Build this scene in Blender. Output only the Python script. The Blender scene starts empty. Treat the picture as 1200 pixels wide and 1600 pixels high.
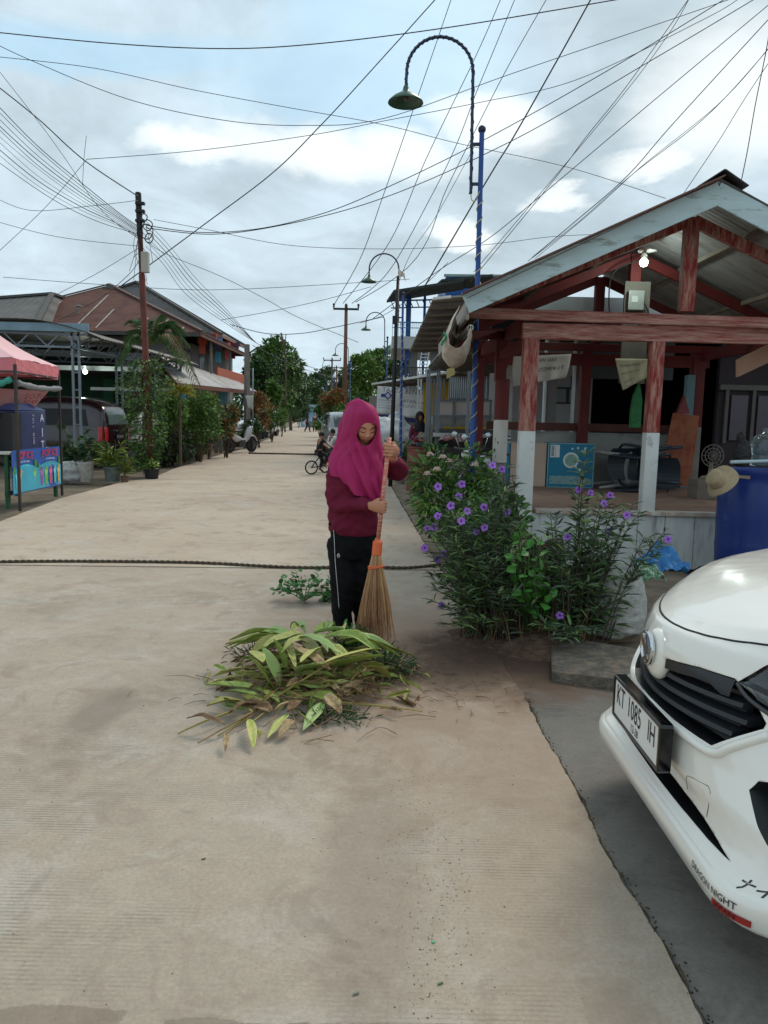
import bpy, bmesh, math, random
import numpy as np
from mathutils import Vector, Matrix, noise
random.seed(7); rng = np.random.default_rng(7)
sc = bpy.context.scene; COL = sc.collection
F=1200.; TH=math.radians(7.1); RO=math.radians(1.3); H=1.45
def ray(x,y):
    u=(x-600)/F; v=(800-y)/F
    u,v=u*math.cos(RO)-v*math.sin(RO),u*math.sin(RO)+v*math.cos(RO)
    return (u,math.cos(TH)+v*math.sin(TH),-math.sin(TH)+v*math.cos(TH))
def W(x,y,D):
    d=ray(x,y); t=D/d[1]; return Vector((d[0]*t,D,H+d[2]*t))
def G(x,y,z=0.):
    d=ray(x,y); t=(z-H)/d[2]; return Vector((d[0]*t,d[1]*t,z))
def XZ(x,y,X0):
    d=ray(x,y); t=X0/d[0]; return Vector((X0,d[1]*t,H+d[2]*t))
def V3(*a): return Vector(a)
# ---------------------------------------------------------------- materials
def lin(c):
    r=[]
    for v in c[:3]:
        v=v/255.; r.append(v/12.92 if v<=.04045 else ((v+.055)/1.055)**2.4)
    return (*r,1.)
_M={}
def nd(nt,t,**k):
    n=nt.nodes.new(t)
    for a,b in k.items():
        if a.startswith('i_'):
            n.inputs[a[2:].replace('_',' ')].default_value=b
        else: setattr(n,a,b)
    return n
def M(name,rgb,rough=.7,var=.18,scale=3.,bump=.0,bscale=30.,metal=0.,rgb2=None,cover=.5,island=0.,spec=.5,coat=0.,emit=0.,detail=6.,trans=0.,stretch=None,sharp=.08,alpha=1.):
    if name in _M: return _M[name]
    m=bpy.data.materials.new(name); m.use_nodes=True; nt=m.node_tree; L=nt.links
    b=nt.nodes['Principled BSDF']; b.inputs['Roughness'].default_value=rough; b.inputs['Metallic'].default_value=metal
    b.inputs['Specular IOR Level'].default_value=spec; b.inputs['Coat Weight'].default_value=coat; b.inputs['Coat Roughness'].default_value=.05
    if trans: b.inputs['Transmission Weight'].default_value=trans
    if alpha<1: b.inputs['Alpha'].default_value=alpha
    tc=nd(nt,'ShaderNodeTexCoord'); vec=tc.outputs['Object']
    if stretch:
        mp=nd(nt,'ShaderNodeMapping'); mp.inputs['Scale'].default_value=stretch; L.new(vec,mp.inputs['Vector']); vec=mp.outputs['Vector']
    n1=nd(nt,'ShaderNodeTexNoise',i_Scale=scale,i_Detail=detail,i_Roughness=.6); L.new(vec,n1.inputs['Vector'])
    mr=nd(nt,'ShaderNodeMapRange'); mr.inputs['From Min'].default_value=.3; mr.inputs['From Max'].default_value=.7
    mr.inputs['To Min'].default_value=1-var; mr.inputs['To Max'].default_value=1+var; L.new(n1.outputs['Fac'],mr.inputs['Value'])
    val=mr.outputs['Result']
    base=nd(nt,'ShaderNodeRGB'); base.outputs[0].default_value=lin(rgb); colo=base.outputs[0]
    if rgb2 is not None:
        n2=nd(nt,'ShaderNodeTexNoise',i_Scale=scale*1.7,i_Detail=8.,i_Roughness=.7); L.new(vec,n2.inputs['Vector'])
        r2=nd(nt,'ShaderNodeMapRange'); th=.5+(.5-cover)*.45
        r2.inputs['From Min'].default_value=th-sharp; r2.inputs['From Max'].default_value=th+sharp; L.new(n2.outputs['Fac'],r2.inputs['Value'])
        mx=nd(nt,'ShaderNodeMix',data_type='RGBA'); L.new(r2.outputs['Result'],mx.inputs['Factor']); L.new(colo,mx.inputs['A']); mx.inputs['B'].default_value=lin(rgb2); colo=mx.outputs['Result']
    if island>0:
        g=nd(nt,'ShaderNodeNewGeometry'); r3=nd(nt,'ShaderNodeMapRange'); r3.inputs['To Min'].default_value=1-island; r3.inputs['To Max'].default_value=1+island
        L.new(g.outputs['Random Per Island'],r3.inputs['Value']); ml=nd(nt,'ShaderNodeMath',operation='MULTIPLY'); L.new(val,ml.inputs[0]); L.new(r3.outputs['Result'],ml.inputs[1]); val=ml.outputs[0]
        hs=nd(nt,'ShaderNodeHueSaturation'); r4=nd(nt,'ShaderNodeMapRange'); r4.inputs['To Min'].default_value=.5-.05*island; r4.inputs['To Max'].default_value=.5+.04*island
        L.new(g.outputs['Random Per Island'],r4.inputs['Value']); L.new(r4.outputs['Result'],hs.inputs['Hue']); L.new(colo,hs.inputs['Color']); colo=hs.outputs['Color']
    vm=nd(nt,'ShaderNodeVectorMath',operation='SCALE'); L.new(colo,vm.inputs[0]); L.new(val,vm.inputs['Scale'])
    L.new(vm.outputs['Vector'],b.inputs['Base Color'])
    if emit>0:
        b.inputs['Emission Color'].default_value=lin(rgb); b.inputs['Emission Strength'].default_value=emit
    rr=nd(nt,'ShaderNodeMapRange'); rr.inputs['To Min'].default_value=max(0,rough-.1); rr.inputs['To Max'].default_value=min(1,rough+.1); L.new(n1.outputs['Fac'],rr.inputs['Value']); L.new(rr.outputs['Result'],b.inputs['Roughness'])
    if bump>0:
        n3=nd(nt,'ShaderNodeTexNoise',i_Scale=bscale,i_Detail=4.,i_Roughness=.6); L.new(vec,n3.inputs['Vector'])
        bp=nd(nt,'ShaderNodeBump',i_Strength=min(1,bump),i_Distance=.02*bump); L.new(n3.outputs['Fac'],bp.inputs['Height']); L.new(bp.outputs['Normal'],b.inputs['Normal'])
    _M[name]=m; return m
def corr(name,rgb,period=.076,axis='X',depth=.01,rough=.5,var=.2,metal=0.,rgb2=None,cover=.4):
    """corrugated / ribbed sheet: real base colour, ribs by bump"""
    if name in _M: return _M[name]
    m=M(name,rgb,rough,var,1.2,0,metal=metal,rgb2=rgb2,cover=cover,sharp=.15); nt=m.node_tree; L=nt.links; b=nt.nodes['Principled BSDF']
    tc=nd(nt,'ShaderNodeTexCoord'); w=nd(nt,'ShaderNodeTexWave',i_Scale=1./period/ (20/6.2832) if False else .314/period)
    w.wave_type='BANDS'; w.bands_direction=axis; w.wave_profile='SIN'; L.new(tc.outputs['Object'],w.inputs['Vector'])
    bp=nd(nt,'ShaderNodeBump',i_Strength=1.,i_Distance=depth); L.new(w.outputs['Fac'],bp.inputs['Height']); L.new(bp.outputs['Normal'],b.inputs['Normal'])
    return m
# ---------------------------------------------------------------- objects
OFF={}
def tagp(o,label=None,cat=None,group=None,kind=None):
    if label: o['label']=label
    if cat: o['category']=cat
    if group: o['group']=group
    if kind: o['kind']=kind
    return o
def thing(name,label,cat,loc,group=None):
    o=bpy.data.objects.new(name,None); o.empty_display_size=.2; COL.objects.link(o); o.location=loc
    OFF[o.name]=Vector(loc); return tagp(o,label,cat,group)
def link_mesh(name,me,parent,origin=None):
    o=bpy.data.objects.new(name,me); COL.objects.link(o)
    if parent is not None:
        o.parent=parent; OFF[o.name]=OFF[parent.name].copy(); me.transform(Matrix.Translation(-OFF[parent.name]))
    else:
        if origin is None:
            n=len(me.vertices); co=np.empty(n*3); me.vertices.foreach_get('co',co); co=co.reshape(-1,3)
            origin=Vector(((co[:,0].min()+co[:,0].max())/2,(co[:,1].min()+co[:,1].max())/2,co[:,2].min()))
        origin=Vector(origin); me.transform(Matrix.Translation(-origin)); o.location=origin; OFF[o.name]=origin
    return o
def basis(d,up=(0,0,1)):
    d=Vector(d).normalized(); u=Vector(up)
    if abs(d.dot(u.normalized()))>.98: u=Vector((0,1,0)) if abs(d.y)<.9 else Vector((1,0,0))
    s=d.cross(u).normalized(); u=s.cross(d).normalized(); return d,s,u
class MB:
    def __init__(s): s.v=[]; s.f=[]; s.m=[]; s.mi=0
    def add(s,vs,fs):
        n=len(s.v); s.v+= [tuple(p) for p in vs]; s.f+= [tuple(i+n for i in f) for f in fs]; s.m+=[s.mi]*len(fs); return s
    def box(s,c,sz,rz=0.,rx=0.,ry=0.):
        R=Matrix.Rotation(rz,3,'Z')@Matrix.Rotation(rx,3,'X')@Matrix.Rotation(ry,3,'Y'); c=Vector(c); h=Vector(sz)/2
        vs=[c+R@Vector((x*h.x,y*h.y,z*h.z)) for x in(-1,1) for y in(-1,1) for z in(-1,1)]
        return s.add(vs,[(0,1,3,2),(4,6,7,5),(0,4,5,1),(2,3,7,6),(0,2,6,4),(1,5,7,3)])
    def bbox(s,a,b): a=Vector(a); b=Vector(b); return s.box((a+b)/2,[abs(b[i]-a[i]) for i in range(3)])
    def beam(s,p0,p1,w,h,up=(0,0,1)):
        p0=Vector(p0);p1=Vector(p1); d,sd,u=basis(p1-p0,up); vs=[]
        for p in(p0,p1):
            for a,b in((-1,-1),(1,-1),(1,1),(-1,1)): vs.append(p+sd*a*w/2+u*b*h/2)
        return s.add(vs,[(3,2,1,0),(4,5,6,7),(0,1,5,4),(1,2,6,5),(2,3,7,6),(3,0,4,7)])
    def tube(s,pts,r,n=8,caps=True,ell=None,closed=False,up=(0,0,1)):
        pts=[Vector(p) for p in pts]; N=len(pts); vs=[]; prev=None
        for i,p in enumerate(pts):
            d=(pts[min(i+1,N-1)]-pts[max(i-1,0)]) if not closed else (pts[(i+1)%N]-pts[i-1])
            if d.length<1e-9: d=Vector((0,0,1))
            d.normalize()
            if prev is None: _,a,b=basis(d,up)
            else:
                a=(prev-d*prev.dot(d))
                if a.length<1e-6: _,a,_=basis(d,up)
                a.normalize(); b=a.cross(d).normalized()
            prev=a.copy(); b=a.cross(d)
            rr=r[i] if hasattr(r,'__len__') else r; e=(ell[i] if hasattr(ell,'__len__') else ell) if ell else 1.
            for k in range(n):
                t=2*math.pi*k/n; vs.append(p+a*math.cos(t)*rr+b*math.sin(t)*rr*e)
        fs=[]
        M_=N if closed else N-1
        for i in range(M_):
            for k in range(n):
                j=(i+1)%N; fs.append((i*n+k,j*n+k,j*n+(k+1)%n,i*n+(k+1)%n))
        if caps and not closed: fs.append(tuple(range(n))); fs.append(tuple((N-1)*n+k for k in reversed(range(n))))
        return s.add(vs,fs)
    def loft(s,rings,caps=True,closed=True):
        n=len(rings[0]); vs=[p for r in rings for p in r]; fs=[]
        for i in range(len(rings)-1):
            for k in range(n if closed else n-1): fs.append((i*n+k,i*n+(k+1)%n,(i+1)*n+(k+1)%n,(i+1)*n+k))
        if caps: fs.append(tuple(reversed(range(n)))); fs.append(tuple((len(rings)-1)*n+k for k in range(n)))
        return s.add(vs,fs)
    def ering(s,c,rx,ry,n=20,rot=0.,tilt=None,p=2.):
        out=[]; c=Vector(c)
        for k in range(n):
            t=2*math.pi*k/n; x,y=math.cos(t),math.sin(t); q=(abs(x)**p+abs(y)**p)**(-1/p); x*=q*rx; y*=q*ry
            v=Vector((x*math.cos(rot)-y*math.sin(rot),x*math.sin(rot)+y*math.cos(rot),0)); out.append(c+(tilt@v if tilt else v))
        return out
    def lathe(s,prof,o,n=24,axis=(0,0,1),caps=True):
        o=Vector(o); d,a,b=basis(axis); rings=[]
        for r,z in prof: rings.append([o+d*z+a*math.cos(2*math.pi*k/n)*r+b*math.sin(2*math.pi*k/n)*r for k in range(n)])
        return s.loft(rings,caps)
    def sphere(s,c,r,n=12,m=8,sc_=(1,1,1),R=None):
        c=Vector(c); rings=[]
        for i in range(m+1):
            t=math.pi*i/m; t=min(max(t,.02),math.pi-.02); ring=[]
            for k in range(n):
                v=Vector((math.sin(t)*math.cos(2*math.pi*k/n)*r*sc_[0],math.sin(t)*math.sin(2*math.pi*k/n)*r*sc_[1],-math.cos(t)*r*sc_[2])); ring.append(c+(R@v if R else v))
            rings.append(ring)
        return s.loft(rings)
    def prism(s,poly,vec):
        vec=Vector(vec); n=len(poly); a=[Vector(p) for p in poly]; b=[p+vec for p in a]
        return s.add(a+b,[tuple(reversed(range(n))),tuple(range(n,2*n))]+[(i,(i+1)%n,n+(i+1)%n,n+i) for i in range(n)])
    def slab(s,poly,t):
        a=[Vector(p) for p in poly]; nrm=(a[1]-a[0]).cross(a[2]-a[0]).normalized(); return s.prism(a,nrm*t)
    def grid(s,P,closed=False):
        """P[i][j] points"""
        n=len(P);m=len(P[0]); vs=[p for r in P for p in r]
        return s.add(vs,[(i*m+j,i*m+(j+1)%m,(i+1)*m+(j+1)%m,(i+1)*m+j) for i in range(n-1) for j in range(m if closed else m-1)])
    def text(s,txt,size,o,xd,yd,ext=.001,align='CENTER',sx=1.):
        cu=bpy.data.curves.new('txt','FONT'); cu.body=txt; cu.size=size; cu.extrude=0; cu.align_x=align; cu.align_y='CENTER'; cu.resolution_u=2
        ob=bpy.data.objects.new('txt',cu); COL.objects.link(ob); dg=bpy.context.evaluated_depsgraph_get(); me=bpy.data.meshes.new_from_object(ob.evaluated_get(dg))
        xd=Vector(xd).normalized(); yd=Vector(yd).normalized(); nn=xd.cross(yd); o=Vector(o)
        vs=[o+xd*v.co.x*sx+yd*v.co.y+nn*ext for v in me.vertices]; s.add(vs,[tuple(p.vertices) for p in me.polygons])
        bpy.data.objects.remove(ob); bpy.data.curves.remove(cu); bpy.data.meshes.remove(me); return s
    def mesh(s,name,mats,smooth=False,bevel=0.):
        me=bpy.data.meshes.new(name); me.from_pydata(s.v,[],s.f); 
        for m in (mats if isinstance(mats,(list,tuple)) else [mats]): me.materials.append(m)
        me.polygons.foreach_set('material_index',s.m)
        if smooth: me.polygons.foreach_set('use_smooth',[True]*len(s.f))
        me.update(); return me
    def build(s,name,mats,parent=None,smooth=False,origin=None,bevel=0.,auto=None,label=None,cat=None,group=None,kind=None,fix=False):
        me=s.mesh(name,mats,smooth)
        if fix or bevel>0:
            bm=bmesh.new(); bm.from_mesh(me)
            bmesh.ops.recalc_face_normals(bm,faces=bm.faces)
            if bevel>0:
                es=[e for e in bm.edges if len(e.link_faces)==2 and e.calc_face_angle(0)>.5]
                bmesh.ops.bevel(bm,geom=es,offset=bevel,segments=2,profile=.6,affect='EDGES',clamp_overlap=True)
            bm.to_mesh(me); bm.free()
        o=link_mesh(name,me,parent,origin)
        if auto is not None: auto_smooth(me,auto)
        return tagp(o,label,cat,group,kind)
def auto_smooth(me,ang):
    bm=bmesh.new(); bm.from_mesh(me)
    for f in bm.faces: f.smooth=True
    for e in bm.edges: e.smooth = (len(e.link_faces)==2 and e.calc_face_angle(0)<ang)
    bm.to_mesh(me); bm.free()
def evalmods(me,mods):
    """mods: list of (type, dict) applied to a temporary object; returns new mesh"""
    ob=bpy.data.objects.new('tmp',me); COL.objects.link(ob)
    for t,k in mods:
        m=ob.modifiers.new(t,t)
        for a,b in k.items(): setattr(m,a,b)
    dg=bpy.context.evaluated_depsgraph_get(); r=bpy.data.meshes.new_from_object(ob.evaluated_get(dg))
    bpy.data.objects.remove(ob); return r
def remesh(mb,vox,smooth=4,fac=.5,name='m',mats=None):
    me=mb.mesh(name,mats or M('default',(128,128,128)))
    bm=bmesh.new(); bm.from_mesh(me); bmesh.ops.recalc_face_normals(bm,faces=bm.faces); bm.to_mesh(me); bm.free()
    r=evalmods(me,[('REMESH',dict(mode='VOXEL',voxel_size=vox,use_smooth_shade=True)),('SMOOTH',dict(factor=fac,iterations=smooth))])
    r.name=name
    for p in r.polygons: p.use_smooth=True
    return r
def skin(joints,edges,name,sub=2,root=None):
    names=list(joints); idx={k:i for i,k in enumerate(names)}
    me=bpy.data.meshes.new(name); me.from_pydata([tuple(joints[k][0]) for k in names],[(idx[a],idx[b]) for a,b in edges],[])
    ob=bpy.data.objects.new('tmp',me); COL.objects.link(ob); md=ob.modifiers.new('Skin','SKIN')
    for i,k in enumerate(names):
        r=joints[k][1]; r=(r,r) if not hasattr(r,'__len__') else r
        me.skin_vertices[0].data[i].radius=r; me.skin_vertices[0].data[i].use_root=(k==root or (root is None and i==0))
    md.use_smooth_shade=True; s=ob.modifiers.new('S','SUBSURF'); s.levels=sub; s.render_levels=sub
    dg=bpy.context.evaluated_depsgraph_get(); r=bpy.data.meshes.new_from_object(ob.evaluated_get(dg)); r.name=name
    bpy.data.objects.remove(ob); return r
def setmat(me,m):
    me.materials.clear(); me.materials.append(m); return me
def cat_rom(P,n,closed=False):
    P=[Vector(p) for p in P]; N=len(P); out=[]
    segs=N if closed else N-1
    for i in range(segs):
        if closed: a,b,c,d=P[i-1],P[i],P[(i+1)%N],P[(i+2)%N]
        else: a,b,c,d=P[max(i-1,0)],P[i],P[i+1],P[min(i+2,N-1)]
        for k in range(n):
            t=k/n; out.append(.5*((2*b)+(c-a)*t+(2*a-5*b+4*c-d)*t*t+(3*b-a-3*c+d)*t**3))
    if not closed: out.append(P[-1].copy())
    return out
def copy_tree(o,parent=None,loc=None,rz=None,label=None,group=None,scale=None):
    c=o.copy(); COL.objects.link(c); c.parent=parent
    if loc is not None: c.location=loc
    if rz is not None: c.rotation_euler.z=rz
    if scale is not None: c.scale=(scale,)*3 if not hasattr(scale,'__len__') else scale
    if label: c['label']=label
    if group: c['group']=group
    for ch in o.children: copy_tree(ch,c)
    return c
# ---------------------------------------------------------------- foliage
LEAF=np.array([(0,0,0),(.5,.35,.06),(0,.45,-.02),(-.5,.35,.06),(.38,.75,.05),(-.38,.75,.05),(0,1,-.08)],float)
LEAFF=[(0,1,4,2),(0,2,5,3),(2,4,6),(2,6,5)]
DIA=np.array([(0,0,0),(.5,.45,.08),(0,1,0),(-.5,.45,.08)],float); DIAF=[(0,1,2),(0,2,3)]
def rot_frames(dirs,rolls):
    """returns (N,3,3) columns: width, length, normal"""
    d=dirs/np.linalg.norm(dirs,axis=1,keepdims=True); up=np.tile([0,0,1.],(len(d),1)); up[np.abs(d[:,2])>.95]=[1,0,0]
    s=np.cross(d,up); s/=np.linalg.norm(s,axis=1,keepdims=True); n=np.cross(s,d)
    c,q=np.cos(rolls)[:,None],np.sin(rolls)[:,None]; s2=s*c+n*q; n2=np.cross(s2,d); return np.stack([s2,d,n2],2)
def leaf_arrays(pos,dirs,length,width,roll=None,tmpl=LEAF):
    N=len(pos); roll=rng.normal(0,.6,N) if roll is None else roll
    R=rot_frames(np.asarray(dirs,float),roll); T=tmpl[None]*np.stack([width,length,length],1)[:,None,:]
    return np.einsum('nij,nkj->nki',R,T)+np.asarray(pos)[:,None,:]
def leaf_mesh(name,sets,mats,parent=None,**k):
    """sets: list of (V (N,k,3), faces, matindex)"""
    vs=[];fs=[];mi=[];o=0
    for Vv,tf,m in sets:
        N,kk,_=Vv.shape; vs.append(Vv.reshape(-1,3))
        for f in tf: fs.append((np.array(f)[None]+np.arange(N)[:,None]*kk+o).tolist()); mi+= [m]*N
        o+=N*kk
    F_=[t for g in fs for t in g]
    me=bpy.data.meshes.new(name); me.from_pydata(np.concatenate(vs).tolist(),[],F_)
    for m in (mats if isinstance(mats,(list,tuple)) else [mats]): me.materials.append(m)
    me.polygons.foreach_set('material_index',mi); me.update()
    org=k.pop('origin',None); ob=link_mesh(name,me,parent,org); return tagp(ob,**k)
def crown_leaves(c,rad,n,nc,ls,flat=.0,seed=0,down=.2,inner=.35):
    """clumped leaves filling an uneven ellipsoid"""
    g=np.random.default_rng(seed); c=np.array(c); rad=np.array(rad,float)
    d=g.normal(size=(nc,3)); d/=np.linalg.norm(d,axis=1,keepdims=True); r=g.uniform(inner,1.,nc)**.6
    cc=d*r[:,None]*rad*(1+g.normal(0,.12,(nc,1))); cs=g.uniform(.16,.34,nc)
    k=g.integers(0,nc,n); q=g.normal(size=(n,3)); q/=np.linalg.norm(q,axis=1,keepdims=True)
    p=cc[k]+q*(cs[k]*g.uniform(.5,1.1,n))[:,None]*rad.mean()*np.array([1,1,.75])
    dirs=q+cc[k]/rad*.6+g.normal(0,.35,(n,3)); dirs[:,2]-=down
    L_=ls*g.uniform(.6,1.3,n); return p+c,dirs,L_
def tree(name,label,base,h,rad,mats,trunk_m,n=2500,nc=40,ls=.25,trunk_r=.12,seed=1,group=None,cat='tree',crown_z=None,lw=.5,limbs=6,tmpl=DIA,tf=DIAF,lean=(0,0)):
    base=Vector(base); t=thing(name,label,cat,base,group); g=random.Random(seed)
    cz=crown_z if crown_z is not None else h-rad[2]; top=base+V3(lean[0],lean[1],cz)
    mb=MB(); mid=base.lerp(top,.5)+V3(g.uniform(-.1,.1)*h*.2,g.uniform(-.1,.1)*h*.2,0)
    mb.tube(cat_rom([base-V3(0,0,.05),mid,top],4),[trunk_r*(1-.06*i) for i in range(9)],8)
    for i in range(limbs):
        a=g.uniform(0,6.28); e=top+V3(math.cos(a)*rad[0]*g.uniform(.4,.8),math.sin(a)*rad[1]*g.uniform(.4,.8),rad[2]*g.uniform(-.2,.7))
        s0=base.lerp(top,g.uniform(.55,.95)); mb.tube(cat_rom([s0,s0.lerp(e,.5)+V3(0,0,.08*h*g.random()),e],4),[trunk_r*.45*(1-.09*j) for j in range(9)],5)
    mb.build('trunk',trunk_m,t,smooth=True)
    p,d,l=crown_leaves(top,rad,n,nc,ls,seed=seed); k=rng.integers(0,len(mats),n); sets=[]
    for i in range(len(mats)):
        s=k==i
        if s.any(): sets.append((leaf_arrays(p[s],d[s],l[s],l[s]*lw,tmpl=tmpl),tf,i))
    leaf_mesh('crown',sets,mats,t); return t
# ---------------------------------------------------------------- camera, light, sky
cam=bpy.data.cameras.new('camera'); cam.sensor_fit='VERTICAL'; cam.sensor_height=36; cam.lens=27; cam.clip_end=3000; cam.clip_start=.05
co=bpy.data.objects.new('camera',cam); COL.objects.link(co); sc.camera=co
co.matrix_world=Matrix.Translation((0,0,H))@Matrix.Rotation(math.pi/2-TH,4,'X')@Matrix.Rotation(RO,4,'Z')
sc.view_settings.view_transform='Standard'; sc.view_settings.look='None'; sc.view_settings.exposure=.1; sc.view_settings.gamma=1
sd=Vector((.45,.75,.95)).normalized()      # towards the sun, behind the clouds ahead
sl=bpy.data.lights.new('sun','SUN'); sl.energy=1.7; sl.angle=math.radians(22); sl.color=(1,.9,.78); so=bpy.data.objects.new('sun',sl); COL.objects.link(so)
so.rotation_euler=sd.to_track_quat('Z','Y').to_euler()
wd=bpy.data.worlds.new('World'); sc.world=wd; wd.use_nodes=True; nt=wd.node_tree; L=nt.links; bg=nt.nodes['Background']; bg.inputs['Strength'].default_value=.1
sky=nd(nt,'ShaderNodeTexSky'); sky.sky_type='NISHITA'; sky.sun_disc=False; sky.sun_elevation=math.asin(sd.z); sky.sun_rotation=math.atan2(sd.x,sd.y); sky.dust_density=2.
tc=nd(nt,'ShaderNodeTexCoord'); D_=tc.outputs['Generated']
sep=nd(nt,'ShaderNodeSeparateXYZ'); L.new(D_,sep.inputs[0])
def mth(op,a,b=None,c=None,clamp=False):
    n=nd(nt,'ShaderNodeMath',operation=op); n.use_clamp=clamp
    for i,x in enumerate((a,b,c)):
        if x is None: continue
        if hasattr(x,'links'): L.new(x,n.inputs[i])
        else: n.inputs[i].default_value=x
    return n.outputs[0]
zz=mth('ADD',mth('MAXIMUM',sep.outputs['Z'],0.),.30)
cx_=mth('DIVIDE',sep.outputs['X'],zz); cy_=mth('DIVIDE',sep.outputs['Y'],zz); cb=nd(nt,'ShaderNodeCombineXYZ'); L.new(cx_,cb.inputs[0]); L.new(cy_,cb.inputs[1])
def nz(scale,detail=7.,rough=.55,dist=.3,loc=(0,0,0)):
    mp=nd(nt,'ShaderNodeMapping'); mp.inputs['Location'].default_value=loc; L.new(cb.outputs[0],mp.inputs['Vector'])
    n=nd(nt,'ShaderNodeTexNoise',i_Scale=scale,i_Detail=detail,i_Roughness=rough,i_Distortion=dist); L.new(mp.outputs[0],n.inputs['Vector']); return n
def mrange(x,a,b,c=0.,d=1.,smooth=True):
    n=nd(nt,'ShaderNodeMapRange'); n.interpolation_type='SMOOTHSTEP' if smooth else 'LINEAR'
    for k_,v_ in zip(('From Min','From Max','To Min','To Max'),(a,b,c,d)): n.inputs[k_].default_value=v_
    L.new(x,n.inputs['Value']); return n.outputs['Result']
warp=nz(1.1,8.,.62,.2,(3,1,0))
wv=nd(nt,'ShaderNodeVectorMath',operation='SUBTRACT'); L.new(warp.outputs['Color'],wv.inputs[0]); wv.inputs[1].default_value=(.5,.5,.5)
ws=nd(nt,'ShaderNodeVectorMath',operation='SCALE'); L.new(wv.outputs[0],ws.inputs[0]); ws.inputs['Scale'].default_value=.26
wa=nd(nt,'ShaderNodeVectorMath',operation='ADD'); L.new(D_,wa.inputs[0]); L.new(ws.outputs[0],wa.inputs[1])
def blob(px,py,wx,wy,soft=.5):
    d=Vector(ray(px,py)).normalized(); s1=d.cross(Vector((0,0,1))).normalized(); u1=s1.cross(d)
    out=[]
    for ax,w_ in((s1,wx),(u1,wy)):
        dn=nd(nt,'ShaderNodeVectorMath',operation='SUBTRACT'); L.new(wa.outputs[0],dn.inputs[0]); dn.inputs[1].default_value=d
        dt=nd(nt,'ShaderNodeVectorMath',operation='DOT_PRODUCT'); L.new(dn.outputs[0],dt.inputs[0]); dt.inputs[1].default_value=ax/w_
        out.append(mth('POWER',mth('ABSOLUTE',dt.outputs['Value']),2.))
    return mrange(mth('ADD',out[0],out[1]),1.+soft,max(0.,1.-soft))
def msum(xs):
    a=xs[0]
    for b in xs[1:]: a=mth('MAXIMUM',a,b)
    return a
bright=msum([blob(500,262,.15,.03,.95),blob(770,190,.06,.035,.85),blob(1110,110,.09,.08,1.),blob(620,250,.06,.03,.8),blob(300,262,.06,.02,.8),blob(750,378,.05,.02,.7),blob(1010,235,.05,.02,.9),blob(880,295,.03,.012,.9)])
blue=msum([blob(640,60,.14,.12,.9),blob(560,150,.16,.05,.9),blob(150,60,.2,.03,.9)])
n1=nz(2.1,8.,.58,.5); n2=nz(.7,4.,.5,.2,(5,2,0))
grey=mrange(n1.outputs['Fac'],.32,.68,.82,1.08); n4=nz(4.2,8.,.6,.8,(1,7,0)); g2=mth('MULTIPLY',mrange(n2.outputs['Fac'],.3,.7,.92,1.08),mrange(n4.outputs['Fac'],.32,.68,.93,1.07)); gg=mth('MULTIPLY',grey,g2)
hz=mrange(sep.outputs['Z'],0.,.3,1.12,1.); gg=mth('MULTIPLY',gg,hz)
cb1=nd(nt,'ShaderNodeVectorMath',operation='SCALE'); cb1.inputs[0].default_value=(5.9,7.2,8.0); L.new(gg,cb1.inputs['Scale'])
# thin places: the blue of the Nishita sky comes through
thin=mth('MULTIPLY',mth('MAXIMUM',blue,mrange(n2.outputs['Fac'],.52,.75,0.,.6)),.5)
mx=nd(nt,'ShaderNodeMix',data_type='RGBA'); L.new(thin,mx.inputs['Factor']); L.new(cb1.outputs[0],mx.inputs['A']); 
sv=nd(nt,'ShaderNodeVectorMath',operation='MULTIPLY_ADD'); L.new(sky.outputs[0],sv.inputs[0]); sv.inputs[1].default_value=(.8,.8,.8); sv.inputs[2].default_value=(1.7,4.0,5.1)
L.new(sv.outputs[0],mx.inputs['B'])
mx2=nd(nt,'ShaderNodeMix',data_type='RGBA'); L.new(mth('MULTIPLY',bright,.75),mx2.inputs['Factor']); L.new(mx.outputs['Result'],mx2.inputs['A']); mx2.inputs['B'].default_value=(10.5,11.0,11.0,1)
L.new(mx2.outputs['Result'],bg.inputs['Color'])
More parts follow.
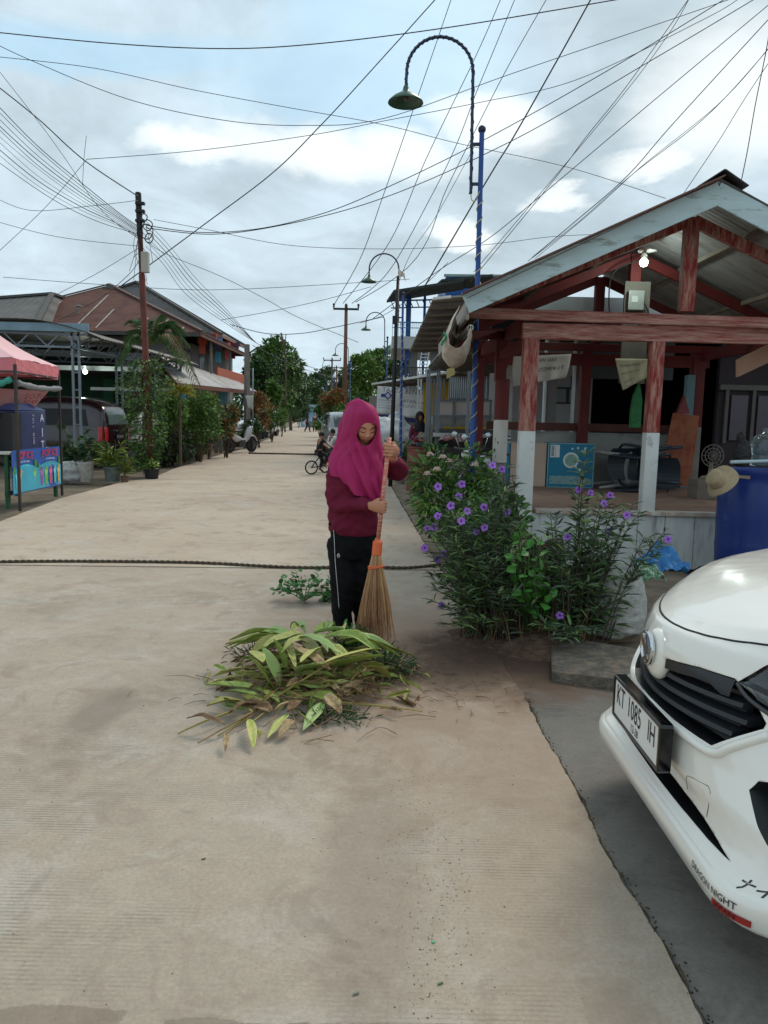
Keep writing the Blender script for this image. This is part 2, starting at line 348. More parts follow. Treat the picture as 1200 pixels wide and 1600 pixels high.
# ================================================================ SETTING
def concrete(name,c1,c2,lines=.012,grime=(.5,.5),tyre=False):
    m=bpy.data.materials.new(name); m.use_nodes=True; nt=m.node_tree; L=nt.links; b=nt.nodes['Principled BSDF']
    tc=nd(nt,'ShaderNodeTexCoord'); v=tc.outputs['Object']
    def N(s,d=6.,r=.6,st=None,loc=None,di=0.):
        w=v
        if st or loc:
            mp=nd(nt,'ShaderNodeMapping'); mp.inputs['Scale'].default_value=st or (1,1,1); mp.inputs['Location'].default_value=loc or (0,0,0); L.new(v,mp.inputs[0]); w=mp.outputs[0]
        n=nd(nt,'ShaderNodeTexNoise',i_Scale=s,i_Detail=d,i_Roughness=r,i_Distortion=di); L.new(w,n.inputs['Vector']); return n.outputs['Fac']
    def R(x,a,b2,c=0.,d=1.):
        n=nd(nt,'ShaderNodeMapRange'); n.clamp=True
        for k_,v_ in zip(('From Min','From Max','To Min','To Max'),(a,b2,c,d)): n.inputs[k_].default_value=v_
        L.new(x,n.inputs['Value']); return n.outputs[0]
    def MU(a,b2,op='MULTIPLY'):
        n=nd(nt,'ShaderNodeMath',operation=op)
        for i,x in enumerate((a,b2)):
            if hasattr(x,'links'): L.new(x,n.inputs[i])
            else: n.inputs[i].default_value=x
        return n.outputs[0]
    def MX(f,a,b2):
        n=nd(nt,'ShaderNodeMix',data_type='RGBA')
        if hasattr(f,'links'): L.new(f,n.inputs['Factor'])
        else: n.inputs['Factor'].default_value=f
        for k_,x in(('A',a),('B',b2)):
            if hasattr(x,'links'): L.new(x,n.inputs[k_])
            else: n.inputs[k_].default_value=x
        return n.outputs['Result']
    big=N(.55,5.,.6,di=.6); mid=N(2.6,8.,.65,di=.5); fine=N(70.,6.,.8); med=N(11.,7.,.7)
    col=MX(R(big,.35,.65),lin(c1),lin(c2))
    # pinkish dust drifts and pale worn places
    col=MX(MU(R(mid,.5,.68),.35),col,lin((176,158,139)) if tyre else lin((120,112,104)))
    col=MX(MU(R(N(1.7,9.,.7,loc=(9,4,0),di=.8),.50,.66),.5),col,lin((186,180,170)) if tyre else lin((126,124,120)))
    col=MX(MU(R(N(6.,9.,.75,loc=(2,7,0),di=1.),.62,.75),.4),col,lin((98,88,78)))
    # dark specks of grit
    vo=nd(nt,'ShaderNodeTexVoronoi',i_Scale=26.); L.new(v,vo.inputs['Vector']); sp=MU(R(vo.outputs['Distance'],.05,.11,1.,0.),R(med,.53,.6))
    col=MX(MU(sp,.75),col,lin((72,64,56)))
    vo2=nd(nt,'ShaderNodeTexVoronoi',i_Scale=75.); L.new(v,vo2.inputs['Vector']); col=MX(MU(MU(R(vo2.outputs['Distance'],.08,.2,1.,0.),R(mid,.45,.6)),.45),col,lin((92,82,72)))
    s=nd(nt,'ShaderNodeVectorMath',operation='SCALE'); L.new(col,s.inputs[0]); L.new(MU(R(fine,.3,.7,.82,1.18),R(med,.3,.7,.92,1.08)),s.inputs['Scale']); col=s.outputs[0]
    # broom-finished ribs across the slab, worn away in places
    wv=nd(nt,'ShaderNodeTexWave',i_Scale=.314/lines,i_Distortion=1.2,i_Detail=2.); wv.inputs['Detail Scale'].default_value=.5; wv.bands_direction='Y'; L.new(v,wv.inputs['Vector'])
    ribm=MU(R(N(1.1,5.,.6,st=(.6,1,1),loc=(4,1,0)),.5,.62),R(N(9.,4.,.6,loc=(1,1,0)),.35,.6))
    rib=MU(R(wv.outputs['Fac'],0.,.5,1.,0.),ribm)
    col=MX(MU(rib,.5),col,lin((84,76,68)))
    col=MX(MU(R(N(2.3,9.,.72,loc=(31,14,0),di=1.2),.53,.63),.42),col,lin((134,119,104)) if tyre else lin((78,76,72)))
    col=MX(MU(R(N(7.,9.,.8,st=(.35,1.4,1),loc=(3,34,0),di=.4),.56,.66),.35),col,lin((190,182,168)) if tyre else lin((140,136,128)))
    # soil swept and washed over the slab by the flower bed
    sp_=nd(nt,'ShaderNodeSeparateXYZ'); L.new(v,sp_.inputs[0])
    def ell(cx,cy,rx,ry,amt,sh=.65):
        dx=MU(MU(sp_.outputs[0],-cx,'ADD'),1./rx); dy=MU(MU(sp_.outputs[1],-cy,'ADD'),1./ry); q=MU(MU(dx,dx),MU(dy,dy),'ADD')
        q=MU(MU(q,.5,'POWER'),MU(N(3.5 if sh>.3 else 9.,9.,.72,di=.6),1.6),'ADD'); return MU(R(q,1.78-sh/2,1.78+sh/2,1.,0.),amt)
    for e_,cl_ in ((ell(.3,4.6,1.1,1.5,.55),(150,122,100)),(ell(.75,4.5,.75,.62,.92),(100,78,62)),(ell(.35,4.2,.5,.22,.6),(96,80,66)),(ell(.95,4.6,.6,.4,.8),(70,54,44)),(ell(.6,2.6,.5,1.0,.25),(150,126,104)),(ell(-.78,1.68,.20,.035,.5,.06),(118,104,90)),(ell(-.40,1.66,.10,.03,.45,.06),(112,100,86)),(ell(.1,1.66,.5,.022,.6,.1),(104,92,80)),(ell(-1.35,3.55,.12,.30,.5),(120,108,96)),(ell(.0,2.3,.16,.7,.35),(120,104,90)),(ell(.66,1.98,.02,.05,.0),(196,190,180))):
        if tyre or cl_[0]<110: col=MX(e_,col,lin(cl_))
    L.new(col,b.inputs['Base Color']); b.inputs['Roughness'].default_value=.85; b.inputs['Specular IOR Level'].default_value=.3
    bp=nd(nt,'ShaderNodeBump',i_Strength=.5,i_Distance=.004)
    h=MU(MU(fine,.9),MU(med,.8),'ADD'); h=MU(h,MU(rib,-.6),'ADD'); L.new(h,bp.inputs['Height']); L.new(bp.outputs['Normal'],b.inputs['Normal'])
    _M[name]=m; return m
road_m=concrete('road concrete',(162,149,133),(177,163,146),.0165,tyre=True)
apron_m=concrete('apron concrete',(108,105,99),(130,125,117),.03)
dirt_m=M('ground dirt',(112,98,82),.95,.3,1.3,.6,20.,rgb2=(92,84,66),cover=.5)
soil_m=M('soil',(82,62,48),.95,.35,9.,1.,40.,rgb2=(112,90,72),cover=.45)
mb=MB()
P=[[V3(x,y,0) for x in (-900,-60,-20,-8,0,8,20,60,900)] for y in (-60,-10,0,10,20,40,80,160,400,1500)]
for r in P:
    for p in r: p.z=-.06
mb.grid(list(reversed(P))); mb.build('ground',dirt_m,kind='structure',origin=(0,0,0))
# road slabs between the joints, right/left edges traced in plan
RE_=[(.80,-4),(.806,1.66),(.81,2.0),(.775,2.42),(.785,2.88),(.763,3.40),(.762,3.89),(.70,5.2),(.57,7.24)]
LE_=[(-14,-4),(-14,7.0)]
road_far=concrete('far road concrete',(178,160,142),(191,175,156),.03,tyre=True)
def slab(name,poly,z=0.,t=.12,m=road_m):
    a=[]
    for i,p in enumerate(poly):
        q=poly[(i+1)%len(poly)]; L_=math.hypot(q[0]-p[0],q[1]-p[1]); near=min(p[1],q[1])<9; n=max(1,int(min(L_,16)/(.03 if near else .3)))
        for k in range(n):
            f=k/n; x=p[0]+(q[0]-p[0])*f; y=p[1]+(q[1]-p[1])*f; j=.012*noise.noise((x*9,y*9,z*50+1))+.007*noise.noise((x*40,y*40,2.))
            a.append(V3(x+j,y+j*.8,z))
    mb=MB(); mb.prism(list(reversed(a)),V3(0,0,-t)); 
    me_o=mb.build(name,m,kind='structure',origin=(0,0,0),bevel=0,fix=True); return me_o
slab('road',[(-.10-14,1.62),(.80,1.64),(.806,1.70),(.81,2.0),(.775,2.42),(.785,2.88),(.763,3.40),(.762,3.89),(.70,5.2),(.575,7.2),(-3.6,6.98),(-14,6.5)])
slab('road',[(-14,-4),(.8,-4),(.80,1.615),(-14,1.575)])
slab('road',[(-14,6.57),(-3.6,7.03),(.57,7.27),(.507,8.16),(.27,13),(.042,18.34),(-.80,27.7),(-5.0,27.55),(-5.75,27.2),(-5.63,24.8),(-5.4,19.6),(-5.05,16.5),(-5.35,15.8),(-5.3,12.5),(-4.92,9.74),(-5.1,8.9),(-14,8.5)],m=road_far)
slab('road',[(-.80,27.75),(-3.3,50),(-4.9,65),(-8.4,97),(-16,165),(-39,380),(-42,380),(-19,165),(-12,97),(-8.9,65),(-7.2,50),(-5.84,32.3),(-5.7,27.75)],z=.0,m=road_far)
slab('side_path',[(.77,-4),(6,-4),(6,4.75),(1.1,4.75),(.66,4.7),(.72,3.9),(.75,2.9),(.745,2.42),(.78,2.0),(.775,1.6)],z=-.012,m=apron_m)
slab('verge',[(.60,7.24),(.535,8.16),(.30,13),(.07,18.34),(-.76,27.7),(-4.8,65),(3,65),(3,5.4),(.8,5.0)],z=-.025,m=M('verge dirt',(140,124,106),.95,.25,2.,.5,25.,rgb2=(112,98,80),cover=.45))
# soil patch spilled over the slab edge below the flowers
def patch(name,cx,cy,rx,ry,z,h,m,seed,kind='structure'):
    mb=MB(); rings=[]
    for i in range(9):
        f=1-i/8; ring=[]
        for k in range(40):
            a=2*math.pi*k/40; n_=1+.33*noise.noise((math.cos(a)*1.6+seed,math.sin(a)*1.6,seed))+.12*noise.noise((math.cos(a)*6,math.sin(a)*6,seed))
            x=cx+math.cos(a)*rx*f*n_; y=cy+math.sin(a)*ry*f*n_
            ring.append(V3(x,y,z+h*(1-f*f)*(1+.7*noise.noise((x*5,y*5,seed)))+.0))
        rings.append(ring)
    mb.loft(rings,caps=False); return mb.build(name,m,smooth=True,kind=kind)
patch('soil',.98,4.98,.62,.42,-.022,.085,soil_m,3)
# rope of tar lying in the joint between the slabs
def rope(name,pts,r,label,m):
    mb=MB(); P=cat_rom(pts,20)
    if pts[0].x<-3.5 and pts[0].y<9: P=[pts[0]+V3(-8,.1,0)]+P
    n=int(len(P)); path=[]
    L_=0; res=[P[0]]
    for a,b in zip(P,P[1:]):
        k=max(1,int((b-a).length/.012)); 
        for i in range(1,k+1): res.append(a.lerp(b,i/k))
    for s_ in range(2):
        hp=[]; acc=0
        for i,p in enumerate(res):
            if i: acc+=(res[i]-res[i-1]).length
            ph=acc*2*math.pi/(r*7)+s_*math.pi; hp.append(p+V3(0,math.cos(ph)*r*.45,math.sin(ph)*r*.45+r*.9))
        mb.tube(hp,r*.6,6)
    o=mb.build(name,m,smooth=True); return tagp(o,label,'rope')
rope_m=M('old rope',(84,72,58),.9,.3,30.,.6,90.)
rope('rope',[G(-30,880),G(120,879),G(300,881),G(420,887),G(480,889),G(560,888),G(640,889),G(688,884)],.016,'old twisted rope lying across the road in front of the sweeping woman',rope_m)
rope('rope',[G(388,709),G(440,710),G(492,711),G(560,712)],.03,'thin dark rope lying across the road behind the two cycling children',rope_m)
def crackdirt(pts,seed):
    g=random.Random(seed); P=cat_rom([V3(*p,-.004) for p in pts],14); mb=MB(); P=[p+V3(g.uniform(-.006,.008),0,0) for p in P]
    mb.tube(P,[max(.0015,.006*(.6+1.1*noise.noise(p*6))) for p in P],6,ell=.7)
    for p in P:
        for k in range(2): mb.box(p+V3(g.gauss(.004,.008),g.gauss(0,.015),.003),(g.uniform(.002,.007),g.uniform(.002,.006),.003),g.uniform(0,3))
    mb.build('crack_dirt',M('crack soil',(66,56,44),1.,.4,30.,.6,60.,rgb2=(92,86,60),cover=.3),label='crumbly dirt caught in the crack between the road slab and the dark apron',cat='dirt',kind='stuff')
crackdirt([(.803,1.2),(.81,1.66),(.813,2.0),(.782,2.42),(.79,2.88),(.77,3.4),(.768,3.89)],4)
crk=M('crack dirt',(60,50,40),1.,.3,20.,.5,60.)
# ================================================================ WHITE CAR (near, right)
YC=2.43
def ip(z,T):
    if z<=T[0][0]: return T[0][1]
    for a,b in zip(T,T[1:]):
        if z<=b[0]: return a[1]+(b[1]-a[1])*(z-a[0])/(b[0]-a[0])
    return T[-1][1]
CPR=[(.15,.99),(.17,.93),(.19,.90),(.21,.893),(.25,.893),(.27,.90),(.29,.925),(.33,.93),(.37,.915),(.42,.89),(.50,.888),(.57,.885),(.66,.89),(.72,.885),(.77,.893),(.81,.915),(.85,.97)]
def CS(v,z):
    v=abs(v); q=ip(z,[(.3,0),(.5,.45),(.75,.9),(.9,.8)]); w=ip(z,[(.3,2),(.5,.5),(.9,0)])
    return q*v*v+w*max(0,v-.5)**2+.45*(max(0,v-.55)/.27)**3
def CX(v,z): return ip(z,CPR)+CS(v,z)
white=M('car paint',(238,234,224),.22,.015,2.,0,spec=.5,coat=.8)
blackp=M('black plastic',(24,25,27),.45,.2,20.,.2,80.); blackg=M('gloss black',(10,10,12),.12,.1,4.,spec=.6)
chrome=M('chrome',(210,212,215),.12,.05,4.,metal=1.); seam_m=M('seam',(30,30,30),.8)
car=thing('parked_car','white hatchback parked at the right with its front over the concrete','car',(2.6,YC,-.012))
def carbody():
    # plan outline, parameter k: centre front -> near side -> back ; mirrored
    vs=[-.82,-.81,-.79,-.76,-.72,-.67,-.6,-.52,-.44,-.35,-.26,-.17,-.08,0]; vs=vs+[-v for v in reversed(vs[:-1])]
    def ring(z,inset=0.,xoff=0.):
        r=[]
        for v in vs:
            x=CX(v,min(z,.86))+xoff
            tum=max(0,z-.62)*.10; r.append(V3(x,YC+v*(1-tum-inset),z))
        hw=.82*(1-max(0,z-.62)*.10-inset)
        for x in (1.6,1.8,2.0,2.15): r.append(V3(x,YC+hw,z))
        for x in (2.15,2.0,1.8,1.6): r.append(V3(x,YC-hw,z))
        return r
    rings=[ring(z) for z in (.15,.17,.19,.21,.25,.27,.29,.33,.37,.42,.50,.57,.63,.68,.72,.76,.79,.81)]
    n=len(rings[0]); last=rings[-1]
    # hood: the ring rises and shrinks towards a central spine
    def zedge(x): return .80+.17*(1-math.exp(-max(0,x-.9)/.42))
    def ztop(x): return .80+.265*(1-math.exp(-max(0,x-.9)/.42))
    for f in (.06,.14,.25,.4,.55,.7,.85,.97):
        r=[]
        for p in last:
            v=(p.y-YC); x0=p.x; xc=max(x0,.93); fx=f
            xx=x0+ (max(0,1.75-x0)*f*.55 if x0<1.7 else 0); vv=v*(1-f)
            # height from distance to edge
            g=math.sin(min(1,f*1.0)*math.pi/2)**.75
            zz_=zedge(xx)+(ztop(xx)-zedge(xx))*g
            zz_=.81+(zz_-.80)*min(1,f/.16)**.6
            r.append(V3(xx,YC+vv,zz_))
        rings.append(r)
    mb=MB(); mb.loft(rings); me=remesh(mb,.0085,10,.5,'body'); return me
body=carbody(); body.materials.clear(); body.materials.append(white); body.materials.append(blackp)
# cutters, mirrored across the centre line, pushed along the car
def cutter(poly,depth,mir=True,x0=.7,mi=0):
    """poly: (v,z) seen from the front; v measured towards the camera side (YC-v)"""
    out=[]
    for sg in ((1,-1) if mir else (1,)):
        n=len(poly); mb=MB(); front=[V3(x0,YC-sg*v,z) for v,z in poly]
        back=[V3(CX(v,z)+depth,YC-sg*v,z) for v,z in poly]
        mb.add(front+back,[tuple(range(n)),tuple(range(2*n-1,n-1,-1))]+[(i,n+i,n+(i+1)%n,(i+1)%n) for i in range(n)]); out.append(mb)
    return out
gril=[(-.01,.70),(.08,.716),(.24,.738),(.345,.742),(.40,.708),(.452,.655),(.452,.64),(.34,.541),(.2,.547),(.05,.557),(-.01,.558)]
grill=gril[1:-1]+[(-v,z) for v,z in reversed(gril[1:-1])]
intk=[(.05,.357),(.17,.348),(.36,.328),(.53,.304),(.41,.297),(.22,.292),(.05,.290)]
intk=intk+[(-v,z) for v,z in reversed(intk)]
hlp=[(.355,.735),(.40,.80),(.47,.862),(.60,.885),(.72,.89),(.79,.87),(.80,.80),(.74,.72),(.60,.685),(.49,.672),(.40,.70)]
fog=[(.49,.485),(.50,.515),(.54,.53),(.70,.52),(.73,.47),(.70,.38),(.62,.37),(.56,.42)]
def boolcut(me,mbs):
    for mb in mbs:
        cm=mb.mesh('c',[white,blackp]); cm.polygons.foreach_set('material_index',[1]*len(cm.polygons))
        bm=bmesh.new(); bm.from_mesh(cm); bmesh.ops.recalc_face_normals(bm,faces=bm.faces); bm.to_mesh(cm); bm.free()
        cob=bpy.data.objects.new('cut',cm); COL.objects.link(cob)
        me=evalmods(me,[('BOOLEAN',dict(operation='DIFFERENCE',object=cob,solver='EXACT',material_mode='INDEX'))]); bpy.data.objects.remove(cob)
    return me
body=boolcut(body,cutter(grill,.07,False)+cutter(intk,.09,False)+cutter(hlp,.05)+cutter(fog,.05))
for p in body.polygons: p.use_smooth=(p.material_index==0)
link_mesh('body',body,car)
def srf(v,z,o=0.): return V3(CX(v,z)-o,YC-v,z)
def strip(fn,v0,v1,n,prof):
    """sweep a small profile (dx,dz) along v"""
    rings=[]
    for i in range(n+1):
        v=v0+(v1-v0)*i/n; x,z=fn(v); rings.append([V3(x+a,YC-v,z+b) for a,b in prof])
    mb=MB(); mb.loft(rings); return mb
# grille slats
def gtop(v): v=abs(v); return ip(v,[(0,.70),(.08,.716),(.24,.738),(.345,.742),(.40,.708),(.452,.655)])
def gbot(v): v=abs(v); return ip(v,[(0,.558),(.05,.557),(.2,.547),(.34,.541),(.452,.64)])
gr=MB()
for f,th in ((.17,.010),(.42,.010),(.66,.010)):
    def fn(v,f=f): 
        z=.555+(.705-.555)*f+abs(v)*.05*(f+.2); return CX(v,z)+.012,z
    vm=.40 if f<.6 else .375
    if f<.3: vm=.375
    m_=strip(fn,-vm,vm,40,[(0,-th*.3),(.004,th),(.05,th+.012),(.05,.0),(.01,-th)]); gr.add(m_.v,m_.f)
for f in (.02,.29,.54,.79):
    def fn(v,f=f):
        z=.555+(.705-.555)*f+abs(v)*.05*(f+.2); return CX(v,z)+.045,z
    m_=strip(fn,-.36,.36,30,[(0,0),(.0,.012),(.02,.012),(.02,.0)]); gr.add(m_.v,m_.f)
gr.build('grille',M('grille plastic',(34,36,40),.38,.15,10.,.1,60.),car,auto=.7,fix=True)
# top dark panels beside the emblem
for sg in (1,-1):
    up=MB()
    g_=[[srf(sg*v,gtop(v)-.004-(.03+.02*(v>.3))*j/2*(1-.0*v),-.006+.002*j) for v in (.085,.12,.16,.2,.24,.28,.32,.345)] for j in range(3)]
    up.grid(g_)
    up.build('grille_panel',M('grille panel',(30,31,36),.25,.1,6.),car,smooth=True)
# white rim around the mouth (raised band)
bd=MB(); cl=[]
bpath=[(.47,.63),(.40,.565),(.345,.524),(.2,.528),(.05,.538),(-.05,.538),(-.2,.528),(-.345,.524),(-.40,.565),(-.47,.63)]
path=cat_rom([V3(CX(v,z)+.002,YC-v,z) for v,z in bpath],6); bd.tube(path,.016,10,ell=.9); bd.build('bumper_trim',white,car,smooth=True)
# lip splitter with a crisp top edge
def fl(v): return CX(v,.24),.24
lp=strip(fl,-.80,.80,60,[(.05,-.075),(.012,-.062),(-.006,-.045),(-.010,0),(-.002,.020),(.02,.034),(.06,.036)]); 
lp.build('front_lip',white,car,auto=.9,fix=True)
# intake louvre
lv=strip(lambda v:(CX(v,.32)+.025,.322-abs(v)*.02),-.44,.44,30,[(0,-.004),(0,.006),(.03,.010),(.03,-.002)]); lv.build('intake_louvre',blackp,car,fix=True)
# emblem housing and emblem
em=MB(); em.sphere(V3(.905,YC,.705),.085,28,16,(.42,1.0,.98)); em.build('emblem_mount',white,car,smooth=True)
e=MB(); o=V3(.868,YC,.722)
def ring_xy(R,r,n=40,m=10,sy=1.,dx=0):
    P=[[V3(o.x+dx-math.sin(b)*r,o.y+math.cos(a)*(R*sy+math.cos(b)*r),o.z+math.sin(a)*(R+math.cos(b)*r)) for b in [2*math.pi*j/m for j in range(m)]] for a in [2*math.pi*i/n for i in range(n+1)]]
    return P
e.grid(ring_xy(.049,.008),closed=True); e.beam(o+V3(-.004,.034,.030),o+V3(-.004,-.036,-.022),.026,.012,up=(1,0,0)); e.beam(o+V3(-.006,-.03,-.02),o+V3(-.006,.01,-.042),.014,.010,up=(1,0,0))
emb=e.build('emblem',chrome,car,smooth=False,auto=.6)
e=MB(); e.lathe([(.001,0),(.046,0),(.046,.01),(.001,.012)],o+V3(.010,0,0),32,axis=(-1,0,0)); e.build('emblem_disc',M('emblem glass',(58,62,66),.15,.2,8.,spec=.7),emb,smooth=False)
# headlights: reflector bowl, lens
for sg in (1,-1):
    P=[]; 
    c_v,c_z=.58,.785
    for f in (1.,.9,.7,.4,.02): P.append([srf(sg*(c_v+(v-c_v)*f),c_z+(z-c_z)*f,-.004+.006*(1-f)) for v,z in hlp])
    mb=MB(); mb.loft(P,caps=True); m_=M('headlight lens',(235,240,240),.03,0,spec=.6,trans=1.)
    lens=mb.build('headlight',m_,car,smooth=True,fix=True)
    mb=MB(); P=[[V3(CX(v,z)+.012+.03*(1-f),YC-sg*v,z) for v,z in [(c_v+(v-c_v)*f,c_z+(z-c_z)*f) for v,z in hlp]] for f in (.97,.93,.5,.02)]
    mb.loft(P); mb.build('reflector',M('headlight bowl',(70,74,76),.2,.3,12.,metal=.8),lens,smooth=True,fix=True)
    mb=MB(); mb.lathe([(.05,0),(.054,.012),(.046,.02),(.03,.032),(.002,.036)],V3(CX(.6,.785)+.045,YC-sg*.60,.785),20,axis=(-1,0,0)); mb.build('projector',M('projector glass',(190,196,200),.08,.05,4.,metal=.5),lens,smooth=True,fix=True)
    # chrome brow along lower inner edge
    pth=[srf(sg*v,z,.000) for v,z in ((.356,.733),(.40,.70),(.49,.674),(.60,.687),(.74,.722))]
    mb=MB(); mb.tube(cat_rom(pth,5),.006,6); mb.build('headlight_trim',M('dark trim',(60,62,64),.3,.1,5.),lens,smooth=True)
    # fog lamp recess lamp
    mb=MB(); mb.lathe([(.002,0),(.04,0),(.044,.01),(.03,.02),(.002,.024)],V3(CX(.63,.45)+.045,YC-sg*.63,.45),18,axis=(-1,0,0)); mb.build('fog_lamp',M('fog glass',(150,155,160),.1,.1,4.,metal=.4),car,smooth=True,fix=True)
# seams: hood gap, towing-eye cover, bumper crease
def zedge(x): return .80+.17*(1-math.exp(-max(0,x-.9)/.42))
def surf_ray(p,d,me_bvh):
    h=me_bvh.ray_cast(p,d); return h[0],h[1]
from mathutils.bvhtree import BVHTree
bb=bmesh.new(); bb.from_mesh(body); bvh=BVHTree.FromBMesh(bb); bb.free(); OC=OFF[car.name]
def drop(x,y):      # from above onto the bonnet
    h,nn,_,_=bvh.ray_cast(V3(x,y,2)-OC,V3(0,0,-1)); return (h+OC,nn) if h else (V3(x,y,.8),V3(0,0,1))
def shoot(v,z):
    h,nn,_,_=bvh.ray_cast(V3(.3,YC-v,z)-OC,V3(1,0,0)); return (h+OC,nn) if h else (srf(v,z),V3(-1,0,0))
sm=MB(); pts=[]
for i in range(61):
    v=-.70+1.40*i/60; a=abs(v); x=.93+1.1*a*a
    p,nn=drop(x,YC-v); pts.append(p-nn*.0012)
sm.tube(pts,.0042,6); 
for sg in (1,-1):
    q=[drop(x,YC-sg*vv) for x,vv in ((pts[0].x,.70),(1.5,.715),(1.8,.72),(2.1,.73))]; sm.tube([p-nn*.0012 for p,nn in q],.0035,6)
sm.build('hood_seam',seam_m,car,smooth=True)
sm=MB(); hk=[shoot(v,z) for v,z in ((.253,.366),(.262,.40),(.275,.418),(.30,.425),(.375,.436),(.388,.425),(.378,.38),(.366,.340))]
sm.tube([p+V3(-.0006,0,0) for p,nn in hk],.0011,5); sm.build('towing_cover_seam',M('seam grey',(120,120,118),.8),car)
# license plate in its frame
pc=V3(.845,YC,.478); W2,H2=.235,.077
pl=MB()
mbf=MB(); 
def rrect(w,h,r,x,n=4):
    out=[]
    for cx,cz,a0 in ((w-r,h-r,0),(-w+r,h-r,90),(-w+r,-h+r,180),(w-r,-h+r,270)):
        for i in range(n+1):
            a=math.radians(a0+90*i/n); out.append(V3(x,YC-(cx+math.cos(a)*r),pc.z+cz+math.sin(a)*r))
    return out
mbf.loft([rrect(W2,H2,.012,.878),rrect(W2,H2,.012,.842),rrect(W2-.004,H2-.004,.010,.838),rrect(W2-.014,H2-.012,.006,.838),rrect(W2-.015,H2-.013,.006,.845)],caps=True)
plate=mbf.build('license_plate',blackg,car,auto=.6,fix=True)
mbf=MB(); mbf.loft([rrect(W2-.016,H2-.014,.006,.847),rrect(W2-.016,H2-.014,.006,.8425)],caps=True); mbf.build('plate_face',M('plate white',(226,226,222),.35,.04,6.),plate,fix=True)
inkz=pc.z+.014
for s_,vv in (('KT',-.155),('1085',-.01),('IH',.155)): t=MB(); t.text(s_,.098,V3(.842,YC-vv,inkz),(0,-1,0),(0,0,1),.0008,sx=.72); t.build('plate_lettering',M('plate ink',(22,22,24),.5),plate)
t=MB(); t.text('12-28',.036,V3(.842,YC-.0,pc.z-.042),(0,-1,0),(0,0,1),.0008,sx=.9)
t.build('plate_lettering',M('plate ink',(22,22,24),.5),plate)
# stickers on the corner of the lip: lettering laid on the curved surface
def wraptext(txt,size,v0,z0,ext,mat,name,par,sx=1.,slope=0.,ol=0.):
    cu=bpy.data.curves.new('t','FONT'); cu.body=txt; cu.size=size; cu.offset=.0003; cu.align_x='LEFT'; cu.align_y='CENTER'; cu.resolution_u=2
    ob=bpy.data.objects.new('t',cu); COL.objects.link(ob); dg=bpy.context.evaluated_depsgraph_get(); me=bpy.data.meshes.new_from_object(ob.evaluated_get(dg)); bpy.data.objects.remove(ob)
    for vtx in me.vertices:
        a,b,_=vtx.co; v=v0+a*sx; z=z0+b+slope*a*sx
        y=YC-v; x=ip(.24,[(0,0)]) ; x=CX(v,.24)-.011-ext
        nx=0; vtx.co=V3(x,y,z)-OFF[par.name]
    me.materials.append(mat); o=bpy.data.objects.new(name,me); COL.objects.link(o); o.parent=par; return o
stk=M('sticker black',(44,44,48),.4); stw=M('sticker white',(225,225,222),.4); str_=M('sticker red',(150,34,30),.4)
OFF_lip=[c for c in car.children if c.name.startswith('front_lip')][0]
def patchstrip(v0,v1,z0,z1,ext,mat,name):
    mb=MB(); mb.grid([[V3(CX(v,.24)-.0105-ext,YC-v,z0+(z1-z0)*j) for v in [v0+(v1-v0)*i/14 for i in range(15)]] for j in (0,1)]); return mb.build(name,mat,OFF_lip,smooth=True)
wraptext('DRAGON NIGHT',.027,.42,.232,.001,stk,'sticker_lettering',OFF_lip,sx=.95)
wraptext('NIGHT RACER',.012,.43,.213,.001,stk,'sticker_lettering',OFF_lip,sx=.9) if False else None
patchstrip(.545,.645,.196,.214,.0008,str_,'sticker'); wraptext('JAPAN',.017,.555,.205,.002,M('sticker maroon',(70,14,14),.4),'sticker_lettering',OFF_lip,sx=1.3)
def loose_text(txt,size,v0,z0,mat,name):
    cu=bpy.data.curves.new('t','FONT'); cu.body=txt; cu.size=size; cu.offset=.0006; cu.align_y='CENTER'; cu.resolution_u=2; cu.fill_mode='NONE' if False else 'FRONT'
    ob=bpy.data.objects.new('t',cu); COL.objects.link(ob); dg=bpy.context.evaluated_depsgraph_get(); me=bpy.data.meshes.new_from_object(ob.evaluated_get(dg)); bpy.data.objects.remove(ob)
    print('TEXT',txt,len(me.vertices))
    for vtx in me.vertices:
        a,b,_=vtx.co; p,nn=shoot(v0+a,z0+b); vtx.co=p+V3(-.0015,0,.0)-OC
    me.materials.append(mat); o=bpy.data.objects.new(name,me); COL.objects.link(o); o.parent=car
loose_text('ナイト',.034,.585,.283,stk,'sticker_lettering'); loose_text('ナイト',.028,.588,.283,stw,'sticker_lettering') if False else None
# rest of the car behind the bonnet: sides, doors, cabin, wheels
rb=MB(); rings=[]
for x,hw,z0,z1 in ((2.12,.815,.17,.90),(2.6,.822,.17,.91),(3.2,.822,.17,.93),(3.9,.82,.19,.95),(4.25,.80,.24,.97),(4.42,.74,.32,.92)):
    rings.append([V3(x,YC-hw*.96,z0),V3(x,YC-hw,z0+.12),V3(x,YC-hw,(z0+z1)/2),V3(x,YC-hw*.985,z1-.08),V3(x,YC-hw*.93,z1),V3(x,YC+hw*.93,z1),V3(x,YC+hw*.985,z1-.08),V3(x,YC+hw,(z0+z1)/2),V3(x,YC+hw,z0+.12),V3(x,YC+hw*.96,z0)])
rb.loft(rings); rb.build('rear_body',white,car,auto=.6,fix=True)
cab=MB(); rings=[]
for x,hb,zb,ht,zt in ((2.0,.70,.955,.69,.962),(2.35,.74,.93,.66,1.20),(2.72,.76,.93,.60,1.44),(3.3,.76,.94,.59,1.49),(3.9,.75,.95,.58,1.46),(4.2,.73,.95,.60,1.28),(4.38,.72,.93,.68,.97)):
    rings.append([V3(x,YC-hb,zb),V3(x,YC-ht,zt-.04),V3(x,YC-ht*.88,zt),V3(x,YC+ht*.88,zt),V3(x,YC+ht,zt-.04),V3(x,YC+hb,zb)])
